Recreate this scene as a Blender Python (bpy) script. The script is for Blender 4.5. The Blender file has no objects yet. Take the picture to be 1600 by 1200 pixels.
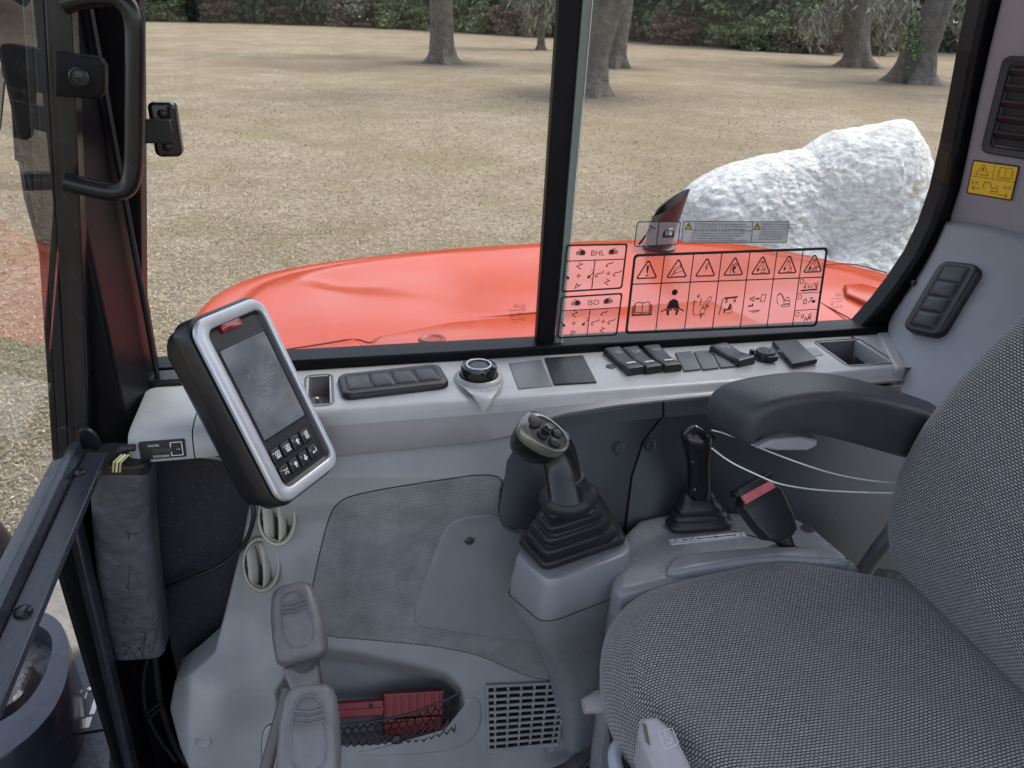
import bpy, bmesh, math, random
import numpy as np
from mathutils import Vector, Matrix, noise
R = math.radians
random.seed(7); rng = np.random.default_rng(7); ROOF = True
sc = bpy.context.scene
COL = sc.collection

# ------------------------------------------------------------------ camera, sky, sun, exposure
EYE = np.array([0.0, 0.0, 2.35])
PITCH, YAW, ROLL, FPX = 26.57, 13.5, 2.1, 1200.0
_p, _y, _r = R(PITCH), R(YAW), R(ROLL)
FW = np.array([math.sin(_y)*math.cos(_p), math.cos(_y)*math.cos(_p), -math.sin(_p)])
_R0 = np.array([math.cos(_y), -math.sin(_y), 0.0]); _U0 = np.cross(_R0, FW)
RT = math.cos(_r)*_R0 + math.sin(_r)*_U0
UP = math.cos(_r)*_U0 - math.sin(_r)*_R0
cam = bpy.data.cameras.new('camera'); camo = bpy.data.objects.new('camera', cam); COL.objects.link(camo)
cam.sensor_width = 36.0; cam.lens = 36.0*FPX/1600.0
cam.clip_start = 0.02; cam.clip_end = 2000
camo.matrix_world = Matrix(((RT[0], UP[0], -FW[0], EYE[0]), (RT[1], UP[1], -FW[1], EYE[1]),
                            (RT[2], UP[2], -FW[2], EYE[2]), (0, 0, 0, 1)))
cam.dof.use_dof = True; cam.dof.focus_distance = 1.05; cam.dof.aperture_fstop = 16.0
sc.camera = camo
SUN_EL, SUN_AZ = 58.0, 72.0     # azimuth clockwise from +Y, seen from above
w = bpy.data.worlds.new('World'); sc.world = w; w.use_nodes = True
nt = w.node_tree; bg = nt.nodes['Background']
sky = nt.nodes.new('ShaderNodeTexSky'); sky.sky_type = 'NISHITA'; sky.sun_disc = False
sky.sun_elevation = R(SUN_EL); sky.sun_rotation = R(SUN_AZ); sky.air_density = 1.0; sky.dust_density = 2.5; sky.ozone_density = 1.0
hs = nt.nodes.new('ShaderNodeHueSaturation'); hs.inputs['Saturation'].default_value = .55          # hazy, whitened sky
nt.links.new(sky.outputs[0], hs.inputs['Color']); nt.links.new(hs.outputs[0], bg.inputs[0]); bg.inputs[1].default_value = 0.15
sl = bpy.data.lights.new('sun', 'SUN'); slo = bpy.data.objects.new('sun', sl); COL.objects.link(slo)
sl.energy = 1.1; sl.angle = R(20); sl.color = (1.0, 0.96, 0.9)
_sd = Vector((math.sin(R(SUN_AZ))*math.cos(R(SUN_EL)), math.cos(R(SUN_AZ))*math.cos(R(SUN_EL)), math.sin(R(SUN_EL))))
slo.rotation_euler = _sd.to_track_quat('Z', 'Y').to_euler()
vs = sc.view_settings
vs.view_transform = 'Standard'; vs.look = 'None'; vs.gamma = 1.0; vs.use_curve_mapping = False; vs.exposure = 1.5
sc.cycles.use_denoising = True
sc.cycles.max_bounces = 8; sc.cycles.transparent_max_bounces = 16; sc.cycles.caustics_reflective = False; sc.cycles.caustics_refractive = False
sc.cycles.sample_clamp_indirect = 6.0

# ------------------------------------------------------------------ survey helper: a sight line of the photograph cut with a real plane
def at(px, py, X=None, Y=None, Z=None, n=None, p=None, D=None):
    d = FW + RT*(px-800)/FPX + UP*(600-py)/FPX
    if X is not None: t = X/d[0]
    elif Y is not None: t = Y/d[1]
    elif Z is not None: t = (Z-EYE[2])/d[2]
    elif D is not None: t = D
    else:
        n = np.array(n, float); t = float((np.array(p, float)-EYE) @ n)/float(d @ n)
    return EYE + d*t
def nrm(v):
    v = np.array(v, float); return v/np.linalg.norm(v)
class Fr:                                   # a local frame (origin, u, v, w = u x v)
    def __init__(s, o, u, v, square=True):
        s.o = np.array(o, float); s.u = nrm(u); v = np.array(v, float)
        s.v = nrm(v - (v @ s.u)*s.u); s.w = np.cross(s.u, s.v)
    def __call__(s, a, b, c=0.0): return s.o + s.u*a + s.v*b + s.w*c
    def uv(s, P): d = np.array(P)-s.o; return float(d @ s.u), float(d @ s.v)
    def px(s, x, y):                        # pixel -> (u, v) on this frame's plane
        return s.uv(at(x, y, n=s.w, p=s.o))

# ------------------------------------------------------------------ materials
MATS = {}
def mat(name, col, rough=0.5, metal=0.0, var=0.0, vscale=8.0, bump=0.0, bscale=200.0, dust=0.0, dustcol=(.45, .44, .42), dscale=60.0,
        spec=0.5, coat=0.0, col2=None, rvar=0.0):
    if name in MATS: return MATS[name]
    m = bpy.data.materials.new(name); m.use_nodes = True; t = m.node_tree; N = t.nodes; L = t.links
    b = N['Principled BSDF']; b.inputs['Roughness'].default_value = rough; b.inputs['Metallic'].default_value = metal
    b.inputs['Specular IOR Level'].default_value = spec
    if coat: b.inputs['Coat Weight'].default_value = coat; b.inputs['Coat Roughness'].default_value = 0.08
    c4 = (*col, 1); b.inputs['Base Color'].default_value = c4
    tc = N.new('ShaderNodeTexCoord')
    out = None
    if var:
        n = N.new('ShaderNodeTexNoise'); n.inputs['Scale'].default_value = vscale; n.inputs['Detail'].default_value = 6
        n.inputs['Roughness'].default_value = .65
        L.new(tc.outputs['Object'], n.inputs['Vector'])
        mx = N.new('ShaderNodeMix'); mx.data_type = 'RGBA'
        a2 = col2 or tuple(min(1, c*(1+var)) for c in col); a1 = tuple(c*(1-var) for c in col) if not col2 else col
        mx.inputs[6].default_value = (*a1, 1); mx.inputs[7].default_value = (*a2, 1)
        mr = N.new('ShaderNodeMapRange'); mr.inputs[1].default_value = .3; mr.inputs[2].default_value = .7
        L.new(n.outputs['Fac'], mr.inputs[0]); L.new(mr.outputs[0], mx.inputs[0]); out = mx.outputs[2]
        if rvar:
            rr = N.new('ShaderNodeMapRange'); rr.inputs[1].default_value = .3; rr.inputs[2].default_value = .7
            rr.inputs[3].default_value = max(0.02, rough-rvar); rr.inputs[4].default_value = min(1, rough+rvar)
            L.new(n.outputs['Fac'], rr.inputs[0]); L.new(rr.outputs[0], b.inputs['Roughness'])
    if dust:
        n2 = N.new('ShaderNodeTexNoise'); n2.inputs['Scale'].default_value = dscale; n2.inputs['Detail'].default_value = 8; n2.inputs['Roughness'].default_value = .8
        L.new(tc.outputs['Object'], n2.inputs['Vector'])
        mr2 = N.new('ShaderNodeMapRange'); mr2.inputs[1].default_value = .55; mr2.inputs[2].default_value = .8; mr2.inputs[4].default_value = dust
        L.new(n2.outputs['Fac'], mr2.inputs[0])
        mx2 = N.new('ShaderNodeMix'); mx2.data_type = 'RGBA'; mx2.inputs[6].default_value = c4; mx2.inputs[7].default_value = (*dustcol, 1)
        if out: L.new(out, mx2.inputs[6])
        L.new(mr2.outputs[0], mx2.inputs[0]); out = mx2.outputs[2]
    if out: L.new(out, b.inputs['Base Color'])
    if bump:
        n3 = N.new('ShaderNodeTexNoise'); n3.inputs['Scale'].default_value = bscale; n3.inputs['Detail'].default_value = 3
        L.new(tc.outputs['Object'], n3.inputs['Vector'])
        bp = N.new('ShaderNodeBump'); bp.inputs['Strength'].default_value = bump; bp.inputs['Distance'].default_value = .6/bscale
        L.new(n3.outputs['Fac'], bp.inputs['Height']); L.new(bp.outputs[0], b.inputs['Normal'])
    MATS[name] = m; return m
def film(name, alpha, col):
    if name in MATS: return MATS[name]
    m = bpy.data.materials.new(name); m.use_nodes = True; t = m.node_tree; N = t.nodes; L = t.links
    N.remove(N['Principled BSDF'])
    tr = N.new('ShaderNodeBsdfTransparent'); df = N.new('ShaderNodeBsdfDiffuse'); df.inputs[0].default_value = (*col, 1)
    mx = N.new('ShaderNodeMixShader'); mx.inputs[0].default_value = alpha
    L.new(tr.outputs[0], mx.inputs[1]); L.new(df.outputs[0], mx.inputs[2]); L.new(mx.outputs[0], N['Material Output'].inputs[0])
    MATS[name] = m; return m
def glassmat(name, tint=(.95, .97, .96), ior=1.5):
    m = bpy.data.materials.new(name); m.use_nodes = True; t = m.node_tree; N = t.nodes; L = t.links
    N.remove(N['Principled BSDF'])
    tr = N.new('ShaderNodeBsdfTransparent'); tr.inputs[0].default_value = (*tint, 1)
    gl = N.new('ShaderNodeBsdfGlossy'); gl.inputs['Roughness'].default_value = 0.0
    fr = N.new('ShaderNodeFresnel'); ge_ = N.new('ShaderNodeNewGeometry'); io = N.new('ShaderNodeMapRange'); io.inputs[3].default_value = ior; io.inputs[4].default_value = 1/ior; L.new(ge_.outputs['Backfacing'], io.inputs[0]); L.new(io.outputs[0], fr.inputs[0])
    mx = N.new('ShaderNodeMixShader'); L.new(fr.outputs[0], mx.inputs[0]); L.new(tr.outputs[0], mx.inputs[1]); L.new(gl.outputs[0], mx.inputs[2])
    # smears of dust on the pane
    tc = N.new('ShaderNodeTexCoord'); nz = N.new('ShaderNodeTexNoise'); nz.inputs['Scale'].default_value = 5; nz.inputs['Detail'].default_value = 8
    L.new(tc.outputs['Object'], nz.inputs[0])
    mr = N.new('ShaderNodeMapRange'); mr.inputs[1].default_value = .4; mr.inputs[2].default_value = .8; mr.inputs[4].default_value = .018
    L.new(nz.outputs[0], mr.inputs[0])
    df = N.new('ShaderNodeBsdfDiffuse'); df.inputs[0].default_value = (.7, .7, .68, 1)
    m2 = N.new('ShaderNodeMixShader'); L.new(mr.outputs[0], m2.inputs[0]); L.new(mx.outputs[0], m2.inputs[1]); L.new(df.outputs[0], m2.inputs[2])
    L.new(m2.outputs[0], N['Material Output'].inputs[0]); MATS[name] = m; return m
def nodes_of(m): return m.node_tree.nodes, m.node_tree.links, m.node_tree.nodes['Principled BSDF']

LEDGE = mat('ledge_plastic', (.37, .375, .385), .34, var=.10, vscale=18, bump=.25, bscale=900, dust=.10, dscale=120, rvar=.08)
LAV = mat('console_face_plastic', (.27, .26, .28), .45, var=.10, vscale=10, bump=.3, bscale=700, dust=.05, dscale=150, rvar=.05)
TRIM = mat('trim_plastic', (.265, .278, .292), .36, var=.14, vscale=9, bump=.35, bscale=600, dust=.16, dscale=40, rvar=.08)
TRIM2 = mat('access_panel_plastic', (.19, .202, .222), .42, var=.10, vscale=9, bump=.25, bscale=700, dust=.13, dscale=60, rvar=.06)
PODM = mat('pod_plastic', (.20, .214, .236), .27, var=.12, vscale=8, bump=.15, bscale=500, dust=.07, dscale=90, rvar=.05)
PILM = mat('pillar_trim_plastic', (.25, .24, .27), .5, var=.07, vscale=10, bump=.55, bscale=420, rvar=.05)
DARKP = mat('dark_panel_plastic', (.018, .021, .029), .45, var=.2, vscale=10, bump=.3, bscale=600, dust=.04, dscale=50)
NAVY = mat('navy_cavity_board', (.010, .011, .020), .6, dust=.55, dscale=190, dustcol=(.2, .21, .25))
BLACK = mat('black_steel', (.004, .004, .006), .42, var=.3, vscale=20, bump=.1, bscale=150, dust=.01, dscale=70, spec=.16)
BLACKG = mat('black_gloss_steel', (.008, .009, .012), .24, var=.2, vscale=30, dust=.04, dscale=60, rvar=.06, spec=.45)
BLKP = mat('black_plastic', (.009, .0095, .012), .40, var=.15, vscale=30, bump=.25, bscale=800, dust=.06, dscale=120)
SWP = mat('switch_plastic', (.014, .015, .019), .4, var=.12, vscale=40, bump=.2, bscale=900)
RUBBER = mat('rubber', (.013, .014, .017), .42, var=.2, vscale=25, dust=.08, dscale=50, spec=.4)
GLOSSB = mat('gloss_black_grip', (.008, .008, .010), .12, dust=.06, dscale=90)
SILVER = mat('silver_bezel', (.52, .53, .57), .3, metal=.55, var=.05, vscale=30)
CREAM = mat('beige_vent_plastic', (.36, .34, .28), .5, var=.1, vscale=30, dust=.15, dscale=80, dustcol=(.2, .19, .16))
WHITEP = mat('light_grey_lever_plastic', (.33, .315, .34), .45, var=.08, vscale=40, dust=.2, dscale=80, dustcol=(.25, .23, .22))
ORANGE = mat('orange_paint', (.38, .040, .006), .22, var=.06, vscale=3, dust=.05, dscale=5, dustcol=(.55, .2, .13), spec=.4, rvar=.07)
WHITE = mat('white_print', (.75, .75, .75), .6)
PRINT = mat('black_print', (.008, .008, .010), .6)
GREYPRINT = mat('grey_print', (.10, .10, .11), .6)
YELLOW = mat('yellow_label', (.72, .46, .03), .45)
RED = mat('red_plastic', (.26, .012, .018), .4, var=.2, vscale=30, dust=.25, dscale=50, dustcol=(.5, .38, .33))
CHROME = mat('steel_bolt', (.42, .42, .42), .3, metal=.9)
FOAM = mat('padded_cover', (.060, .064, .078), .55, var=.35, vscale=14, bump=.4, bscale=60, dust=.35, dscale=14, dustcol=(.16, .17, .20))
STEELB = mat('blue_grey_painted_steel', (.022, .027, .042), .22, var=.3, vscale=12, bump=.1, bscale=40, dust=.15, dscale=25, dustcol=(.2, .2, .2))
RAILM = mat('worn_black_rail', (.030, .034, .047), .25, metal=.2, var=.15, vscale=12, dust=.10, dscale=60, dustcol=(.25, .25, .27), rvar=.06)
GREYGRIP = mat('worn_grey_grip', (.14, .136, .148), .40, var=.25, vscale=22, bump=.2, bscale=300, dust=.25, dscale=40, dustcol=(.28, .27, .28), rvar=.1)
WIREW = mat('white_cable', (.75, .75, .75), .4)
FLOORM = mat('rubber_mat', (.03, .03, .035), .7, var=.4, vscale=20, dust=.4, dscale=30, dustcol=(.18, .15, .12))
GLASS = glassmat('window_glass'); GLASSF = glassmat('windscreen_glass')
FILM = film('clear_label_film', .22, (.80, .74, .74)); FILMG = film('silver_label_film', .85, (.52, .52, .54))
FILMD = film('grey_label_film', .38, (.60, .54, .56))

# ------------------------------------------------------------------ objects
def tag(o, label=None, cat=None, group=None, kind=None):
    if label: o['label'] = label
    if cat: o['category'] = cat
    if group: o['group'] = group
    if kind: o['kind'] = kind
    return o
def thing(name, label, cat, loc, group=None):
    o = bpy.data.objects.new(name, None); COL.objects.link(o); o.location = Vector([float(x) for x in loc]); o.empty_display_size = .05
    return tag(o, label, cat, group)
def worldloc(o):
    v = Vector((0, 0, 0))
    while o is not None: v += o.location; o = o.parent
    return v
class MB:
    def __init__(s): s.v = []; s.f = []; s.uv = {}; s.nv = 0
    def add(s, V, F):
        V = [tuple(float(c) for c in p) for p in V]; b = s.nv
        s.v += V; s.nv += len(V); s.f += [tuple(i+b for i in f) for f in F]; return b
    def grid(s, G, closeu=False, closev=False, uv=None, capu=False):
        G = np.asarray(G); n, m = G.shape[:2]; F = []
        for i in range(n if closeu else n-1):
            for j in range(m if closev else m-1):
                F.append((i*m+j, ((i+1) % n)*m+j, ((i+1) % n)*m+(j+1) % m, i*m+(j+1) % m))
        if capu:
            F.append(tuple(range(m-1, -1, -1))); F.append(tuple((n-1)*m+j for j in range(m)))
        b = s.add(G.reshape(-1, 3), F)
        if uv is not None:
            U = np.asarray(uv).reshape(-1, 2)
            for k in range(len(U)): s.uv[b+k] = (float(U[k][0]), float(U[k][1]))
        return b
    def box(s, fr, a0, a1, b0, b1, c0, c1, top=None):
        P = [fr(a, b, c) for c in (c0, c1) for (a, b) in ((a0, b0), (a1, b0), (a1, b1), (a0, b1))]
        if top is not None:
            mid = ((a0+a1)/2, (b0+b1)/2)
            for k in range(4, 8):
                a, b = ((a0, b0), (a1, b0), (a1, b1), (a0, b1))[k-4]
                P[k] = fr(mid[0]+(a-mid[0])*top, mid[1]+(b-mid[1])*top, c1)
        s.add(P, [(3, 2, 1, 0), (4, 5, 6, 7), (0, 1, 5, 4), (1, 2, 6, 5), (2, 3, 7, 6), (3, 0, 4, 7)])
    def prism(s, pts0, pts1):
        n = len(pts0); P = list(pts0)+list(pts1)
        s.add(P, [tuple(range(n-1, -1, -1)), tuple(range(n, 2*n))]+[(i, (i+1) % n, n+(i+1) % n, n+i) for i in range(n)])
    def tube(s, path, r, n=8, closed=False, cap=True, flat=1.0):
        P = [np.array(p, float) for p in path]; k = len(P); rr = r if hasattr(r, '__len__') else [r]*k
        up = None; G = []
        for i in range(k):
            a = P[(i-1) % k] if (closed or i > 0) else P[i]; b = P[(i+1) % k] if (closed or i < k-1) else P[i]
            t = nrm(b-a)
            if up is None: up = nrm(np.cross(t, [0.31, .2, .93] if abs(t[2]) < .9 else [1, 0.1, 0]))
            up = nrm(up-(up @ t)*t); sd = np.cross(t, up)
            G.append([P[i]+rr[i]*(math.cos(2*math.pi*j/n)*up*flat+math.sin(2*math.pi*j/n)*sd) for j in range(n)])
        s.grid(G, closeu=closed, closev=True, capu=cap and not closed)
    def lathe(s, fr, prof, n=24, cap=True, sx=1.0, sy=1.0):      # prof: (radius, height along w)
        G = [[fr(r*sx*math.cos(2*math.pi*j/n), r*sy*math.sin(2*math.pi*j/n), h) for j in range(n)] for r, h in prof]
        s.grid(G, closev=True, capu=cap)
    def build(s, name, m, parent=None, smooth=38, bevel=0, seg=2, loc=None, recalc=True):
        o = wl = None
        base = worldloc(parent) if parent is not None else Vector(loc if loc is not None else (0, 0, 0))
        me = bpy.data.meshes.new(name)
        b = np.array(base); me.from_pydata([(x-b[0], y-b[1], z-b[2]) for x, y, z in s.v], [], s.f)
        if s.uv:
            ul = me.uv_layers.new(name='UVMap')
            for l in me.loops:
                ul.data[l.index].uv = s.uv.get(l.vertex_index, (0, 0))
        if recalc:
            bm = bmesh.new(); bm.from_mesh(me); bmesh.ops.recalc_face_normals(bm, faces=bm.faces); bm.to_mesh(me); bm.free()
        if smooth:
            me.shade_smooth(); me.set_sharp_from_angle(angle=R(smooth))
        me.materials.append(m)
        o = bpy.data.objects.new(name, me); COL.objects.link(o)
        if parent is not None: o.parent = parent
        else: o.location = base
        if bevel:
            md = o.modifiers.new('bevel', 'BEVEL'); md.width = bevel; md.segments = seg; md.limit_method = 'ANGLE'; md.angle_limit = R(35)
            md.use_clamp_overlap = True
        return o
def rrect(a0, a1, b0, b1, r, n=5):                               # rounded rectangle outline, counter-clockwise
    out = []; r = min(r, abs(a1-a0)/2.01, abs(b1-b0)/2.01)
    for cx, cy, s in ((a1-r, b1-r, 0), (a0+r, b1-r, 90), (a0+r, b0+r, 180), (a1-r, b0+r, 270)):
        for k in range(n+1):
            t = R(s+90*k/n); out.append((cx+r*math.cos(t), cy+r*math.sin(t)))
    return out
def scale2(poly, s, off=(0, 0)):
    c = np.mean(np.array(poly), axis=0); return [tuple(c+(np.array(p)-c)*s+np.array(off)) for p in poly]
def inset2(poly, d):                                             # inset of a convex-ish ccw polygon
    P = np.array(poly, float); n = len(P); out = []
    for i in range(n):
        a, b, c = P[i-1], P[i], P[(i+1) % n]
        e1, e2 = nrm(b-a) if np.linalg.norm(b-a) > 1e-9 else np.array([1, 0]), nrm(c-b) if np.linalg.norm(c-b) > 1e-9 else np.array([1, 0])
        n1, n2 = np.array([-e1[1], e1[0]]), np.array([-e2[1], e2[0]])
        m = n1+n2; l = np.linalg.norm(m); m = m/l if l > 1e-6 else n1
        out.append(tuple(b+m*d/max(.35, float(m @ n1))))
    return out
def smoothpoly(poly, it=2, closed=True):                         # Chaikin corner cutting
    P = [np.array(p, float) for p in poly]
    for _ in range(it):
        Q = []; n = len(P)
        if not closed: Q.append(P[0])
        for i in range(n if closed else n-1):
            a, b = P[i], P[(i+1) % n]; Q += [a*.75+b*.25, a*.25+b*.75]
        if not closed: Q.append(P[-1])
        P = Q
    return P
def slab(mb, fr, poly, c0, c1, round_=0.0, steps=3):             # polygon on a frame raised from c0 to c1 with a rounded top edge
    rows = [[fr(x, y, c0) for x, y in poly]]
    sgn = 1 if c1 > c0 else -1
    if round_:
        for k in range(steps+1):
            t = k/steps*math.pi/2
            q = inset2(poly, round_*(1-math.cos(t))); rows.append([fr(x, y, c1-sgn*round_*(1-math.sin(t))) for x, y in q])
    else: rows.append([fr(x, y, c1) for x, y in poly])
    mb.grid(rows, closev=True, capu=True)
def ring_sheet(mb, outer, inner):                                # band between two equal-length loops of 3-D points
    mb.grid([outer, inner], closev=True)
def area2(poly):
    return .5*sum(poly[i-1][0]*poly[i][1]-poly[i][0]*poly[i-1][1] for i in range(len(poly)))
def ccw(poly): return list(poly) if area2(poly) > 0 else list(poly)[::-1]
def lettering(s, fr, u, v, size, m, parent, name='lettering', w=0.0004, align='LEFT', sx=1.0, mirror=False, spacing=1.0):
    cu = bpy.data.curves.new('t', 'FONT'); cu.body = s; cu.size = size; cu.align_x = align; cu.resolution_u = 2; cu.space_line = spacing
    to = bpy.data.objects.new('t', cu); me = bpy.data.meshes.new_from_object(to)
    V = np.array([v_.co[:] for v_ in me.vertices]) if len(me.vertices) else np.zeros((0, 3)); F = [tuple(p.vertices) for p in me.polygons]
    bpy.data.objects.remove(to); bpy.data.curves.remove(cu); bpy.data.meshes.remove(me)
    mb = MB(); mb.add([fr(u+(-1 if mirror else 1)*x*sx, v+y, w) for x, y, _ in V], F)
    return mb.build(name, m, parent, smooth=0, recalc=False)
def stroke(mb, fr, pts, wd, w=0.0004, closed=False):             # a drawn line of constant width on a frame
    P = [np.array(p, float) for p in pts]
    if closed: P = P+[P[0]]
    for i in range(len(P)-1):
        a, b = P[i], P[i+1]; l = np.linalg.norm(b-a)
        if l < 1e-7: continue
        t = (b-a)/l; nn = np.array([-t[1], t[0]])*wd/2; a = a-t*wd*.3; b = b+t*wd*.3
        mb.add([fr(*(a+nn), w), fr(*(a-nn), w), fr(*(b-nn), w), fr(*(b+nn), w)], [(0, 1, 2, 3)])
def fillp(mb, fr, poly, w=0.0004): mb.add([fr(x, y, w) for x, y in poly], [tuple(range(len(poly)))])
def circ(cx, cy, r, n=14, sx=1): return [(cx+r*sx*math.cos(2*math.pi*k/n), cy+r*math.sin(2*math.pi*k/n)) for k in range(n)]
def interp(x, pts):
    return float(np.interp(x, [p[0] for p in pts], [p[1] for p in pts]))
# ================================================================== THE PLACE OUTSIDE
def fastmesh(name, V, F, m, parent=None, smooth=False, loc=None):
    base = np.array(worldloc(parent)) if parent is not None else np.zeros(3)
    V = np.asarray(V, np.float32)-base.astype(np.float32); F = np.asarray(F, np.int32); k = F.shape[1]
    me = bpy.data.meshes.new(name); me.vertices.add(len(V)); me.vertices.foreach_set('co', V.ravel())
    me.loops.add(F.size); me.loops.foreach_set('vertex_index', F.ravel())
    me.polygons.add(len(F)); me.polygons.foreach_set('loop_start', np.arange(0, F.size, k, dtype=np.int32))
    me.polygons.foreach_set('loop_total', np.full(len(F), k, np.int32)); me.update(calc_edges=True); me.validate()
    if smooth: me.shade_smooth()
    me.materials.append(m); o = bpy.data.objects.new(name, me); COL.objects.link(o)
    if parent is not None: o.parent = parent
    return o
def rampmat(name, cols, rough=.8, island=True, nscale=None, ncols=None, backlit=0.0):
    m = bpy.data.materials.new(name); m.use_nodes = True; N, L, b = nodes_of(m); b.inputs['Roughness'].default_value = rough
    b.inputs['Specular IOR Level'].default_value = .2
    g = N.new('ShaderNodeNewGeometry'); cr = N.new('ShaderNodeValToRGB'); e = cr.color_ramp.elements
    e[0].color = (*cols[0], 1); e[1].color = (*cols[-1], 1)
    for i, c in enumerate(cols[1:-1]): q = e.new((i+1)/(len(cols)-1)); q.color = (*c, 1)
    L.new(g.outputs['Random Per Island'], cr.inputs[0]); out = cr.outputs[0]
    if nscale:
        tc = N.new('ShaderNodeTexCoord'); n = N.new('ShaderNodeTexNoise'); n.inputs['Scale'].default_value = nscale; n.inputs['Detail'].default_value = 5
        L.new(tc.outputs['Object'], n.inputs[0]); mr = N.new('ShaderNodeMapRange'); mr.inputs[1].default_value = .52; mr.inputs[2].default_value = .66
        L.new(n.outputs[0], mr.inputs[0]); mx = N.new('ShaderNodeMix'); mx.data_type = 'RGBA'; mx.inputs[7].default_value = (*ncols, 1)
        mm = N.new('ShaderNodeMath'); mm.operation = 'MULTIPLY'; mm.inputs[1].default_value = .7
        L.new(mr.outputs[0], mm.inputs[0]); L.new(mm.outputs[0], mx.inputs[0]); L.new(out, mx.inputs[6]); out = mx.outputs[2]
    L.new(out, b.inputs['Base Color']); MATS[name] = m; return m

# ---- field trees: where they stand (also used for the leaf litter round them)
TREEPX = [(690, 99), (925, 149), (962, 106), (845, 78), (1340, 105), (1435, 130)]
TREEAT = [at(x, y, Z=0) for x, y in TREEPX]

# ---- ground
gm = bpy.data.materials.new('dry_lawn'); gm.use_nodes = True; N, L, b = nodes_of(gm); b.inputs['Roughness'].default_value = .95; b.inputs['Specular IOR Level'].default_value = .1
tc = N.new('ShaderNodeTexCoord')
def gnoise(scale, detail=6, rough=.6, lo=.35, hi=.65):
    n = N.new('ShaderNodeTexNoise'); n.inputs['Scale'].default_value = scale; n.inputs['Detail'].default_value = detail; n.inputs['Roughness'].default_value = rough
    L.new(tc.outputs['Object'], n.inputs[0]); r = N.new('ShaderNodeMapRange'); r.inputs[1].default_value = lo; r.inputs[2].default_value = hi
    L.new(n.outputs[0], r.inputs[0]); return r.outputs[0]
def gmix(f, a, c, k=1.0):
    mx = N.new('ShaderNodeMix'); mx.data_type = 'RGBA'
    if k != 1.0:
        q = N.new('ShaderNodeMath'); q.operation = 'MULTIPLY'; q.inputs[1].default_value = k; L.new(f, q.inputs[0]); f = q.outputs[0]
    L.new(f, mx.inputs[0])
    for s, v in ((6, a), (7, c)):
        if isinstance(v, tuple): mx.inputs[s].default_value = (*v, 1)
        else: L.new(v, mx.inputs[s])
    return mx.outputs[2]
fine = gnoise(9, 10, .75); mid = gnoise(1.1, 8, .7, .42, .60); big = gnoise(.22, 6, .65, .40, .60); grn = gnoise(.45, 5, .6, .55, .75)
c = gmix(fine, (.13, .105, .075), (.43, .365, .27))
c = gmix(mid, c, (.20, .158, .11), .75)
c = gmix(big, c, (.19, .145, .095), .65)
c = gmix(grn, c, (.16, .165, .07), .4)
pale = gnoise(.7, 5, .6, .66, .74); c = gmix(pale, c, (.55, .52, .47), .45)
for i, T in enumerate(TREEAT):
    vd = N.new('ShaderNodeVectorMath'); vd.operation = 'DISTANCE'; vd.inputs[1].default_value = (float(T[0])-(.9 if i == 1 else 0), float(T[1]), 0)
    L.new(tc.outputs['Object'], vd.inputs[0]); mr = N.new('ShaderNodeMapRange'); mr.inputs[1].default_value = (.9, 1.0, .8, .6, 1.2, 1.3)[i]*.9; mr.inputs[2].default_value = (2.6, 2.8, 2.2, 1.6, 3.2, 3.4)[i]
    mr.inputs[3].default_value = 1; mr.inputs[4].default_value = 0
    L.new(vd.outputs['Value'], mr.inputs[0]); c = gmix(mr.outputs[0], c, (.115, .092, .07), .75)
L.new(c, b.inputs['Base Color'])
bn = N.new('ShaderNodeTexNoise'); bn.inputs['Scale'].default_value = 14; bn.inputs['Detail'].default_value = 8; bn.inputs['Roughness'].default_value = .75; L.new(tc.outputs['Object'], bn.inputs[0])
bp = N.new('ShaderNodeBump'); bp.inputs['Strength'].default_value = .9; bp.inputs['Distance'].default_value = .05; L.new(bn.outputs[0], bp.inputs['Height']); L.new(bp.outputs[0], b.inputs['Normal'])
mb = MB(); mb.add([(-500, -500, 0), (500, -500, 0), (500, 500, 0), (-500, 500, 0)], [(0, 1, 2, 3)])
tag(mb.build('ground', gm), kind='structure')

# ---- dry grass and fallen leaves on it
n = 460000
r_ = np.exp(rng.uniform(math.log(2.4), math.log(30), n)); a_ = R(YAW)+rng.uniform(R(-58), R(40), n)
P = np.stack([r_*np.sin(a_), r_*np.cos(a_), rng.uniform(0.002, .02, n)], 1)
keep = ~((P[:, 0] > -1.5) & (P[:, 1] < 2.3)) | (P[:, 0] < -1.0)
keep &= rng.uniform(0, 1, n) > np.clip((r_-9)/20, 0, .97)
P = P[keep]; n = len(P)
th = rng.uniform(0, 2*math.pi, n); el = np.abs(rng.normal(.25, .35, n)); ln = rng.uniform(.004, .013, n)*(1+r_[keep]/16); wd = ln*rng.uniform(.18, .5, n)
dv = np.stack([np.cos(th)*np.cos(el), np.sin(th)*np.cos(el), np.sin(el)], 1); sv = np.stack([-np.sin(th), np.cos(th), rng.normal(0, .3, n)], 1)
V = np.stack([P-sv*wd[:, None], P+sv*wd[:, None], P+dv*ln[:, None]*2], 1).reshape(-1, 3)
straw = rampmat('straw_and_leaf_litter', [(.115, .092, .065), (.24, .20, .14), (.375, .32, .23), (.27, .225, .155), (.43, .375, .28), (.15, .11, .075)], .8, nscale=.45, ncols=(.17, .185, .065))
tag(fastmesh('dry_grass', V, np.arange(n*3).reshape(-1, 3), straw), kind='stuff')

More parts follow.
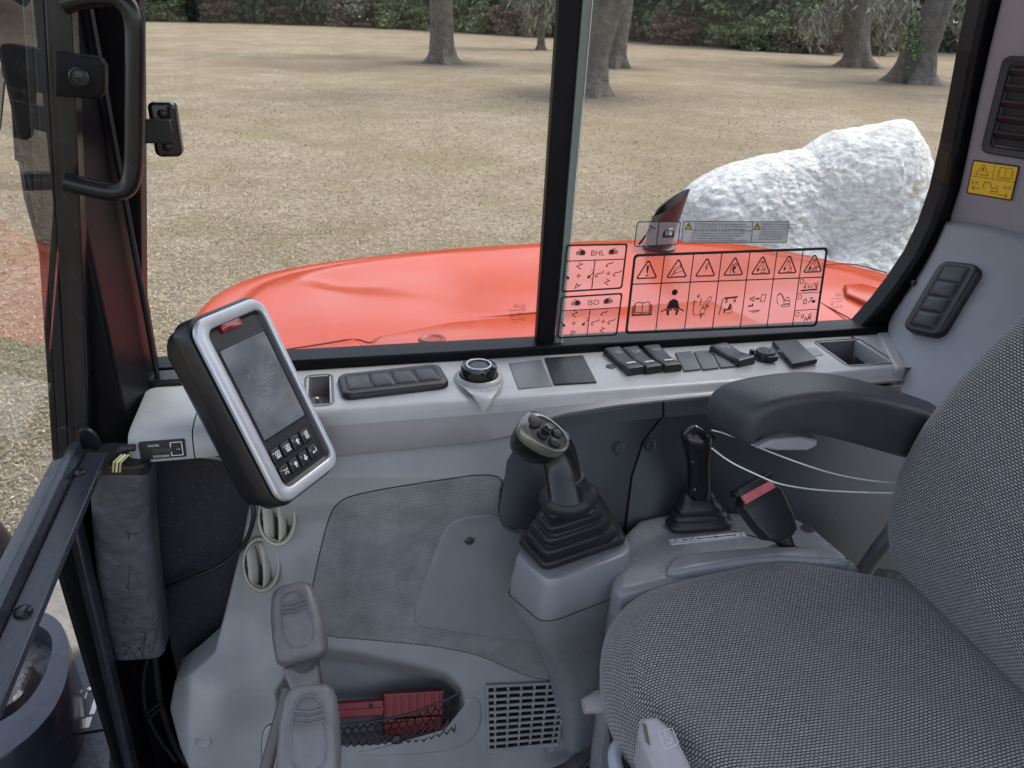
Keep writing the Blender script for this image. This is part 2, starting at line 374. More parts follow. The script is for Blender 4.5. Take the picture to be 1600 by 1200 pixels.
# ---- foliage
def leafcloud(blobs, n, size, droop=0.0, asp=1.6, seed=0):
    g = np.random.default_rng(seed); B = np.array(blobs, float); vol = B[:, 3]*B[:, 4]*B[:, 5]; k = g.choice(len(B), n, p=vol/vol.sum())
    d = g.normal(size=(n, 3)); d /= np.linalg.norm(d, axis=1)[:, None]; rad = g.uniform(.35, 1.0, n)**.6*(1+.18*np.sin(9*d[:, 0]+5*d[:, 2]+k)+.12*np.sin(17*d[:, 1]+11*d[:, 2]))
    C = B[k, :3]+d*rad[:, None]*B[k, 3:6]
    u = g.normal(size=(n, 3)); u[:, 2] *= (1-droop); u[:, 2] -= droop*2; u /= np.linalg.norm(u, axis=1)[:, None]
    v = np.cross(u, g.normal(size=(n, 3))); v /= np.linalg.norm(v, axis=1)[:, None]
    s = g.uniform(.5, 1.2, n)[:, None]*size
    V = np.stack([C-v*s*.5, C+u*s*asp*.5, C+v*s*.5, C-u*s*asp*.5], 1).reshape(-1, 3)
    V[:, 2] = np.maximum(V[:, 2], .03)
    return V, np.arange(n*4).reshape(-1, 4)
DKGREEN = rampmat('dark_evergreen_leaves', [(.026, .046, .028), (.075, .115, .065), (.14, .18, .10), (.06, .088, .056)], .55)
MDGREEN = rampmat('mid_green_leaves', [(.048, .08, .042), (.13, .185, .09), (.22, .26, .13), (.09, .125, .065)], .55)
GREYGREEN = rampmat('moss_grey_leaves', [(.08, .084, .062), (.19, .195, .145), (.31, .305, .24), (.13, .14, .10)], .75)
BROWNLEAF = rampmat('bare_twigs_and_brown_leaves', [(.05, .037, .028), (.13, .10, .075), (.21, .17, .13), (.09, .09, .05)], .8)
BARK = mat('oak_bark', (.085, .074, .064), .9, var=.55, vscale=3.5, bump=1.0, bscale=9, dust=.35, dscale=3, dustcol=(.21, .20, .18))
BARKD = mat('dark_bark', (.075, .062, .052), .9, var=.4, vscale=4, bump=.8, bscale=10)
def trunk(mb, path, rad, seed, nseg=20, knob=.12):
    P = [np.array(p, float) for p in path]; t = np.linspace(0, len(P)-1, (len(P)-1)*8+1)
    Q = [np.array([np.interp(x, range(len(P)), [p[i] for p in P]) for i in range(3)]) for x in t]; rr = np.interp(t, range(len(P)), rad)
    G = []
    for q, r0 in zip(Q, rr):
        row = []
        for j in range(nseg):
            an = 2*math.pi*j/nseg; nz = noise.noise(Vector((math.cos(an)*1.4+seed, math.sin(an)*1.4, q[2]*.55)))
            fl = 1+ (.30*math.cos(5*an+seed)+.18*math.cos(3*an+seed*2))*max(0, 1-max(q[2], 0)/.9)**2
            row.append(q+np.array([math.cos(an), math.sin(an), 0])*r0*fl*(1+knob*2*nz))
        G.append(row)
    mb.grid(G, closev=True, capu=True)
FWH = nrm([FW[0], FW[1], 0])
def field_tree(label, base, pxpath, rad, crown, cn, leafm, seed, moss=None, limbs=3, group='trees standing in the field'):
    T = thing('field_tree' if crown else 'field_tree', label, 'tree', (base[0], base[1], 0), group)
    path = [at(x, y, n=FWH, p=base) for x, y in pxpath]; path[0][2] = -.15
    top = path[-1]; dirn = nrm(path[-1]-path[-2]); path += [top+dirn*1.6, top+dirn*3.0+np.array([.2, .3, .6])]
    rad = list(rad)+[rad[-1]*.8, rad[-1]*.5]
    mb = MB(); trunk(mb, path, rad, seed); mb.build('trunk', BARK, T, smooth=60)
    g = random.Random(seed)
    for k in range(limbs):
        s = path[-3+(k % 2)]; an = g.uniform(0, 6.28); ln = g.uniform(2, 4)
        pts = [s, s+np.array([math.cos(an)*ln*.4, math.sin(an)*ln*.4, 1.0]), s+np.array([math.cos(an)*ln, math.sin(an)*ln, 2.0+g.random()])]
        mb = MB(); mb.tube(pts, [rad[-2]*.6, rad[-2]*.4, .05], 8); mb.build('limb', BARK, T)
    c = path[-1]+np.array([0, 0, 1.2])
    bl = [(c[0]+g.uniform(-1, 1)*crown, c[1]+g.uniform(-1, 1)*crown, c[2]+g.uniform(-.3, .8)*crown*.6, crown*g.uniform(.35, .6), crown*g.uniform(.35, .6), crown*g.uniform(.22, .4)) for _ in range(8)]
    V, F = leafcloud(bl, cn, .22, seed=seed); fastmesh('crown', V, F, leafm, T)
    if moss:
        V, F = leafcloud(moss[0], moss[1], moss[2], droop=.8, asp=5, seed=seed+5); fastmesh('hanging_moss', V, F, GREYGREEN, T)['kind'] = 'stuff'
    return T
B = TREEAT
field_tree('upright oak trunk in the open field, left of the black window bar', B[0], [(690, 102), (689, 88), (690, 60), (690, 25), (691, -30)], [.80, .56, .46, .44, .42], 4.0, 2500, DKGREEN, 1)
field_tree('nearest oak trunk leaning right, half hidden behind the black window bar', B[1], [(915, 152), (918, 130), (926, 90), (939, 40), (955, -20)], [.72, .52, .44, .47, .55], 4.0, 2500, DKGREEN, 2)
field_tree('pale tree trunk just behind the leaning oak, right of the window bar', B[2], [(961, 108), (962, 85), (966, 50), (973, 10), (980, -30)], [.62, .46, .42, .40, .36], 3.5, 2500, MDGREEN, 3)
m4 = [(*(at(845+dx, yy, n=FWH, p=B[3])), .75, .75, .55) for dx, yy in ((-22, 5), (18, 12), (0, -5), (-8, 32), (25, -8), (-35, -10))]
field_tree('slender young tree with low thin leaves, left of the window bar', B[3], [(845, 80), (845, 70), (846, 40), (845, 10), (845, -20)], [.34, .2, .17, .15, .12], 2.2, 2500, MDGREEN, 4, moss=(m4, 900, .10))
m5 = [(*(at(x, y, n=FWH, p=B[4])), .8, .8, .8) for x, y in ((1305, 15), (1290, 35), (1310, -10), (1272, 48), (1375, 5))]
field_tree('mossy oak trunk above the white boulder, with a burl at its foot', B[4], [(1340, 108), (1340, 92), (1338, 60), (1339, 25), (1345, -30)], [.98, .66, .56, .58, .60], 4.5, 3000, DKGREEN, 5, moss=(m5, 700, .10))
m6 = [(*(at(x, y, n=FWH, p=B[5])), .6, .6, .7) for x, y in ((1400, 20), (1395, 50), (1410, -5), (1505, 20), (1515, 45), (1385, 10))]
field_tree('thick ivy-clad oak leaning right, beside the black window pillar', B[5], [(1433, 134), (1432, 116), (1436, 80), (1450, 40), (1472, 0), (1490, -40)], [1.02, .78, .62, .56, .48, .42], 4.5, 3000, DKGREEN, 6, moss=(m6, 700, .09))
V, F = leafcloud([(*(at(x, y, n=FWH, p=B[5])-FWH*.55), .25, .25, .45) for x, y in ((1412, 60), (1418, 40), (1422, 80), (1408, 52))], 500, .12, seed=66)
ivy = fastmesh('ivy', V, F, MDGREEN, bpy.data.objects['field_tree.005'])
mb = MB(); bb = at(1355, 102, n=FWH, p=B[4]-FWH*.4); fr = Fr(bb, RT, (0, 0, 1))
mb.lathe(Fr(bb-np.array([0, 0, .25]), (1, 0, 0), (0, 1, 0)), [(.02, .62), (.2, .56), (.36, .4), (.42, .2), (.44, 0)], 14); mb.build('burl', BARKD, bpy.data.objects['field_tree.004'], smooth=60)

# ---- the wood along the far side of the field
BASELINE = [(-400, 30), (215, 32), (470, 38), (700, 48), (860, 60), (990, 65), (1180, 78), (1290, 84), (1540, 92), (1800, 98)]
def wood_tree(kind, seed, h, wdt, nleaf, leafm, trunkr, low=.25, lsize=.3):
    g = random.Random(seed); T = thing(kind, None, 'tree', (0, 0, 0))
    bl = []
    for k in range(12):
        z = low+(h-low)*(k+.5)/12; wz = wdt*(.55+.45*math.sin(math.pi*min(1, .25+.75*k/11)))
        bl.append((g.uniform(-1, 1)*wz*.6, g.uniform(-1, 1)*wz*.6, z, wz*g.uniform(.45, .8), wz*g.uniform(.45, .8), h/12*g.uniform(.9, 1.6)))
    V, F = leafcloud(bl, nleaf, lsize, seed=seed); fastmesh('crown', V, F, leafm, T)
    mb = MB(); mb.tube([(0, 0, -.1), (g.uniform(-.2, .2), .1, h*.4), (g.uniform(-.5, .5), .2, h*.85)], [trunkr*1.3, trunkr, trunkr*.4], 8); mb.build('trunk', BARKD, T)
    for k in range(3):
        an = g.uniform(0, 6.28); mb = MB(); z = h*(.2+.15*k); mb.tube([(0, 0, z), (math.cos(an)*wdt*.9, math.sin(an)*wdt*.9, z+h*.2)], [trunkr*.5, .03], 6); mb.build('branch', BARKD, T)
    return T
PROTO = {
 'evergreen_tree': (wood_tree('evergreen_tree', 11, 7.5, 2.3, 6500, DKGREEN, .2), 'dark evergreen tree in the wood beyond the dry field', 'dark evergreens along the far wood'),
 'broadleaf_tree': (wood_tree('broadleaf_tree', 12, 7.0, 2.5, 6500, MDGREEN, .22), 'mid green leafy tree in the wood beyond the dry field', 'green broadleaf trees along the far wood'),
 'mossy_tree': (wood_tree('mossy_tree', 13, 7.5, 2.3, 4500, GREYGREEN, .25, .6), 'grey moss-hung tree in the wood beyond the dry field', 'grey mossy trees along the far wood'),
 'bare_bush': (wood_tree('bare_bush', 14, 2.6, 1.5, 3200, BROWNLEAF, .06, .05, .2), 'brown leafless bush at the foot of the far wood', 'brown bushes along the far wood'),
 'green_shrub': (wood_tree('green_shrub', 15, 2.4, 1.5, 3500, MDGREEN, .06, .02, .2), 'low round green shrub at the foot of the far wood', 'green shrubs along the far wood'),
}
used = set()
def plant(kind, px, back=0.0, sc_=1.0, label=None, group=True):
    src, lab, grp = PROTO[kind]; P0 = at(px, interp(px, BASELINE), Z=0); P0 = P0+FWH*back
    if kind not in used: o = src; used.add(kind)
    else:
        o = src.copy(); COL.objects.link(o)
        for ch in src.children: c = ch.copy(); COL.objects.link(c); c.parent = o
    g = random.Random(int(px*7+back*3)); o.location = (float(P0[0]), float(P0[1]), 0); o.rotation_euler = (0, 0, g.uniform(0, 6.28)); s = sc_*g.uniform(.85, 1.15); o.scale = (s, s, s*g.uniform(.9, 1.15))
    o['label'] = label or lab; o['group'] = grp
    return o
seq = {'a': 'evergreen_tree', 'b': 'broadleaf_tree', 'm': 'mossy_tree'}
for px, kd, bk in [(225, 'a', 1), (262, 'a', 3), (300, 'm', 4), (338, 'a', 1), (372, 'a', 3), (405, 'a', 1), (440, 'b', 2), (476, 'a', 0), (512, 'm', 1), (546, 'm', 0), (580, 'm', 2), (612, 'b', 1), (645, 'm', 1),
                   (730, 'b', 1), (765, 'b', 2), (800, 'm', 4), (862, 'b', 3), (985, 'a', 5), (1018, 'a', 2), (1048, 'b', 1), (1080, 'b', 2), (1112, 'a', 2), (1145, 'b', 1), (1180, 'a', 2), (1212, 'b', 3), (1250, 'b', 2), (1290, 'a', 3), (1385, 'b', 4), (1420, 'm', 6), (1500, 'm', 9), (1540, 'b', 9)]:
    plant(seq[kd], px, bk)
for px, kd, bk in [(345, 'bare_bush', -.5), (455, 'bare_bush', -.8), (540, 'bare_bush', -1), (610, 'green_shrub', -1), (750, 'green_shrub', -.6), (788, 'bare_bush', -.5), (830, 'bare_bush', 0), (1032, 'bare_bush', -1), (1060, 'bare_bush', -.6), (1165, 'green_shrub', -1.2), (1195, 'green_shrub', -.8), (1225, 'bare_bush', -.8), (1258, 'bare_bush', -.6), (1285, 'bare_bush', -.8), (1378, 'bare_bush', 0), (655, 'green_shrub', -.5), (260, 'green_shrub', -.5)]:
    plant(kd, px, bk, .8)
plant('mossy_tree', 291, -9, .42, 'small pale silvery sapling standing alone before the far wood')['group'] = 'saplings in the field'
ORD = ['leftmost', 'second', 'third', 'fourth', 'fifth', 'sixth', 'seventh', 'eighth', 'ninth', 'tenth', 'eleventh', 'twelfth', 'thirteenth', 'fourteenth']
for kind, (src, lab, grp) in PROTO.items():
    L_ = sorted([o for o in COL.objects if o.parent is None and o.name.split('.')[0] == kind and o.get('label') == lab], key=lambda o: math.atan2(o.location.x, o.location.y))
    for i, o in enumerate(L_): o['label'] = (f'leftmost {lab}' if i == 0 else f'rightmost {lab}' if i == len(L_)-1 else lab.replace(' in the', f', {ORD[i]} from the left in the', 1) if ' in the' in lab else lab.replace(' at the', f', {ORD[i]} from the left at the', 1))
blobs = []
for px in range(-700, 2500, 45):
    P0 = at(px, interp(px, BASELINE), Z=0); P0 = P0*np.array([1, 1, 0])+nrm(P0*np.array([1, 1, 0]))*11
    g = random.Random(px)
    for z in (1.5, 5, 9, 13, 17+g.uniform(-3, 2)): blobs.append((P0[0]+g.uniform(-1, 1), P0[1]+g.uniform(-2, 2), z+g.uniform(-1, 1), 3.2, 2.6, 2.6))
V, F = leafcloud(blobs, 90000, .6, seed=99)
tag(fastmesh('wood', V, F, MDGREEN), kind='stuff')
# a pale shed glimpsed through the leaves, and the board fence at the right
sb = at(822, 57, Z=0)+FWH*4; T = thing('shed', 'white shed glimpsed through the trees, left of the window bar', 'shed', sb*np.array([1, 1, 0]))
fr = Fr(sb*np.array([1, 1, 0]), RT*np.array([1, 1, 0]), (0, 0, 1))
mb = MB(); mb.box(fr, -1.3, 1.6, 0, 2.3, 0, -2.5); mb.build('wall', mat('white_boards', (.72, .73, .75), .6, var=.1, vscale=4), T, bevel=.01)
mb = MB(); mb.prism([fr(-1.6, 2.3, .3), fr(1.9, 2.3, .3), fr(.15, 3.1, .3)], [fr(-1.6, 2.3, -2.8), fr(1.9, 2.3, -2.8), fr(.15, 3.1, -2.8)]); mb.build('roof', mat('grey_sheet_roof', (.3, .31, .33), .5), T)
mb = MB(); mb.box(fr, -.4, .35, 0.02, 1.9, .003, .05); mb.build('door', mat('dark_door', (.05, .05, .055), .5), T)
f0, f1 = at(1462, 82, Z=0), at(1560, 86, Z=0); T = thing('board_fence', 'black board fence beyond the ivy-clad oak', 'fence', f0)
fr = Fr(f0, f1-f0, (0, 0, 1)); FL = float(np.linalg.norm(f1-f0))
for z in (.35, .75, 1.15):
    mb = MB(); mb.box(fr, 0, FL, z, z+.14, -.02, .02); mb.build('rail', BLACK, T)
for k in range(6):
    mb = MB(); mb.box(fr, FL*k/5-.06, FL*k/5+.06, 0, 1.4, .022, .14); mb.build('post', BLACK, T)

# ---- the white boulder
rp = np.array([4.05, 6.0, 0]); out = [(1050, 430), (1056, 350), (1065, 305), (1085, 287), (1110, 274), (1132, 264), (1165, 255), (1220, 243), (1262, 235), (1290, 217), (1310, 207), (1345, 203), (1382, 195), (1405, 190), (1421, 190), (1431, 203), (1440, 222), (1449, 255), (1447, 285), (1436, 306), (1424, 322), (1425, 350), (1421, 385), (1416, 440), (1400, 520), (1070, 530)]
outw = [at(x, y, n=FWH, p=rp) for x, y in out]; cw = at(1262, 375, n=FWH, p=rp)
frk = Fr(cw, RT*np.array([1, 1, 0]), (0, 0, 1)); o2 = np.array([frk.uv(p) for p in outw])
an = np.unwrap(np.arctan2(o2[:, 1], o2[:, 0])); ra = np.hypot(o2[:, 0], o2[:, 1]); o_ = np.argsort(an); an, ra = an[o_], ra[o_]
na, nr = 420, 190; G = []
for i in range(nr+1):
    ph = math.pi*i/nr; row = []
    for j in range(na):
        t = an[0]+2*math.pi*j/na; rr = np.interp(t, np.append(an, an[0]+2*math.pi), np.append(ra, ra[0])); s = math.sin(ph)**.6
        q = frk(math.cos(t)*rr*s, math.sin(t)*rr*s, math.cos(ph)*.62*(1-.25*math.sin(t)))
        v = Vector(q); vd_ = noise.voronoi(v*2.6+Vector((noise.noise(v*3), 0, noise.noise(v*3.3)))*.5)[0]; vf_ = noise.voronoi(v*7.5)[0]; d = noise.fractal(v*2.2, 1.0, 2.0, 4)*.022+min(.28, vd_[1]-vd_[0])*.07-.015+min(.25, vf_[1]-vf_[0])*.02+noise.ridged_multi_fractal(v*6.5, .9, 2.0, 5, 1.0, 2.0)*.014+noise.noise(v*30)*.010+noise.noise(v*62)*.008+noise.ridged_multi_fractal(v*14, .9, 2.1, 4, 1.0, 2.0)*.006
        nn = nrm(frk(math.cos(t)*rr*s, math.sin(t)*rr*s, math.cos(ph)*1.1)-frk.o); q = q+nn*d*(.25+.75*abs(math.cos(ph))); q[2] = max(q[2], -.1); row.append(q)
    G.append(row)
rm = bpy.data.materials.new('white_limestone'); rm.use_nodes = True; N, L, b = nodes_of(rm); b.inputs['Roughness'].default_value = .85; tc = N.new('ShaderNodeTexCoord')
mp = N.new('ShaderNodeMapping'); mp.inputs['Rotation'].default_value = (.3, .6, .2); mp.inputs['Scale'].default_value = (1, 1, 2.4); L.new(tc.outputs['Object'], mp.inputs[0])
class _T: outputs = {'Object': mp.outputs[0]}
tc0 = tc; tc = _T
f1_ = gnoise(15, 12, .85, .43, .57); f2_ = gnoise(2.6, 7, .7, .57, .68); f3_ = gnoise(60, 6, .7, .3, .7); f4_ = gnoise(1.8, 6, .7, .45, .62); tc = tc0
c = gmix(f1_, (.34, .335, .325), (.80, .80, .785)); c = gmix(f4_, c, (.62, .61, .59), .45); c = gmix(f3_, c, (.82, .82, .81), .35); c = gmix(f2_, c, (.42, .30, .20), .6)
L.new(c, b.inputs['Base Color']); bn = N.new('ShaderNodeTexNoise'); bn.inputs['Scale'].default_value = 42; bn.inputs['Detail'].default_value = 10; bn.inputs['Roughness'].default_value = .8; L.new(tc.outputs['Object'], bn.inputs[0])
bp = N.new('ShaderNodeBump'); bp.inputs['Strength'].default_value = .8; bp.inputs['Distance'].default_value = .03; L.new(bn.outputs[0], bp.inputs['Height']); L.new(bp.outputs[0], b.inputs['Normal'])
mb = MB(); mb.grid(G, closev=True); o = mb.build('boulder', rm, smooth=180, loc=(float(cw[0]), float(cw[1]), 0)); tag(o, 'big rough white limestone boulder on the grass behind the orange bodywork', 'boulder')
# a pale flat stone on the ground in front of the machine
st = at(100, 955, Z=.05); mb = MB(); fr = Fr((st[0], st[1], 0), (1, .25, 0), (-.25, 1, 0)); pl = smoothpoly([(-.55, -.25), (.4, -.3), (.6, .05), (.35, .33), (-.35, .3)], 2); slab(mb, fr, ccw(pl), -.03, .09, .03)
tag(mb.build('flat_stone', mat('pale_stone', (.13, .122, .11), .85, var=.25, vscale=5, bump=.6, bscale=30), None, loc=st*np.array([1, 1, 0])), 'pale flat stone on the leaf-strewn ground below the windscreen rail', 'stone')
# ================================================================== THE MACHINE: bodywork outside the window
for o in list(COL.objects):
    if o.name.startswith(('bare_bush', 'green_shrub')) and 'category' in o: o['category'] = 'bush'
YW, ZS = 1.15, 1.818                       # window plane, sill height
# ---- orange bodywork
edge = [(-.30, 1.19), (-.315, 1.34), (-.315, 1.48), (-.292, 1.70), (-.235, 1.84), (-.13, 1.93), (.08, 1.995), (.30, 2.035), (.62, 2.070), (.87, 2.078), (1.06, 2.04), (1.23, 1.955), (1.37, 1.80), (1.44, 1.66), (1.52, 1.48), (1.58, 1.19)]
es = smoothpoly(edge, 2, closed=False); es = np.array(es); hc = np.array([.55, 1.42]); es = hc+(es-hc)*np.array([1.045, 1.06]); es[:, 1] = np.maximum(es[:, 1], 1.19)
T = thing('bodywork', 'glossy orange bodywork of the machine outside the side window', 'bodywork', (hc[0], hc[1], 1.1))
prof = [(0, 0), (.2, 0), (.4, 0), (.6, 0), (.72, 0), (.80, 0), (.84, -.001), (.858, -.005), (.872, -.0125), (.90, -.0135), (.945, -.017), (.968, -.024), (.983, -.040), (.993, -.062), (1.0, -.095), (1.004, -.2), (1.006, -.75)]
G = []
for s, dz in prof:
    row = []
    for e in es:
        q = hc+(e-hc)*s; z = 1.748+dz+.011*noise.noise(Vector((q[0]*2.6, q[1]*3.6, 0)))*(1 if s < .9 else .4)
        # a shallow pressed dent and a raised corner
        z += -.012*math.exp(-(((q[0]+.02)/.05)**2+((q[1]-1.76)/.06)**2))+.008*math.exp(-(((q[0]+.05)/.05)**2+((q[1]-1.74)/.07)**2))
        row.append((q[0], q[1], z))
    G.append(row)
mb = MB(); mb.grid(G); mb.build('body_shell', ORANGE, T, smooth=50)
frh = Fr((0, 0, 1.750), (1, 0, 0), (0, 1, 0))
def hpx(pts, z=1.757): return [tuple(at(x, y, Z=z)[:2]) for x, y in pts]
pn1 = ccw(hpx([(440, 551), (500, 540), (556, 530), (568, 540), (576, 558), (580, 600), (300, 640), (300, 600)])); pn2 = ccw(hpx([(600, 600), (590, 556), (580, 540), (592, 527), (700, 505), (840, 491), (1000, 478), (1110, 470), (1130, 480), (1300, 560), (1000, 620)]))
for pl in (pn1, pn2):
    pl = [(x, max(y, 1.21)) for x, y in pl]; mb = MB(); slab(mb, frh, pl, -.02, .010, .007); mb.build('body_panel', ORANGE, T, smooth=50)
mb = MB(); q = at(675, 530, Z=1.761); mb.lathe(Fr((q[0], q[1], 1.7605), (1, 0, 0), (0, 1, 0)), [(.027, 0), (.024, .004), (.019, .003), (.016, .0005), (.0, .0005)], 20, cap=False, sx=1, sy=.8); mb.build('bolt_recess', mat('painted_recess_shade', (.22, .03, .015), .5), T)  # hole left uncut; its shade is painted as a dark red dish
mb = MB(); slab(mb, frh, ccw(hpx([(1318, 447), (1345, 445), (1460, 475), (1460, 525), (1395, 492), (1322, 461)])), -.02, .012, .006); mb.build('pressed_rib', ORANGE, T, smooth=50)
SEAM = mat('seam_gap', (.10, .012, .006), .7)
for pts in ([(1262, 421), (1283, 413), (1330, 410), (1385, 425)], [(1278, 470), (1310, 487), (1345, 506)], [(440, 546), (500, 537), (556, 527), (580, 537), (592, 524), (700, 501), (840, 487), (872, 484)]):
    mb = MB(); P = smoothpoly(hpx(pts, 1.751), 2, closed=False); mb.tube([(x, y, 1.7495) for x, y in P], .0016, 6); mb.build('panel_seam', SEAM, T)
# ---- exhaust pipe
eb = at(1030, 386, Z=1.75); T2 = thing('exhaust_pipe', 'dark rusty exhaust pipe with slanted tip in front of the white boulder', 'exhaust pipe', eb)
EXH = mat('rusty_exhaust', (.055, .035, .038), .35, metal=.4, var=.5, vscale=18, dust=.4, dscale=30, dustcol=(.22, .07, .035))
pp = [eb+np.array([0, 0, -.05]), at(1029, 385, n=FWH, p=eb), at(1032, 366, n=FWH, p=eb), at(1040, 342, n=FWH, p=eb)]
mb = MB(); mb.tube(smoothpoly(pp, 2, False), .037, 20, cap=False)
# slanted tip
axis = nrm(pp[3]-pp[2]); sd = nrm(np.cross(axis, FWH)); fr = Fr(pp[3], sd, FWH); G = []
c0 = np.array(smoothpoly(pp, 2, False)[-1])
for s in (0, 1):
    G.append([c0+.037*(math.cos(2*math.pi*j/24)*fr.u+math.sin(2*math.pi*j/24)*fr.v)+s*axis*(.046+.046*math.cos(2*math.pi*j/24)*(1 if fr.u @ RT > 0 else -1)) for j in range(24)])
for j in range(24): pass
mb.grid(G, closev=True)
inn = [c0+(p-c0)*.9 for p in G[1]]; mb.grid([G[1], inn, [p-axis*.05 for p in inn]], closev=True); mb.build('pipe', EXH, T2, smooth=50)
mb = MB(); mb.lathe(Fr(eb, (1, 0, 0), (0, 1, 0)), [(.046, -.01), (.046, .004), (.038, .007)], 20); mb.build('collar', EXH, T2)

# ================================================================== CAB FRAME (black steel), built on its own surveyed planes
CAB = thing('cab_frame', 'black steel cab frame with pillars and sill round the side window', 'cab frame', (.3, YW, 1.12))
def wpx(pts, Y=YW): return [at(x, y, Y=Y) for x, y in pts]
def plate(mb, pts, Y0, Y1):                # outline surveyed on plane Y0, thickness to Y1
    P0 = [np.array(p) for p in pts]; mb.prism(P0, [p+np.array([0, Y1-Y0, 0]) for p in P0])
# front pillar: two posts and the web between them
mb = MB(); mb.prism([(-.245, YW+.03, 1.0), (-.315, YW+.03, 1.0), (-.315, YW-.03, 1.0), (-.262, YW-.03, 1.0)] if 0 else [(-.335, YW+.05, 1.0), (-.40, YW+.05, 1.0), (-.40, YW-.02, 1.0), (-.335, YW-.02, 1.0)],
                    [(-.215, YW+.05, 2.75), (-.30, YW+.05, 2.75), (-.30, YW-.02, 2.75), (-.215, YW-.02, 2.75)])
# top/bottom matched to the sloping edge seen in the photo
mb = MB(); e0, e1 = at(221, 0, Y=YW), at(226, 578, Y=YW); sl_ = (e0-e1)/(e0[2]-e1[2])
def pe(z): return e1+sl_*(z-e1[2])
mb.prism([pe(1.70)+np.array(d) for d in ((0, .03, 0), (-.05, .03, 0), (-.05, -.015, 0), (0, -.015, 0))], [pe(2.75)+np.array(d) for d in ((0, .03, 0), (-.05, .03, 0), (-.05, -.015, 0), (0, -.015, 0))])
mb.build('pillar_edge', BLACK, CAB, bevel=.004)
mb = MB(); mb.prism([(-.385, 1.17, 1.0), (-.36, 1.0, 1.0), (-.30, 1.0, 1.0), (-.30, 1.17, 1.0)], [(-.33, 1.17, 2.75), (-.34, 1.0, 2.75), (-.292, 1.0, 2.75), (-.262, 1.17, 2.75)]); mb.build('front_pillar', BLACK, CAB, bevel=.006)
for d in (.0, .02):
    mb = MB(); mb.tube([np.array((-.297+d, 1.06+d*2, 1.35)), np.array((-.288+d*1.2, 1.06+d*2, 2.7))], .004, 6); mb.build('door_seal' if 0 else 'pillar_seal', RUBBER, CAB)
# side wall below the window, floor, front lower wall
mb = MB(); mb.box(Fr((0, 0, 0), (1, 0, 0), (0, 1, 0)), -.40, 1.35, 1.165, 1.19, 1.0, 1.80); mb.build('side_wall', BLACK, CAB)
mb = MB(); mb.box(Fr((0, 0, 0), (1, 0, 0), (0, 1, 0)), -.367, -.361, .845, 1.164, 1.0, 1.74); mb.build('front_wall', BLACK, CAB)
mb = MB(); mb.box(Fr((0, 0, 0), (1, 0, 0), (0, 1, 0)), -.36, 1.35, .02, 1.164, 1.05, 1.12); tag(mb.build('cab_floor', FLOORM, CAB))
# sill under the window
mb = MB(); fr = Fr((0, YW, 0), (1, 0, 0), (0, 0, 1))
zt0, zt1 = at(470, 562, Y=YW)[2], at(1370, 509, Y=YW)[2]; zsb = ZS+.001
mb.prism([(-.31, YW-.018, zsb-.004), (-.31, YW+.03, zsb-.004), (-.31, YW+.03, 1.836), (-.31, YW-.018, 1.836)], [(1.05, YW-.018, zsb-.004), (1.05, YW+.03, zsb-.004), (1.05, YW+.03, zt1+.004), (1.05, YW-.018, zt1+.004)])
mb.build('window_sill', BLACK, CAB, bevel=.003)
mb = MB(); mb.box(Fr((0, 0, 0), (1, 0, 0), (0, 1, 0)), -.300, -.16, 1.09, 1.13, 1.73, 1.835); mb.build('sill_bracket', BLKP, CAB, bevel=.004)
# curved rear window surround
inn = [(1547, -45), (1533, 0), (1520, 60), (1503, 150), (1487, 230), (1470, 300), (1452, 352), (1430, 398), (1402, 440), (1375, 475), (1338, 516)]
ott = [(1586, -45), (1575, 0), (1560, 60), (1542, 150), (1524, 230), (1508, 300), (1488, 352), (1466, 398), (1446, 440), (1426, 475), (1400, 516)]
I, Oo = wpx(inn, YW-.004), wpx(ott, YW-.004); d = np.array([0, .03, 0])
mb = MB(); mb.grid([[p+d for p in I], I, Oo, [p+d for p in Oo]]); mb.build('rear_surround', BLACK, CAB, smooth=50)
# ================================================================== SIDE WINDOW
WIN = thing('side_window', 'sliding side window with black centre bar looking over the orange bodywork', 'window', (.33, YW, ZS+.01))
bt, bb = at(893, -60, Y=YW), at(851, 545, Y=YW)
bt0, bt1, bb0, bb1 = at(878, -60, Y=YW), at(920, -60, Y=YW), at(838, 545, Y=YW), at(866, 545, Y=YW)
mb = MB(); dd = np.array([0, .02, 0]); mb.prism([bb0, bb1, bb1+dd, bb0+dd], [bt0, bt1, bt1+dd, bt0+dd]); mb.build('centre_bar', BLACK, WIN, bevel=.003)
# panes: the front one outside, the rear one inside with its bare glass edge just right of the bar
zb = ZS+.012
mb = MB(); mb.add([(-.285, YW+.016, zb), (bb[0], YW+.016, zb), (bt[0]+.02, YW+.016, 2.72), (-.20, YW+.016, 2.72)], [(0, 1, 2, 3)]); mb.build('front_pane', GLASS, WIN, smooth=0)
L_ = [np.array((bb1[0]+.010, YW-.006, zb)), np.array((bt1[0]+.014, YW-.006, 2.72))]
I2 = [p+np.array([.012, -.002, 0]) for p in I[::-1]]
mb = MB(); pane = [L_[0]]+[np.array((p[0], YW-.0065, max(p[2], zb))) for p in I2]+[L_[1]]; mb.add(pane, [tuple(range(len(pane)))]); mb.build('rear_pane', GLASS, WIN, smooth=0)
ge = mat('glass_edge', (.16, .21, .20), .25, spec=.6)
mb = MB(); mb.prism([L_[0]+np.array(d) for d in ((-.010, .001, 0), (0, .001, 0), (0, .006, 0), (-.010, .006, 0))], [L_[1]+np.array(d) for d in ((-.014, .001, 0), (0, .001, 0), (0, .006, 0), (-.014, .006, 0))]); mb.build('glass_edge', ge, WIN)
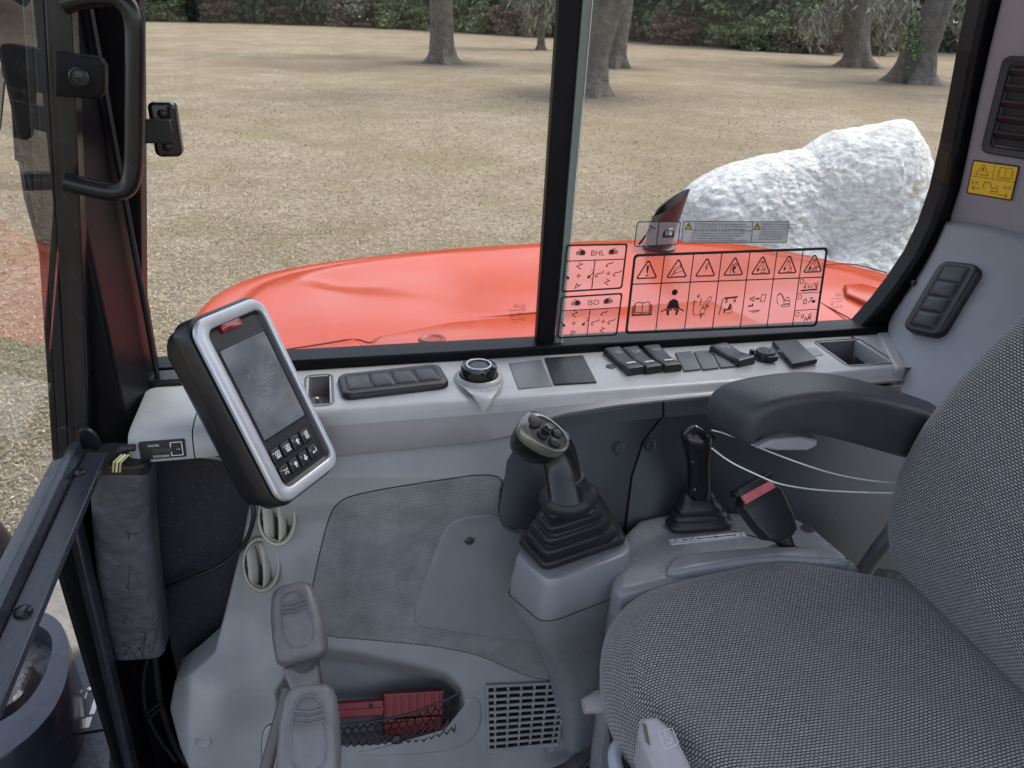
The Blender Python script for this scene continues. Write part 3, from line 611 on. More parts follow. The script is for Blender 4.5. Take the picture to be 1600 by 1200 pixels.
mb = MB(); mb.tube([L_[0]+np.array([.001, -.001, 0]), L_[1]+np.array([.001, -.001, 0])], .0009, 5); mb.build('bright_edge', mat('glass_edge_bright', (.62, .66, .6), .3), WIN)
# latch on the glass
lt = at(259, 200, Y=YW-.01); T = thing('window_latch', 'small black latch clipped to the window glass beside the front pillar', 'latch', lt)
fr = Fr(lt, (1, 0, 0), (0, 0, 1)); a0, b0 = fr.px(246, 243); a1, b1 = fr.px(275, 158)
mb = MB(); slab(mb, fr, rrect(a0, a1, b0, b1, .008), -.004, .014, .004); mb.build('latch_plate', GLOSSB, T)
mb = MB(); mb.box(fr, a0-.02, a1-.006, -.016, .014, .013, .026); mb.build('lever', BLKP, T, bevel=.002)
mb = MB(); mb.tube([fr(a0-.021, -.018, .014), fr(a0-.021, .020, .014)], .006, 10); mb.build('hinge', BLKP, T)
for v in (b0+.014, b1-.014):
    mb = MB(); mb.lathe(Fr(fr((a0+a1)/2, v, .014), (1, 0, 0), (0, 0, 1)), [(.006, 0), (.006, .002), (.003, .004), (0, .004)], 12, cap=False); mb.build('screw', BLKP, T)

# ================================================================== FRONT WINDSCREEN: rail, stile, glass, handle
XF = -.345
WS = thing('windscreen', 'front windscreen seen edge-on with black steel rail and grab handle', 'windscreen', (XF, .95, 1.75))
rl0, rl1 = at(112, 708, X=XF), at(-60, 1062, X=XF); rd = nrm(rl1-rl0); rn = np.array([1.0, 0, 0]); ru = nrm(np.cross(rn, rd)); ru = ru if ru[2] > 0 else -ru
def rp_(s, a, b): return rl0+rd*s+rn*a+ru*b
RLn = float(np.linalg.norm(rl1-rl0))+.1
for nm, prof2, m in (('inner_flange', [(0.012, -.006), (.036, -.009), (.038, -.016), (.012, -.012)], RAILM), ('rail_ridge', [(-.002, -.012), (-.002, .010), (.009, .010), (.011, -.012)], RAILM), ('outer_flange', [(-.03, -.016), (-.003, -.008), (-.003, -.014), (-.03, -.022)], RAILM), ('rail_seal', [(-.004, -.012), (-.004, .002), (-.0022, .003), (-.0022, -.012)], RUBBER)):
    mb = MB(); mb.prism([rp_(-.01, a, b) for a, b in prof2], [rp_(RLn, a, b) for a, b in prof2]); mb.build(nm, m, WS, bevel=.0012)
mb = MB(); tabp = smoothpoly([(0.006, -.012), (.006, .020), (.016, .026), (.028, .014), (.030, -.012)], 1); mb.prism([rp_(-.022, a, b) for a, b in tabp], [rp_(-.016, a, b) for a, b in tabp]); mb.build('corner_tab', BLACKG, WS, bevel=.001)
for (x, y) in ((122, 740), (36, 957)):
    q = at(x, y, n=ru, p=rp_(0, .02, -.007)); mb = MB(); mb.lathe(Fr(q, rn, rd if np.cross(rn, rd) @ ru > 0 else -rd), [(.009, -.002), (.008, .003), (.004, .005), (0, .005)], 14, cap=False); mb.build('bolt', BLACKG, WS)
s0, s1 = at(92, 0, Y=.985), at(126, 705, Y=.985)
def st_(z): return s1+(s0-s1)*((z-s1[2])/(s0[2]-s1[2]))
for nm, x0, x1, y0, y1, m in (('stile', -.012, .014, -.008, .018, BLACKG), ('stile_seal', -.026, -.013, -.004, .012, RUBBER), ('stile_flange', -.036, -.0265, .002, .010, BLACKG)):
    mb = MB(); mb.prism([st_(1.73)+np.array(d) for d in ((x0, y0, 0), (x1, y0, 0), (x1, y1, 0), (x0, y1, 0))], [st_(2.75)+np.array(d) for d in ((x0, y0, 0), (x1, y0, 0), (x1, y1, 0), (x0, y1, 0))]); mb.build(nm, m, WS, bevel=.002)
# upper pane and lower pane
g0 = rp_(0, -.0005, -.004); g1 = rp_(RLn, -.0005, -.004)
tp = st_(2.72); mb = MB(); mb.add([g0+np.array([0, .02, 0]), g1, g1+np.array([tp[0]-s1[0], 0, 1.0]), np.array([tp[0]-.012, tp[1]+.0, 2.72])], [(0, 1, 2, 3)]); mb.build('upper_pane', GLASSF, WS, smooth=0)
# grab handle
hy = .955
H3 = [at(x, y, Y=hy) for x, y in [(98, 6), (130, -4), (178, -6), (200, 8), (210, 34), (211, 80), (210, 150), (210, 220), (208, 268), (202, 292), (184, 301), (150, 296), (102, 284)]]
mb = MB(); mb.tube(smoothpoly(H3, 2, False), .0105, 14); mb.build('grab_handle', BLACKG, WS, smooth=60)
frb = Fr(at(128, 118, Y=hy+.012), (1, 0, 0), (0, 0, 1)); pts = [frb.px(x, y) for x, y in [(88, 81), (146, 88), (158, 92), (165, 104), (165, 142), (158, 152), (146, 154), (88, 150)]]
mb = MB(); slab(mb, frb, ccw(pts), -.012, .004, .002); mb.build('bracket', BLACK, WS)
mb = MB(); u, v = frb.px(126, 120); mb.lathe(Fr(frb(u, v, .004), frb.u, frb.v), [(.0105, 0), (.0105, .003), (.0085, .004), (.008, .0015), (.004, .0015), (0, .003)], 18, cap=False); mb.build('bolt', BLACKG, WS)
# wiper outside the windscreen
WX = -.40
wp = [at(x, y, X=WX) for x, y in [(14, -60), (22, 0), (30, 120), (36, 250)]]; T = thing('wiper', 'black windscreen wiper arm outside the front glass, at the far left', 'wiper', wp[-1])
mb = MB(); mb.tube(wp, [.013, .013, .012, .010], 8); mb.build('wiper_arm', BLACK, T)
wq = [at(x, y, X=WX-.005) for x, y in [(36, 250), (44, 310), (60, 372), (66, 400)]]; mb = MB(); mb.tube(wq, [.006, .005, .004, .003], 6); mb.build('wiper_blade', RUBBER, T)
wq = [at(x, y, X=WX-.02) for x, y in [(14, 60), (4, 120), (-4, 200)]]; mb = MB(); mb.tube(wq, .004, 6); mb.build('wiper_link', BLACK, T)
# lower front post
q0, q1 = at(112, 828, X=-.362), at(192, 1215, X=-.362)
mb = MB(); mb.prism([q0+np.array(d) for d in ((-.012, -.014, .02), (.012, -.014, .02), (.012, .014, .02), (-.012, .014, .02))], [q1+np.array(d) for d in ((-.012, -.014, -.3), (.012, -.014, -.3), (.012, .014, -.3), (-.012, .014, -.3))]); mb.build('lower_post', RAILM, CAB, bevel=.003)

# ================================================================== IN FRONT OF THE CAB, seen through the lower opening
dz = 1.02
dk = [at(x, y, Z=dz) for x, y in [(112, 1022), (150, 1003), (185, 1010)]]
DECK = thing('swing_deck', 'blue-grey painted steel deck in front of the cab with data plate', 'machine deck', (dk[0][0], dk[0][1], .6))
mb = MB(); P0 = [(dk[0][0]-.25, dk[0][1]-.05, dz), (dk[0][0], dk[0][1], dz), (-.386, dk[1][1]+.02, dz), (-.386, .1, dz), (-1.2, .1, dz), (-1.2, dk[0][1]-.3, dz)]
P0 = [np.array(p) for p in P0]; mb.prism([p-np.array([0, 0, .42]) for p in P0], P0); mb.build('deck_plate', STEELB, DECK, bevel=.01)
frd = Fr(at(137, 1110, Z=dz), at(150, 1145, Z=dz)-at(160, 1100, Z=dz), (0, 0, 1)); 
pq = [at(x, y, Z=dz+.002) for x, y in [(133, 1076), (165, 1072), (160, 1140), (115, 1147)]]; fp = Fr(pq[3]+(0, 0, .0005), pq[2]-pq[3], pq[0]-pq[3]); wdt = float(np.linalg.norm(pq[2]-pq[3])); hgt = float(np.linalg.norm(pq[0]-pq[3]))
T = thing('data_plate', 'small riveted black and silver data plate on the blue-grey deck', 'data plate', pq[3])
mb = MB(); slab(mb, fp, rrect(0, wdt*1.2, 0, hgt, .004), 0, .0015); mb.build('plate', mat('plate_black', (.02, .02, .022), .35), T)
mb = MB()
for a, b, c_, d_ in ((.08, .30, .1, .42), (.36, .86, .30, .46), (.36, .9, .70, .90), (.04, .98, .0, .03), (.04, .98, .97, 1.0)): fillp(mb, fp, [(c_*wdt*1.2, a*hgt), (d_*wdt*1.2, a*hgt), (d_*wdt*1.2, b*hgt), (c_*wdt*1.2, b*hgt)], .0018)
mb.build('silver_field', mat('plate_silver', (.6, .6, .6), .35, metal=.5), T)
for a, b in ((.08, .06), (.08, .94)):
    mb = MB(); mb.lathe(Fr(fp(a*wdt, b*hgt, .0015), fp.u, fp.v), [(.006, 0), (.005, .003), (0, .004)], 10, cap=False); mb.build('rivet', CHROME, T)
# cast swing bracket ring
ZC = 1.17
outp = smoothpoly([(-120, 985), (-10, 940), (55, 950), (88, 962), (106, 988), (111, 1030), (104, 1075), (78, 1125), (20, 1178), (-60, 1215), (-160, 1200)], 2); inp_ = smoothpoly([(-110, 1010), (-10, 968), (45, 973), (72, 984), (82, 1002), (76, 1035), (60, 1070), (34, 1103), (0, 1125), (-50, 1145), (-120, 1150)], 2)
Ow = [at(x, y, Z=ZC) for x, y in outp]; Iw = [at(x, y, Z=ZC) for x, y in inp_]
T = thing('swing_bracket', 'heavy curved cast steel bracket in front of the cab at lower left', 'swing bracket', (float(np.mean([p[0] for p in Ow])), float(np.mean([p[1] for p in Ow])), dz))
dn = np.array([0, 0, 1.0]); dw = np.array([.0, .0, -.135])
mb = MB(); mb.grid([[p+dw*1.1 for p in Ow], [p-dn*.012 for p in Ow], [p*.0+p+(i_-p)*.06 for p, i_ in zip(Ow, Iw)], [p+(i_-p)*.94 for p, i_ in zip(Ow, Iw)], [p-dn*.012 for p in Iw], [p+dw*.9 for p in Iw]], closev=True); mb.build('casting', STEELB, T, smooth=50)
mb = MB(); ci = np.mean(Iw, axis=0); mb.grid([[p-dn*.05 for p in Iw], [ci+(p-ci)*.55-dn*.06 for p in Iw], [ci+(p-ci)*.5-dn*.03 for p in Iw], [ci+(p-ci)*.3-dn*.02 for p in Iw], [ci-dn*.02 for p in Iw]], closev=True); mb.build('boss', mat('greasy_steel', (.05, .05, .055), .35, metal=.5, var=.6, vscale=30, bump=.5, bscale=60), T, smooth=50)
hp = [at(x, y, X=-.62) for x, y in [(-30, 830), (5, 868), (18, 910), (8, 960)]]
mb = MB(); mb.tube(smoothpoly(hp, 2, False), .03, 12); mb.build('hydraulic_hose', RUBBER, T, smooth=60)
# ================================================================== SIDE CONSOLE (grey ledge under the window)
ZL = ZS
def lpx(pts, z=ZL): return [tuple(at(x, y, Z=z)[:2]) for x, y in pts]
CON = thing('side_console', 'light grey side console ledge with switches under the window', 'console', (.43, 1.05, 1.75))
frl = Fr((0, 0, ZL), (1, 0, 0), (0, 1, 0))
# the ledge top is a grid with two real openings: the toggle tray and the cup tray
tray = lpx([(481, 628), (516, 590)]); ta = (min(lpx([(481, 630), (483, 588)]), key=lambda p: p[0])[0], lpx([(515, 600)])[0][0], lpx([(505, 631)])[0][1], lpx([(498, 588)])[0][1])
ca = (lpx([(1283, 540)])[0][0], lpx([(1362, 545)])[0][0], lpx([(1320, 571)])[0][1], lpx([(1310, 533)])[0][1])
xs = sorted(set([-.115, ta[0], ta[1], ca[0], ca[1], .905]+list(np.linspace(ta[1]+.03, ca[0]-.03, 16)))); yb = 1.131
def front(x): return .990                                           # y of the lip
ys = sorted(set([.998, ta[2], ta[3], ca[2], ca[3], yb]))
mb = MB()
for i in range(len(xs)-1):
    for j in range(len(ys)-1):
        xm, ym = (xs[i]+xs[i+1])/2, (ys[j]+ys[j+1])/2
        if any(h[0] < xm < h[1] and h[2] < ym < h[3] for h in (ta, ca)): continue
        mb.add([frl(xs[i], ys[j]), frl(xs[i+1], ys[j]), frl(xs[i+1], ys[j+1]), frl(xs[i], ys[j+1])], [(0, 1, 2, 3)])
FB = [(float(q_[0]), float(q_[2])) for q_ in (at(x_, y_, Y=.9735) for x_, y_ in [(440, 722), (530, 714), (640, 703), (760, 691), (800, 684), (826, 672), (850, 660), (880, 650), (960, 637), (1035, 629), (1130, 620), (1420, 597)])]
def facebot(x): return interp(x, FB)
G = []
for x in np.linspace(-.115, .905, 60):
    zb_ = facebot(x); G.append([(x, .998, ZL), (x, .9925, ZL-.0012), (x, .989, ZL-.0045), (x, .9865, ZL-.010), (x, .982, ZL-.02*min(1, (ZL-zb_)/.05)-.006), (x, .975, zb_+.004), (x, .977, zb_), (x, 1.03, zb_)])
mb.grid(G)
mb.add([(.905, .982, 1.79), (.905, yb, 1.79), (.905, yb, ZL), (.905, .9925, ZL)], [(0, 1, 2, 3)])
mb.build('ledge', LEDGE, CON, smooth=40)
# face below the lip, slightly lavender
mb = MB(); G = []
for x in np.linspace(-.112, .904, 60):
    zb_ = facebot(x); G.append([(x, .9868, ZL-.0115), (x, .9812, ZL-.021*min(1, (ZL-zb_)/.05)-.006), (x, .9735, zb_+.0045), (x, .9760, zb_-.0005)])
mb.grid(G); mb.build('console_face', LAV, CON, smooth=40)
for nm, h, dp, m in (('toggle_tray', ta, .030, mat('tray_brown_plastic', (.13, .12, .125), .5)), ('cup_tray', ca, .055, mat('tray_grey_plastic', (.07, .073, .082), .4, bump=.2, bscale=600))):  # toggle tray in its own dark brown-grey plastic
    P = rrect(h[0]-.0005, h[1]+.0005, h[2]-.0005, h[3]+.0005, .007); q = [((a-(h[0]+h[1])/2)*.88+(h[0]+h[1])/2, (b-(h[2]+h[3])/2)*.8+(h[2]+h[3])/2) for a, b in P]
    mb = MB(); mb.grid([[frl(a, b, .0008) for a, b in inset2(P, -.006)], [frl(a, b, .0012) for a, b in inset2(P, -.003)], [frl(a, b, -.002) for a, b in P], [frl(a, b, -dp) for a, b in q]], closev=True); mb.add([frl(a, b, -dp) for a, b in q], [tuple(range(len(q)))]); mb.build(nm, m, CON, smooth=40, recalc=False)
tc_ = frl((ta[0]+ta[1])/2-.003, ta[2]+.016, -.028); mb = MB(); mb.lathe(Fr(tc_, (1, 0, 0), (0, 1, 0)), [(.0085, 0), (.0085, .005), (.006, .005), (.006, .010), (.0022, .010), (.003, .030), (.0018, .031), (0, .031)], 14, cap=False); mb.build('toggle_switch', CHROME, CON)
# raised cap at the end of the ledge
mb = MB(); mb.add([frl(.905, .9925), frl(.930, .9925), frl(.985, yb), frl(.905, yb)], [(0, 1, 2, 3)]); mb.build('ledge_corner', LEDGE, CON)
cap4 = [(.892, .984), (.912, .984), (.990, 1.131), (.962, 1.131)]; mb = MB(); mb.prism([frl(a, b, -.03) for a, b in cap4], [frl(a, b, .0045) for a, b in cap4]); mb.build('end_cap', LEDGE, CON, bevel=.004, seg=3)
# ---- air outlet on the ledge
def outlet(fr, P4, name, parent, nseg=4, long_u=True):
    (a0, b0), (a1, b1) = P4
    v = MB(); slab(v, fr, rrect(a0, a1, b0, b1, min(b1-b0, a1-a0)*.22), -.006, .010, .005); o = v.build(name, BLKP, parent)
    i0, i1, j0, j1 = a0+(a1-a0)*.07 if long_u else a0+(a1-a0)*.17, a1-(a1-a0)*.07 if long_u else a1-(a1-a0)*.17, b0+(b1-b0)*.17 if long_u else b0+(b1-b0)*.07, b1-(b1-b0)*.17 if long_u else b1-(b1-b0)*.07
    v = MB(); slab(v, fr, rrect(i0-.002, i1+.002, j0-.002, j1+.002, .008), .0095, .0104, .0004); v.build('gap', PRINT, o)
    for k in range(nseg):
        if long_u: s0, s1 = i0+(i1-i0)*k/nseg, i0+(i1-i0)*(k+1)/nseg; pl = rrect(s0+.0008, s1-.0008, j0, j1, .003)
        else: s0, s1 = j0+(j1-j0)*k/nseg, j0+(j1-j0)*(k+1)/nseg; pl = rrect(i0, i1, s0+.0008, s1-.0008, .003)
        # each flap a shallow barrel
        aa = np.array(pl); v = MB(); cx, cy = aa.mean(0); hy_ = ((j1-j0) if long_u else (i1-i0))/2; ax = 1 if long_u else 0; cc = (cx, cy)[ax]
        rows = [[fr(a, b, .0096) for a, b in pl], [fr(a, b, .0105+.005*(1-(((a, b)[ax]-cc)/hy_)**2)) for a, b in inset2(pl, .0008)]]
        for s in (.7, .4, .12): rows.append([fr(cx+(a-cx)*s, cy+(b-cy)*s, .011+.005*(1-(((a, b)[ax]-cc)*s/hy_)**2)-(.004*(1-s) if k == (0 if long_u else nseg-1) else 0)) for a, b in pl])
        v.grid(rows, closev=True); v.add(rows[-1], [tuple(range(len(pl)))]); v.build('flap', SWP, o, smooth=50)
    return o
vo = Fr(at(608, 600, Z=ZL), at(688, 590, Z=ZL)-at(531, 608, Z=ZL), (0, 1, 0)); p0, p1 = at(533, 626, Z=ZL), at(690, 575, Z=ZL)
a0, b0 = vo.uv(at(536, 627, Z=ZL)); a1, b1 = vo.uv(at(686, 575, Z=ZL)); outlet(vo, ((a0, b0), (a1, b1)), 'air_outlet', CON)
# ---- control dial with its skirt
dc = at(748, 592, Z=ZL); fd = Fr(dc, (1, 0, 0), (0, 1, 0)); mb = MB()
mb.lathe(fd, [(.040, -.004), (.038, .004), (.031, .008), (.0295, .006)], 36, cap=False); G = []
for k in range(25):                                                # the cone that runs down over the face of the console
    t = math.pi+math.pi*k/24; e = np.array([math.cos(t), math.sin(t)]); ap_ = at(757, 644, Y=.972); r0 = fd(e[0]*.0395, e[1]*.0395, .003); G.append([r0*(1-q_)+(ap_+np.array([e[0]*.003, e[1]*.002, 0]))*q_+np.array([0, -.012, .012])*math.sin(math.pi*q_) for q_ in (0, .08, .25, .5, .75, .92, 1.0)])
mb.grid(G); mb.build('dial_skirt', LEDGE, CON, smooth=60)
mb = MB(); G = []
for r, h in [(.0285, .004), (.0285, .010), (.0280, .0105), (.0282, .020), (.0270, .0235), (.0225, .0255), (.0205, .0245), (.0195, .0225), (.0, .0215)]:
    G.append([fd((r*(1+(.012 if 0.009 < h < .021 and j % 2 else 0)))*math.cos(2*math.pi*j/60), (r*(1+(.012 if 0.009 < h < .021 and j % 2 else 0)))*math.sin(2*math.pi*j/60), h) for j in range(60)])
mb.grid(G, closev=True); dl = mb.build('dial', GLOSSB, CON, smooth=35)
mb = MB(); mb.lathe(fd, [(.0203, .0252), (.0196, .0262), (.0180, .0262), (.0174, .0252)], 36, cap=False); mb.build('chrome_ring', SILVER, dl)
mb = MB(); mb.lathe(fd, [(.0135, .0218), (.0128, .0238), (.006, .0246), (0, .0247)], 30, cap=False); mb.build('button', SWP, dl)
# ---- blank covers and the membrane switch pad
for k, pts in enumerate([[(795, 567), (846, 561), (863, 602), (810, 607)], [(851, 560), (911, 556), (932, 597), (866, 601)]]):
    pl = ccw(lpx(pts, ZL+.002)); cover = MB(); slab(cover, frl, pl, -.002, .0018 if k == 0 else .0035, .0012); o = cover.build('blank_cover' if k == 0 else 'switch_pad', mat('cover_grey', (.12, .125, .135), .42, bump=.2, bscale=700) if k == 0 else BLKP, CON)
    if k == 1:
        fp2 = Fr((*pl[0], ZL+.0036), (1, 0, 0), (0, 1, 0)); c4 = lpx(pts, ZL+.0036); mb = MB(); lettp = MB()
        def bil(u, v): c = [np.array(p) for p in c4]; return tuple((c[3]*(1-u)+c[2]*u)*(1-v)+(c[0]*(1-u)+c[1]*u)*v)
        for (u, v) in ((.28, .72), (.70, .72), (.28, .3), (.70, .3)):
            q = [bil(u-.13, v-.12), bil(u+.13, v-.12), bil(u+.13, v+.12), bil(u-.13, v+.12)]
            stroke(mb, frl, q, .0007, .0037, closed=True); stroke(mb, frl, [bil(u-.07, v-.05), bil(u, v+.06), bil(u+.07, v-.04)], .0006, .0037); stroke(mb, frl, [bil(u-.08, v), bil(u+.08, v+.02)], .0005, .0037)
        stroke(mb, frl, [bil(.08, .1), bil(.92, .1), bil(.92, .92), bil(.08, .92)], .0006, .0037, closed=True); mb.build('pictogram', GREYPRINT, o)
q = lpx([(954, 573)])[0]; mb = MB(); mb.lathe(Fr((*q, ZL), (1, 0, 0), (0, 1, 0)), [(.0078, -.001), (.0075, .0015), (.004, .0025), (0, .0026)], 18, cap=False); mb.build('plug', BLKP, CON)
# ---- rocker switches and blanks
def rocker(pts, sym, name='rocker_switch', bar=True):
    c4 = [np.array(p) for p in lpx(pts, ZL+.006)]                  # TL TR BR BL (TL,TR are at the window side)
    cb = (c4[2]+c4[3])/2; ct = (c4[0]+c4[1])/2; fr = Fr((*cb, ZL), (*(c4[2]-c4[3]), 0), (*(ct-cb), 0)); L_ = float(np.linalg.norm(ct-cb)); W_ = float(np.linalg.norm(c4[2]-c4[3])+np.linalg.norm(c4[1]-c4[0]))/2*.96
    mb = MB(); G = []
    for t, h in ((-.02, 0), (-.015, .008), (.0, .0125), (.05, .0140), (.2, .0125), (.45, .0095), (.7, .0105), (.9, .0130), (.97, .0130), (1.0, .011), (1.02, 0)):
        G.append([fr(-W_/2, t*L_, 0), fr(-W_/2, t*L_, h*.75), fr(-W_/2+.0015, t*L_, h*.95), fr(-W_*.3, t*L_, h), fr(W_*.3, t*L_, h), fr(W_/2-.0015, t*L_, h*.95), fr(W_/2, t*L_, h*.75), fr(W_/2, t*L_, 0)])
    mb.grid(G); o = mb.build(name, SWP, CON, smooth=50)
    ic = MB()
    if bar: fillp(ic, fr, [(-W_*.28, .17*L_), (W_*.28, .17*L_), (W_*.28, .23*L_), (-W_*.28, .23*L_)], .0140)
    u0, v0, s = 0, .72*L_, W_*.22; hh = .0128
    if sym == 'lamp':
        stroke(ic, fr, circ(u0, v0, s*.45, 10), .0008, hh, True)
        for k in range(8): a = k*math.pi/4; stroke(ic, fr, [(u0+math.cos(a)*s*.7, v0+math.sin(a)*s*.7), (u0+math.cos(a)*s, v0+math.sin(a)*s)], .0008, hh)
    elif sym == 'wiper':
        stroke(ic, fr, [(u0-s, v0+s*.5), (u0-s*.6, v0-s*.5), (u0+s*.6, v0-s*.5), (u0+s, v0+s*.5)], .0008, hh, True); stroke(ic, fr, [(u0, v0-s*.8), (u0+s*.5, v0+s*.4)], .0008, hh)
    else:
        stroke(ic, fr, [(u0-s, v0+s*.5), (u0-s*.6, v0-s*.5), (u0+s*.6, v0-s*.5), (u0+s, v0+s*.5)], .0008, hh, True)
        for k in (-1, 0, 1): stroke(ic, fr, [(u0+k*s*.5, v0+s*.2), (u0+k*s*.5, v0+s*1.1)], .0007, hh)
    ic.build('pictogram', mat('switch_icon', (.45, .45, .46), .5), o); return o
for pts, sym in [([(968, 547), (992, 545), (1008, 578), (979, 582)], 'lamp'), ([(996, 546), (1020, 544), (1036, 576), (1008, 580)], 'wiper'), ([(1026, 544), (1050, 542), (1066, 574), (1037, 577)], 'washer')]: rocker(pts, sym)
rocker([(1135, 541), (1165, 538), (1179, 563), (1154, 569)], 'wash2', bar=False)
for pts in ([(1055, 552), (1080, 549), (1095, 577), (1069, 580)], [(1084, 550), (1107, 548), (1123, 575), (1098, 578)], [(1112, 549), (1133, 547), (1151, 572), (1126, 575)]):
    mb = MB(); slab(mb, frl, ccw(lpx(pts, ZL+.002)), -.001, .0035, .0012); mb.build('blank_switch', mat('cover_grey2', (.075, .08, .09), .42, bump=.2, bscale=700), CON)
# socket cap
sc_ = at(1196, 552, Z=ZL+.01); fs = Fr((sc_[0], sc_[1], ZL), (1, 0, 0), (0, 1, 0)); mb = MB(); mb.lathe(fs, [(.0185, 0), (.0185, .002), (.0165, .004), (.0165, .013), (.015, .0155), (0, .016)], 26, cap=False); o = mb.build('socket_cap', BLKP, CON)
for tb in ((-.007, .012, -.0215, -.013), (-.022, -.014, .008, .016)):
    mb = MB(); slab(mb, fs, rrect(*tb, .002), .004, .0125, .001); mb.build('cap_tab', BLKP, o)
mb = MB()
for k in range(5): a = k*1.2566; slab(mb, fs, circ(math.cos(a)*.0075, math.sin(a)*.0075, .0022, 8), .0158, .0165)
mb.build('cap_emboss', SWP, o)
# flat hinged cover
pts = [(1207, 534), (1244, 531), (1277, 563), (1238, 570)]; pl = ccw(lpx(pts, ZL+.008)); mb = MB(); slab(mb, frl, pl, .002, .010, .0015); o = mb.build('hinged_cover', BLKP, CON)
mb = MB(); q = lpx([(1222, 549)], ZL+.010)[0]; slab(mb, frl, circ(q[0]-.004, q[1], .006, 14), .0098, .0108); mb.build('finger_notch', PRINT, o)
pl = ccw(lpx([(1258, 545), (1275, 543), (1287, 555), (1268, 558)])); mb = MB(); slab(mb, frl, pl, -.001, .0008); mb.build('label_patch', mat('patch_grey', (.24, .245, .26), .5), CON)

# ================================================================== CORNER POD WITH HOUR METER
POD = thing('corner_pod', 'light grey corner pod at the front end of the console', 'console pod', (-.27, .98, 1.75))
pc = [at(212, 612, Z=1.822), at(212, 676, Z=1.800), at(300, 612, Z=1.822), at(300, 650, Z=1.800)]
xL, xR = -.284, -.205; secs = []
# section from back top to front bottom (y, z)
sec = [(1.088, 1.740), (1.088, 1.822), (1.084, 1.828), (1.075, 1.831), (1.06, 1.831), (.965, 1.830), (.948, 1.828), (.939, 1.820), (.9335, 1.800), (.9345, 1.792), (.945, 1.787), (1.02, 1.76)]
mb = MB(); G = []
for x, ins in ((xL, .012), (xL+.004, .004), (xL+.012, 0), (xR-.0, 0)):
    cyz = np.array([1.0, 1.80]); G.append([(x, *(np.array(p)+(cyz-np.array(p))*ins*6)) for p in sec])
mb.grid(G); mb.add(G[0], [tuple(range(len(sec)))]); mb.build('housing', LEDGE, POD, smooth=45)
mb = MB(); G = [[(x, y+sh, z) for y, z in sec] for x, sh in ((xR+.0016, 0), (-.18, .0), (-.15, .004), (-.12, .02), (-.10, .04))]; mb.grid(G); mb.build('link_housing', LEDGE, POD, smooth=45)
mb = MB(); wall = [at(x, y, Y=.985) for x, y in [(296, 716), (345, 722), (372, 745), (392, 792), (420, 800), (470, 760), (480, 690), (300, 690)]]; mb.prism(wall, [p+np.array([0, .05, 0]) for p in wall]); mb.build('bracket_web', LEDGE, POD, bevel=.006)
frf = Fr((-.30, .9345, 1.796), (1, 0, 0), (0, .004, .03)); 
# hour meter on the front face
hp4 = [frf.px(x, y) for x, y in [(219, 691), (288, 686), (290, 712), (221, 718)]]
HM = thing('hour_meter', 'small black hour meter on the front of the grey corner pod', 'hour meter', frf(hp4[3][0], hp4[3][1]), None)
u0, u1, v0, v1 = min(p[0] for p in hp4), max(p[0] for p in hp4), min(p[1] for p in hp4), max(p[1] for p in hp4)
frf = Fr(frf(0, 0)+frf.w*(.001 if frf.w[1] < 0 else -.001), frf.u, frf.v); W_ = u1-u0; H_ = v1-v0
if frf.w[1] > 0: frf.w = -frf.w
mb = MB(); slab(mb, frf, rrect(u0, u1, v0, v1, .0015), -.004, .0022, .0008); mb.build('meter_face', PRINT, HM)
mb = MB(); fillp(mb, frf, [(u0+W_*.28, v0+H_*.36), (u0+W_*.72, v0+H_*.36), (u0+W_*.72, v0+H_*.62), (u0+W_*.28, v0+H_*.62)], .0026); mb.build('lcd', mat('lcd_dark', (.035, .04, .035), .2), HM)
mb = MB(); stroke(mb, frf, [(u0+W_*.69, v0+H_*.65), (u0+W_*.69, v0+H_*.9), (u0+W_*.94, v0+H_*.9), (u0+W_*.94, v0+H_*.14), (u0+W_*.69, v0+H_*.14), (u0+W_*.69, v0+H_*.34)], .0010, .0026); mb.build('white_outline', WHITE, HM)
lettering('HOURS', frf, u0+W_*.2, v0+H_*.74, H_*.17, WHITE, HM, w=.0026); lettering('DOOSAN', frf, u0+W_*.28, v0+H_*.10, H_*.19, WHITE, HM, w=.0026); lettering('1/10', frf, u0+W_*.80, v0+H_*.45, H_*.12, WHITE, HM, w=.0026)


# ================================================================== MONITOR
az, el_ = R(54), R(27); mn = np.array([math.sin(az)*math.cos(el_), -math.cos(az)*math.cos(el_), math.sin(el_)])
mc = at(416, 634, Y=.90)
q4 = [at(x, y, n=mn, p=mc) for x, y in [(301, 512), (408, 474), (531, 712), (432, 787)]]           # TL TR BR BL
upv = nrm((q4[0]-q4[3])+(q4[1]-q4[2])); FM = Fr(np.mean(q4, axis=0), np.cross(upv, mn), upv)
hw, hh = .061, .1245
MON = thing('monitor', 'tilted dark grey display monitor with silver bezel and keypad on the console corner', 'monitor', FM(0, 0, -.03))
mb = MB(); o0 = rrect(-hw-.004, hw+.004, -hh-.004, hh+.004, .025, 8)
rows = [[FM(a*.80, b*.84-.004, -.068) for a, b in o0], [FM(a*.88, b*.90, -.066) for a, b in o0], [FM(a*.95, b*.95, -.056) for a, b in o0], [FM(a*.985, b*.985, -.036) for a, b in o0], [FM(a*.99, b*.99, -.035) for a, b in o0], [FM(a*1.01, b*1.006, -.033) for a, b in o0], [FM(a*1.005, b*1.003, -.009) for a, b in o0], [FM(a*.98, b*.985, -.0065) for a, b in o0]]
mb.grid(rows, closev=True, capu=True); mb.build('body_shell', BLKP, MON, smooth=45)
ob, ib = rrect(-hw, hw, -hh, hh, .022, 8), rrect(-hw+.0165, hw-.0085, -hh+.015, hh-.015, .013, 8)
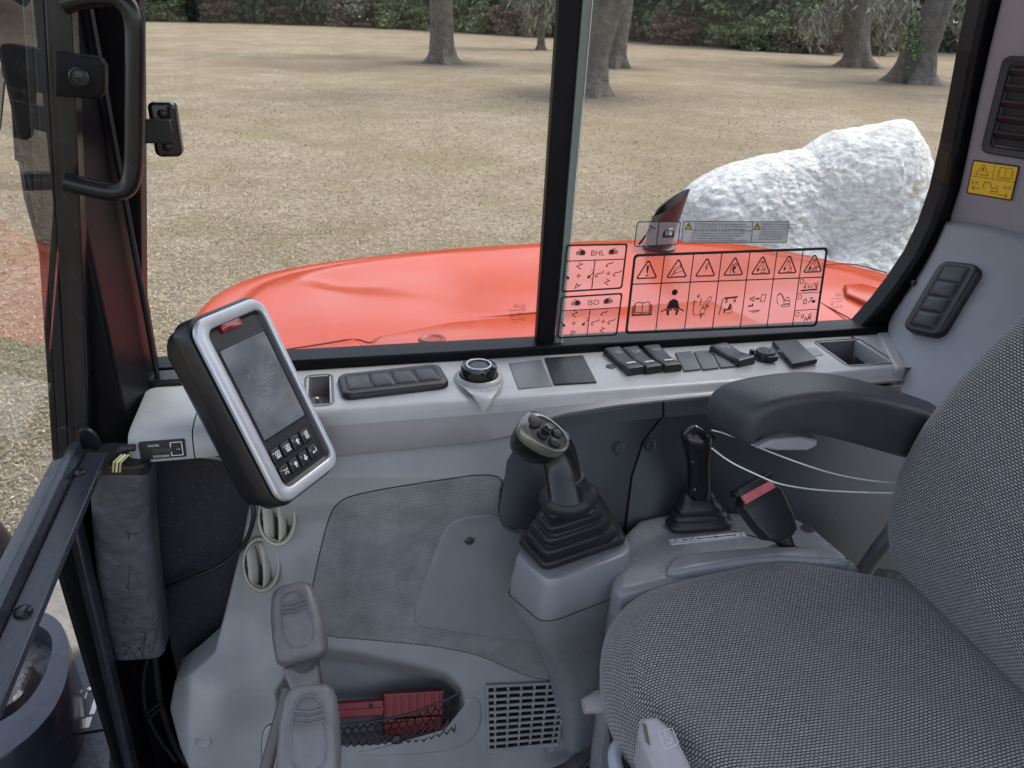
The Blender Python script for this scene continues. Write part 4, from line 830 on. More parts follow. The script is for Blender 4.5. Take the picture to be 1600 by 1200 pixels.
mb = MB(); mb.grid([[FM(a, b, -.004) for a, b in ob], [FM(a, b, .0005) for a, b in ob], [FM(a, b, .0028) for a, b in inset2(ob, .0022)], [FM(a, b, .0030) for a, b in inset2(ib, -.0015)], [FM(a, b, .002) for a, b in ib], [FM(a, b, -.004) for a, b in inset2(ib, .001)]], closev=True); mb.build('bezel', SILVER, MON, smooth=40)
mb = MB(); fa = inset2(ib, .0008); mb.grid([[FM(a, b, -.001) for a, b in fa], [FM(a, b, -.0035) for a, b in inset2(fa, .004)]], closev=True); mb.add([FM(a, b, -.0035) for a, b in inset2(fa, .004)], [tuple(range(len(fa)))]); mb.build('face_panel', BLKP, MON, smooth=40, recalc=False)
# screen: recessed glossy panel with a frame
sx0, sx1, sy0, sy1 = -hw+.026, hw-.017, -.042, hh-.044
mb = MB(); so = rrect(sx0, sx1, sy0, sy1, .002, 3); mb.grid([[FM(a, b, -.0030) for a, b in inset2(so, -.0025)], [FM(a, b, -.0022) for a, b in inset2(so, -.001)], [FM(a, b, -.0035) for a, b in so]], closev=True); sf = mb.build('screen_frame', PRINT, MON)
sm = bpy.data.materials.new('painted_reflection_glass'); sm.use_nodes = True; N, L, b = nodes_of(sm); b.inputs['Roughness'].default_value = .10; b.inputs['Specular IOR Level'].default_value = .9; b.inputs['Coat Weight'].default_value = .6
tcx = N.new('ShaderNodeTexCoord'); nx = N.new('ShaderNodeTexNoise'); nx.inputs['Scale'].default_value = 26; nx.inputs['Detail'].default_value = 7; L.new(tcx.outputs['Object'], nx.inputs[0]); mx = N.new('ShaderNodeMapRange'); mx.inputs[1].default_value = .45; mx.inputs[2].default_value = .75; mx.inputs[3].default_value = .07; mx.inputs[4].default_value = .32; L.new(nx.outputs[0], mx.inputs[0]); L.new(mx.outputs[0], b.inputs['Roughness'])
cx_ = N.new('ShaderNodeMix'); cx_.data_type = 'RGBA'; cx_.inputs[6].default_value = (.06, .072, .082, 1); cx_.inputs[7].default_value = (.27, .30, .325, 1); L.new(nx.outputs[0], cx_.inputs[0]); L.new(cx_.outputs[2], b.inputs['Base Color'])  # pale grey patches in the base colour imitate reflections on the screen
mb = MB(); fillp(mb, FM, so, -.0032); mb.build('screen', sm, MON, smooth=0, recalc=False)
mb = MB()
for k in range(14):
    g = random.Random(k); x0, y0 = g.uniform(sx0+.008, sx1-.02), g.uniform(sy0+.03, sy1-.04); stroke(mb, FM, [(x0+.004*i+g.uniform(-.002, .002), y0+g.uniform(-.004, .004)+.002*i*math.sin(k)) for i in range(4)], .0003, -.0030)
mb.build('scratch', mat('scratch', (.35, .37, .4), .5), MON)
mb = MB(); slab(mb, FM, rrect(-.020, .014, hh-.026, hh-.0155, .003), -.004, .0012, .0012); mb.build('alarm_lamp', mat('dark_red_lens', (.22, .006, .012), .15, coat=.5), MON)
KW, KH = .0165, .0185; kx = [-hw+.0215+i*.0192 for i in range(4)]; ky = [-.064, -.088]
icons = {0: 'box', 1: 'pump', 2: 'up', 3: 'menu', 4: 'fan', 5: 'bulb', 6: 'down', 7: 'enter'}
for r in range(2):
    for i in range(4):
        mb = MB(); slab(mb, FM, rrect(kx[i], kx[i]+KW, ky[r]-KH/2-.002, ky[r]+KH/2-.002, .003), -.004, .0006, .0018); o = mb.build('key', BLKP, MON, smooth=50)
        mb = MB(); cx, cy = kx[i]+KW*.58, ky[r]-.0015; kk = icons[r*4+i]; s = .0036; h = .0010
        if kk in ('up', 'down'):
            d = 1 if kk == 'up' else -1; fillp(mb, FM, ccw([(cx-s*1.1, cy), (cx+s*1.1, cy), (cx, cy+d*s*1.2)]), h); fillp(mb, FM, ccw([(cx-s*.4, cy), (cx+s*.4, cy), (cx+s*.4, cy-d*s*1.1), (cx-s*.4, cy-d*s*1.1)]), h)
        elif kk == 'menu':
            for j in range(5): fillp(mb, FM, [(cx-s, cy-s*1.2+j*s*.6), (cx+s*.9, cy-s*1.2+j*s*.6), (cx+s*.9, cy-s*.85+j*s*.6), (cx-s, cy-s*.85+j*s*.6)], h)
        elif kk == 'enter':
            stroke(mb, FM, [(cx+s, cy+s), (cx+s, cy-s*.2), (cx-s*.6, cy-s*.2)], .0013, h); fillp(mb, FM, ccw([(cx-s*1.3, cy-s*.2), (cx-s*.4, cy+s*.5), (cx-s*.4, cy-s*.9)]), h)
        elif kk == 'bulb':
            fillp(mb, FM, circ(cx, cy+s*.3, s*.8), h); fillp(mb, FM, [(cx-s*.3, cy-s*1.2), (cx+s*.3, cy-s*1.2), (cx+s*.3, cy), (cx-s*.3, cy)], h)
        elif kk == 'fan':
            for j in range(4): a = j*math.pi/2+.4; fillp(mb, FM, ccw([(cx, cy), (cx+math.cos(a)*s*1.3, cy+math.sin(a)*s*1.3), (cx+math.cos(a+.6)*s*1.2, cy+math.sin(a+.6)*s*1.2)]), h)
        else:
            stroke(mb, FM, [(cx-s, cy-s*.2), (cx+s, cy-s*.2), (cx+s, cy+s*1.1), (cx-s, cy+s*1.1)], .0012, h, True); fillp(mb, FM, [(cx-s*1.1, cy-s*1.2), (cx+s*1.1, cy-s*1.2), (cx+s*1.1, cy-s*.6), (cx-s*1.1, cy-s*.6)], h); fillp(mb, FM, circ(cx, cy+s*.4, s*.4), h)
        mb.build('icon', WHITE, o)
        lettering(str((r*4+i) if r*4+i else 8), FM, kx[i]+.0018, ky[r]+.001, .0042, WHITE, o, w=.0010)
# mount behind the monitor
mb = MB(); mb.tube([FM(0, -.02, -.066), FM(0, -.03, -.12), np.array([-.16, 1.03, 1.79])], [.03, .028, .03], 14); mb.build('mount_neck', BLKP, MON, smooth=50)
# ================================================================== LOWER TRIM WALL
POCK = np.array([(505, 1012), (560, 1018), (640, 1036), (700, 1050), (722, 1072), (728, 1100), (716, 1130), (680, 1152), (600, 1163), (520, 1165), (440, 1160), (430, 1080), (470, 1015)], float)
def sdist(px, py, poly):                       # signed pixel distance, + inside
    x, y = px, py; a = poly; b = np.roll(poly, -1, 0); e = b-a
    t = np.clip(((x-a[:, 0])*e[:, 0]+(y-a[:, 1])*e[:, 1])/(e**2).sum(1), 0, 1); d = np.hypot(a[:, 0]+t*e[:, 0]-x, a[:, 1]+t*e[:, 1]-y).min()
    ins = False
    for (x1, y1), (x2, y2) in zip(a, b):
        if (y1 > y) != (y2 > y) and x < (x2-x1)*(y-y1)/(y2-y1)+x1: ins = not ins
    return d if ins else -d
def sst(x, a, b): t = min(1, max(0, (x-a)/(b-a))); return t*t*(3-2*t)
def Ybase(px, py):
    y = interp(py, [(640, 1.02), (690, .995), (725, .978), (745, .968), (790, .962), (815, .968), (850, .962), (1000, .925), (1100, .900), (1210, .872)])
    y -= .020*math.exp(-((px-330)/60)**2-((py-1110)/70)**2)              # moulding bulges at the front corner
    y += .025*sst(px, 470, 380)*sst(py, 1080, 950)
    y += .030*sst(px, 300, 262)
    return y
POCKD = .095
def Ytrim(px, py):
    y = Ybase(px, py)
    if 400 < px < 760 and 985 < py < 1190:
        d = sdist(px, py, POCK)
        # deep at the back, the lower half a shallow shelf
        y += POCKD*sst(d, 0, 20)*interp(py, [(1010, .6), (1090, 1.0), (1150, .55)])
    return y
def TS(px, py, off=0.0, base=False):
    f = Ybase if base else Ytrim
    p = at(px, py, Y=f(px, py))
    if off: p = p+nrm(EYE+np.array([.1, -.3, .1])-p)*0+TN*off
    return p
TN = nrm([.02, -.93, .35])
TW = thing('trim_wall', 'moulded grey plastic trim below the console, down to the floor', 'trim panel', (.2, .95, 1.12))
Lp = [(690, 470), (735, 400), (780, 394), (850, 380), (960, 353), (1020, 337), (1048, 306), (1072, 274), (1110, 267), (1170, 283), (1215, 302)]
Rp = [(640, 900), (660, 856), (690, 815), (720, 797), (770, 784), (815, 792), (835, 840), (850, 1000), (1000, 985), (1215, 985)]
G = []; UVg = []
for py in np.arange(640, 1216, 4.0):
    l, r = (interp(py, Lp) if py >= 690 else 520), interp(py, Rp); row = []
    for k in range(180):
        row.append(TS(l+(r-l)*k/179, py))
    row.insert(0, row[0]+np.array([-.002, .004, 0])); row.insert(0, row[0]+np.array([.004, .05, 0])); G.append(row)
mb = MB(); mb.grid(G); mb.build('moulding', TRIM, TW, smooth=70)
def patch(poly, h, m, name, parent=TW, lip=3.0, uvs=False, gap=True, rings=7, smooth=60):
    P = np.array(poly, float); 
    if area2([tuple(p) for p in P]) < 0: P = P[::-1]
    c = P.mean(0); mb = MB(); rows, uvr = [], []
    I1 = np.array(inset2([tuple(p) for p in P], lip*.35)); I2 = np.array(inset2([tuple(p) for p in P], lip))
    seq = [(P, -.002), (P, h*.55), (I1, h*.9), (I2, h)]+[(c+(I2-c)*(1-k/rings), h) for k in range(1, rings+1)]
    for Q, o in seq:
        Q = np.where(np.isfinite(Q), Q, c); rows.append([TS(x, y, o, True) for x, y in Q]); uvr.append([(p[0], p[2]+p[1]*.4) for p in rows[-1]])
    mb.grid(rows, closev=True, uv=uvr if uvs else None); o = mb.build(name, m, parent, smooth=smooth)
    if gap:
        mb = MB(); mb.tube([TS(x, y, .0006, True) for x, y in P], .0011, 5, closed=True); mb.build('gap_shade_line', mat('gap_black', (.012, .013, .016), .8), o)  # black tube painted in as the shade of the gap
    return o
# embossed inset
em = bpy.data.materials.new('embossed_plastic'); em.use_nodes = True; N, L, b = nodes_of(em); b.inputs['Roughness'].default_value = .5
uvn = N.new('ShaderNodeUVMap'); br = N.new('ShaderNodeTexBrick'); br.inputs['Scale'].default_value = 1.0; br.inputs['Brick Width'].default_value = .0058; br.inputs['Row Height'].default_value = .0034; br.inputs['Mortar Size'].default_value = .00085; br.inputs['Mortar Smooth'].default_value = .8; br.offset = .5
br.inputs['Color1'].default_value = (1, 1, 1, 1); br.inputs['Color2'].default_value = (.85, .85, .85, 1); br.inputs['Mortar'].default_value = (0, 0, 0, 1); L.new(uvn.outputs[0], br.inputs['Vector'])
bp = N.new('ShaderNodeBump'); bp.inputs['Strength'].default_value = .8; bp.inputs['Distance'].default_value = .0012; L.new(br.outputs['Color'], bp.inputs['Height']); L.new(bp.outputs[0], b.inputs['Normal'])
tcx = N.new('ShaderNodeTexCoord'); nx = N.new('ShaderNodeTexNoise'); nx.inputs['Scale'].default_value = 12; nx.inputs['Detail'].default_value = 8; nx.inputs['Roughness'].default_value = .7; L.new(tcx.outputs['Object'], nx.inputs[0])
m1 = N.new('ShaderNodeMix'); m1.data_type = 'RGBA'; m1.inputs[6].default_value = (.20, .21, .225, 1); m1.inputs[7].default_value = (.37, .38, .40, 1); mr = N.new('ShaderNodeMapRange'); mr.inputs[1].default_value = .35; mr.inputs[2].default_value = .7; L.new(nx.outputs[0], mr.inputs[0]); L.new(mr.outputs[0], m1.inputs[0])
m2 = N.new('ShaderNodeMix'); m2.data_type = 'RGBA'; m2.blend_type = 'MULTIPLY'; m2.inputs[0].default_value = .45; L.new(m1.outputs[2], m2.inputs[6]); L.new(br.outputs['Color'], m2.inputs[7]); L.new(m2.outputs[2], b.inputs['Base Color'])
patch([tuple(p) for p in smoothpoly([(486, 992), (482, 952), (496, 880), (514, 806), (530, 782), (566, 770), (660, 754), (788, 736), (778, 780), (788, 826), (850, 838), (930, 850), (930, 1062), (880, 1064), (836, 1060), (800, 1046), (752, 1024), (690, 1010), (590, 1000)], 2)], .0022, em, 'embossed_inset', uvs=True, rings=26)
ap = [tuple(p) for p in smoothpoly([(646, 968), (650, 938), (668, 890), (688, 836), (700, 816), (726, 806), (780, 800), (790, 829), (850, 842), (930, 855), (930, 1012), (880, 1008), (800, 1000), (690, 984), (654, 978)], 2)]
acc = patch(ap, .0048, TRIM2, 'access_panel', rings=12)
q = TS(733, 842, .0045, True); mb = MB(); mb.lathe(Fr(q, (1, 0, 0), np.cross(TN, [1, 0, 0])), [(.0085, 0), (.0082, .001), (.0068, .0004), (.0058, -.0005), (.0052, .0022), (.0030, .0026), (.0026, .0012), (0, .0012)], 18, cap=False); mb.build('screw', DARKP, acc)
# round beige outlets
for px, py, rx, tilt in ((433, 806, 27, 0), (409, 878, 27, 0)):
    c = TS(px, py, .011); wn = nrm([.08, -.84, .50]); fr = Fr(c, np.cross([0, .15, 1.0], wn), np.cross(wn, np.cross([0, .15, 1.0], wn)))
    V_ = thing('round_outlet', None, 'air vent', c, 'round beige air outlets in the grey trim'); V_['label'] = 'upper round beige air outlet, partly behind the monitor bottom' if py < 850 else 'lower round beige air outlet, in full view above the grey grips'
    ry = .042; rxx = .0275
    mb = MB(); mb.lathe(fr, [(1.04, -.03), (1.0, .003), (.95, .0055), (.87, .005), (.82, .001), (.80, -.012)], 36, cap=False, sx=rxx, sy=ry); mb.build('outlet_ring', CREAM, V_)
    mb = MB(); mb.lathe(fr, [(.82, -.0125), (0, -.0126)], 24, cap=False, sx=rxx, sy=ry); mb.build('duct', PRINT, V_)
    for ua, ub in ((-.80, -.24), (-.02, .42)):
        mb = MB(); G = []
        for k in range(13):
            v = -1+2*k/12; hw_ = math.sqrt(max(0, 1-v*v))*.82; row = []
            for s in (0, .35, .7, 1):
                u = max(-hw_, min(hw_, ua+(ub-ua)*s+.10*(1-v*v))); row.append(fr(u*rxx, v*ry*.84, .0025-.012*s*s))
            G.append(row)
        mb.grid(G); o = mb.build('blade', CREAM, V_, smooth=60); md = o.modifiers.new('thick', 'SOLIDIFY'); md.thickness = .0016
    mb = MB(); mb.lathe(Fr(fr(-.7*rxx, .05*ry, .001), fr.u, fr.v), [(.003, 0), (.0025, .002), (0, .0022)], 10, cap=False); mb.build('pivot', DARKP, V_)
# floor heater grille, slat by slat
GR = thing('floor_grille', 'dusty grey slatted air grille low in the trim wall beside the joystick pod', 'grille', TS(820, 1120))
g4 = [TS(762, 1072, .002, True), TS(882, 1066, .002, True), TS(868, 1160, .002, True), TS(764, 1170, .002, True)]
def gp(u, v, o=0): return (g4[0]*(1-u)+g4[1]*u)*(1-v)+(g4[3]*(1-u)+g4[2]*u)*v+TN*o
GRM = mat('dusty_grille_plastic', (.27, .275, .285), .6, var=.2, vscale=40, dust=.4, dscale=60, dustcol=(.33, .31, .29))
mb = MB(); mb.add([gp(-.01, -.01, .0006), gp(1.01, -.01, .0006), gp(1.01, 1.01, .0006), gp(-.01, 1.01, .0006)], [(0, 1, 2, 3)]); mb.build('dark_backing', PRINT, GR, smooth=0)
for k in range(10):
    v = k/10+.02; mb = MB(); mb.add([gp(0, v+.045, .0012), gp(1, v+.045, .0012), gp(1, v+.03, .0085), gp(0, v+.03, .0085), gp(0, v+.075, .0080), gp(1, v+.075, .0080), gp(0, v+.078, .002), gp(1, v+.078, .002)], [(0, 1, 2, 3), (3, 2, 5, 4), (4, 5, 7, 6), (0, 3, 4, 6), (1, 7, 5, 2)]); mb.build('slat', GRM, GR, smooth=0, bevel=.0006)
for k in range(6):
    u = .17*k+.08; mb = MB(); mb.prism([gp(u-.012, 0, .001), gp(u+.012, 0, .001), gp(u+.012, 0, .0062), gp(u-.012, 0, .0062)], [gp(u-.012, 1, .001), gp(u+.012, 1, .001), gp(u+.012, 1, .0062), gp(u-.012, 1, .0062)]); mb.build('mullion', GRM, GR)
fo = [gp(-.03, -.04), gp(1.03, -.04), gp(1.03, 1.04), gp(-.03, 1.04)]; fi = [gp(.0, .0), gp(1.0, .0), gp(1.0, 1.0), gp(.0, 1.0)]
mb = MB(); mb.grid([[p-TN*.002 for p in fo], [p+TN*.006 for p in fo], [p+TN*.006 for p in fi], [p-TN*.001 for p in fi]], closev=True); mb.build('surround', TRIM, GR, bevel=.001)
for px, py, r in ((318, 1157, .011), (857, 1168, .010)):
    q = TS(px, py, .0012); mb = MB(); mb.lathe(Fr(q, (1, 0, 0), np.cross(TN, [1, 0, 0])), [(r*1.1, -.001), (r, .0008), (r*.8, -.0003), (0, -.0006)], 18, cap=False); mb.build('blind_plug', TRIM2, TW, smooth=60)
patch([(182+400, 0)] if 0 else [tuple(p) for p in smoothpoly([(725, 1092), (742, 1090), (752, 1098), (752, 1130), (735, 1160), (690, 1176), (560, 1182), (560, 1172), (680, 1164), (718, 1146), (728, 1118)], 1)], .002, TRIM, 'pocket_rim', rings=4, gap=False)
patch([tuple(p) for p in smoothpoly([(412, 1205), (408, 1170), (412, 1138), (424, 1130), (470, 1130), (470, 1205)], 1)], .004, TRIM, 'pocket_rim', rings=4)

# ---- red tool and net in the pocket
RT_ = thing('red_tool', 'dusty red ribbed plastic tool lying in the net pocket', 'tool', TS(610, 1100))
c0, c1 = at(536, 1108, Y=.952), at(692, 1098, Y=.945); fr = Fr(c0, c1-c0, (0, .62, .78)); LL = float(np.linalg.norm(c1-c0))
mb = MB(); mb.box(fr, -.03, LL*.40, -.013, .012, -.012, .008); mb.build('shank', RED, RT_, bevel=.002)
mb = MB(); mb.box(fr, -.03, LL*.40, -.004, .0, .0075, .0105); mb.build('shank_rib', RED, RT_)
mb = MB(); mb.box(fr, LL*.40, LL, -.018, .020, -.012, .010); hd = mb.build('head', RED, RT_, bevel=.002)
for k in range(8):
    u = LL*(.43+.56*k/7.3); mb = MB(); mb.box(fr, u-.0016, u+.0016, -.0175, .019, .010, .0145); mb.build('rib', RED, RT_, bevel=.0006)
for k in (0, 1):
    v0 = (-.021, .0205)[k]; mb = MB(); mb.box(fr, LL*.40, LL, v0-.0015, v0+.0015, -.012, .0150); mb.build('edge_strip', RED, RT_)
mb = MB(); mb.lathe(Fr(fr(LL*.27, .004, .0085), fr.u, fr.v), [(.004, 0), (0, .0005)], 10, cap=False); mb.build('hole', PRINT, RT_)
mb = MB(); c2 = at(598, 1140, Y=.930); c3 = at(692, 1128, Y=.925); fr2 = Fr(c2, c3-c2, (0, .62, .78)); mb.box(fr2, 0, float(np.linalg.norm(c3-c2)), -.012, .012, -.01, .006); mb.build('lower_grip', RED, RT_, bevel=.004)
NETT = thing('storage_net', 'black stretchy mesh net across the front of the pocket', 'net', TS(610, 1140))
def netp(u, v):                                  # u along, v down; the net bellies out of the pocket
    top = (470+u*248, 1136-u*10-44*u**3); bot = (470+u*240, 1172-u*16-30*max(0, u-.8)*2)
    x, y = top[0]*(1-v)+bot[0]*v, top[1]*(1-v)+bot[1]*v
    return at(x, y, Y=Ybase(x, y)-.004+.012*math.sin(math.pi*v)*(.4+.6*math.sin(math.pi*min(1, u))))
NU, NV = 20, 4
rows = []
mb = MB(); mb.tube([netp(u, 0) for u in np.linspace(0, 1, 30)], .0022, 6); mb.build('net_cord', RUBBER, NETT)
mb = MB()
for j in range(NV):
    for i in range(NU+1):
        sh = .5 if j % 2 else 0
        def pt(i_, j_): return netp(min(1, max(0, (i_)/NU)), min(1, j_/NV))
        a = pt(i+sh, j); b = pt(i+sh, j+.42); 
        mb.tube([a, b], .0011, 4, cap=False)
        for dx in (-.5, .5): mb.tube([b, pt(i+sh+dx, j+1)], .0011, 4, cap=False)
o = mb.build('net_strand', RUBBER, NETT); o['kind'] = 'stuff'
q = netp(.62, .8); mb = MB(); mb.lathe(Fr(q+TN*.002, (1, 0, 0), np.cross(TN, [1, 0, 0])), [(.008, 0), (.0075, .004), (.004, .006), (0, .006)], 14, cap=False); mb.build('clip', DARKP, NETT)
mb = MB(); mb.tube([q+TN*.003+np.array([0, 0, -.004]), q+TN*.004+np.array([.003, 0, -.018])], .003, 8); mb.build('screw', CHROME, NETT)

# ================================================================== UPPER DARK PANELS under the ledge
UP_ = thing('recess_panel', 'dark plastic side panel with screws between console ledge and lever console', 'side panel', (.6, .97, 1.62))
pn_, pp_ = nrm([0, -.896, .444]), np.array([.44, .935, 1.62])
def dp(x, y, o=0.0): return at(x, y, n=pn_, p=pp_)+pn_*o
fpn = Fr(pp_, (1, 0, 0), np.cross(pn_, [1, 0, 0]))
for pts in ([(783, 770), (792, 720), (812, 690), (850, 660), (1040, 640), (1003, 690), (985, 745), (974, 830), (880, 850), (815, 828), (786, 822), (779, 800)], [(1043, 640), (1450, 612), (1450, 900), (976, 830), (987, 745), (1005, 690)]):
    pl = ccw([fpn.px(x, y) for x, y in pts]); mb = MB(); slab(mb, fpn, pl, -.006, .003, .002); o = mb.build('panel_half', DARKP, UP_, smooth=40)
for (x, y) in ((966, 700), (1014, 695)):
    q = dp(x, y, .003); mb = MB(); mb.lathe(Fr(q, fpn.u, fpn.v), [(.0115, 0), (.011, .0016), (.0085, .0004), (.006, .0004), (.0055, .0026), (.003, .003), (.0024, .0016), (0, .0016)], 20, cap=False); mb.build('screw', DARKP, UP_, smooth=50)
for x0, x1 in ((860, 1036), (1039, 1420)):
    pl = [(x0, interp(x0, [(860, 652), (930, 638), (1036, 627), (1420, 600)])), (x1, interp(x1, [(860, 652), (930, 638), (1036, 627), (1420, 600)])), (x1, interp(x1, [(860, 676), (1036, 655), (1420, 626)])), (x0, interp(x0, [(860, 676), (1036, 655), (1420, 626)]))]
    a = [at(x, y, Y=.992 if k < 2 else 1.0) for k, (x, y) in enumerate(pl)]; mb = MB(); mb.prism(a, [p+np.array([0, .03, 0]) for p in a]); mb.build('trim_strip', mat('strip_grey', (.085, .092, .105), .42, bump=.2, bscale=600), UP_, bevel=.004)

# ================================================================== FRONT CORNER: dark cavity board, padded box, cables
CV = thing('cavity_board', 'dark dusty board in the front corner behind the padded box', 'board', (-.2, 1.03, 1.4))
cvp = [(215, 690), (420, 690), (420, 860), (372, 960), (350, 1045), (300, 1075), (285, 1200), (170, 1215), (180, 900)]
pl = [at(x, y, Y=1.00) for x, y in cvp]; mb = MB(); mb.prism(pl, [p+np.array([0, .01, 0]) for p in pl]); mb.build('board', NAVY, CV)
PB = thing('padded_box', 'worn dark padded upright box with cracked skin in the front corner', 'padded cover', at(210, 1010, Y=.93))
b0_, b1_ = at(222, 1006, Y=.945), at(194, 722, Y=.945); axu = nrm(b1_-b0_); fr = Fr(b0_, np.array([1., 0, 0])-axu*axu[0], axu); HL = float(np.linalg.norm(b1_-b0_)); WB = .036
mb = MB(); rows = []
cs = rrect(-WB, WB, -.035, .035, .016, 5)
for t, s in ((0, .80), (.004, .92), (.012, .99), (.03, 1.0), (.25, 1.01), (.5, 1.03), (.75, 1.0), (.95, .99), (.985, .97), (1.0, .9)):
    row = []
    for (a, b) in cs:
        bend = .006*math.sin(t*3.1)+(1-t)*.0
        row.append(fr(a*s-bend+noise.noise(Vector((a*20, b*20, t*5)))*.0016, t*HL, b*s))
    rows.append(row)
mb.grid(rows, closev=True, capu=True); mb.build('cover', FOAM, PB, smooth=60)
mb = MB(); rows = [[fr(a*.96, HL-.004, b*.9) for a, b in cs], [fr(a*.96, HL+.012, b*.9) for a, b in cs]]; mb.grid(rows, closev=True, capu=True); mb.build('top_cap', BLKP, PB, bevel=.002)
for k, (m_, dx) in enumerate(((mat('yellow_wire', (.55, .5, .12), .4), 0), (WIREW, .004), (mat('yellow_wire', (.55, .5, .12), .4), .008))):
    mb = MB(); mb.tube([fr(-.006+dx, HL+.006, .033), fr(-.003+dx, HL+.022, .036), fr(.006+dx, HL+.030, .030)], .0014, 6); mb.build('wire', m_, PB)
mb = MB(); mb.tube(smoothpoly([at(x, y, Y=.93) for x, y in [(176, 724), (184, 706), (198, 700), (211, 699)]], 2, False), .005, 8); mb.build('sleeve', RUBBER, PB)
CRK = mat('crack_dark', (.015, .015, .02), .8)
for j in range(9):
    g = random.Random(j+3); a0, t0 = g.uniform(-.028, .026), g.choice([g.uniform(.03, .10), g.uniform(.03, .12), g.uniform(.2, .75)]); pts = [fr(a0-.006*math.sin(3.1*t0)+i*g.uniform(.001, .005), HL*t0+i*g.uniform(-.006, .010), .0362) for i in range(5)]
    mb = MB(); mb.tube(pts, .00035, 4); mb.build('crack', CRK, PB)
CABL = thing('cable', 'thin black cable looping from the padded box up behind the monitor', 'cable', at(330, 890, Y=.97))
mb = MB(); P = [at(x, y, Y=Y_) for x, y, Y_ in [(262, 918, .985), (300, 902, .975), (345, 884, .965), (378, 858, .962), (392, 830, .960), (398, 800, .958), (392, 780, .97)]]; mb.tube(smoothpoly(P, 2, False), .0036, 8); mb.build('cable_run', RUBBER, CABL, smooth=60)
HRN = thing('cable_harness', 'black cable harness hanging below the padded box to the floor', 'cable harness', at(245, 1100, Y=.95))
for pts, r in (([(240, 1005), (243, 1040), (248, 1085), (262, 1140), (280, 1180), (300, 1200)], .0055), ([(236, 1010), (222, 1060), (226, 1110), (245, 1150), (275, 1190)], .0035), ([(246, 1060), (252, 1100), (258, 1130)], .004)):
    mb = MB(); mb.tube(smoothpoly([at(x, y, Y=.962) for x, y in pts], 2, False), r, 8); mb.build('loom', RUBBER, HRN, smooth=60)
mb = MB(); mb.tube([at(x, y, Y=.955) for x, y in [(252, 1096), (226, 1118), (230, 1125), (256, 1102)]], .002, 6, closed=True); mb.build('cable_tie', RUBBER, HRN)
mb = MB(); mb.prism([at(x, y, Y=.975) for x, y in [(178, 1000), (232, 1010), (262, 1210), (196, 1215)]], [at(x, y, Y=.975)+np.array([0, .01, 0]) for x, y in [(178, 1000), (232, 1010), (262, 1210), (196, 1215)]]); mb.build('backing_plate', BLACK, CV, bevel=.002)

# ================================================================== TRAVEL LEVER GRIPS
def grip(pxs, Zs, w0, label, pedal_dir):
    Ps = [at(x, y, Z=z) for (x, y), z in zip(pxs, Zs)]
    T = thing('travel_lever', label, 'lever', Ps[-1], 'two grey travel lever grips')
    axis = nrm(Ps[0]-Ps[1]); side = nrm(np.cross(axis, [0, -.6, .8])); fr = Fr(Ps[1], side, axis); LN = float(np.linalg.norm(Ps[0]-Ps[1])); d = 1 if fr.w[2] > 0 or fr.w[1] < 0 else -1
    mb = MB(); rows = []
    for t, sx_, sy_ in ((-.03, .75, .7), (0, .9, .85), (.05, 1.0, .97), (.3, 1.03, 1.0), (.6, .98, .96), (.85, .86, .88), (.94, .74, .76), (.985, .55, .55), (1.0, .3, .3)):
        rows.append([fr(a*sx_, LN*t, b*sy_) for a, b in rrect(-w0, w0, -.021, .021, .015, 5)])
    mb.grid(rows, closev=True, capu=True); g_ = mb.build('grip', GREYGRIP, T, smooth=60)
    mb = MB(); pl = [(-w0*.55, LN*.12), (w0*.62, LN*.10), (w0*.52, LN*.62), (w0*.30, LN*.86), (-w0*.38, LN*.86), (-w0*.55, LN*.62)]; sp = smoothpoly(pl, 2); f2 = Fr(fr(0, 0, .0212*d), fr.u*1, fr.v)
    mb.tube([f2(a, b, -.0006 if d == f2.w @ fr.w*d else .0) for a, b in sp], .0012, 6, closed=True); mb.build('raised_outline', GREYGRIP, g_, smooth=60)
    for k in range(3):
        v = LN*((.22, .28, .34)[k] if w0 < .03 and pedal_dir else (.60, .66, .72)[k]); mb = MB(); mb.tube([f2(-w0*.48, v, 0), f2(0, v-.003*1, .0008), f2(w0*.52, v, 0)], .0012, 6); mb.build('raised_line', GREYGRIP, g_, smooth=60)
    mb = MB(); low = fr(0, -LN*.05, 0); rows = []
    mb.tube([fr(0, .004, 0), low+np.array([.004, .02, -.06]), low+np.array([.01, .06, -.16]), np.array([Ps[1][0]+.02, Ps[1][1]+.10, 1.12])], [.020, .016, .012, .012], 12); mb.build('lever_stem', mat('stem_grey', (.085, .083, .09), .45, var=.2, vscale=20), T, smooth=60)
    mb = MB(); lo = fr(-.012, -LN*.02, -.004); mb.prism([lo+fr.u*a+fr.v*b for a, b in ((-.018, 0), (.03, 0), (.026, -.05), (-.006, -.05))], [lo+fr.u*a+fr.v*b-fr.w*d*.03 for a, b in ((-.018, 0), (.03, 0), (.026, -.05), (-.006, -.05))]); mb.build('neck_block', GREYGRIP, T, bevel=.006, seg=3)
    return T
grip([(456, 914), (474, 1030)], [1.60, 1.545], .0345, 'upper grey travel lever grip, farther from the camera, below the beige outlets', 1)
grip([(486, 1070), (482, 1225)], [1.62, 1.56], .0345, 'lower grey travel lever grip, cut off by the bottom edge of the photo', 0)
mb = MB(); a, b = at(448, 1075, Z=1.45), at(410, 1225, Z=1.36); T = thing('lever_rod', 'slim dark rod slanting down beside the lower grey travel grip', 'rod', b); mb.tube([a, b], [.007, .010], 10); mb.build('rod', mat('stem_grey', (.085, .083, .09)), T, smooth=60)
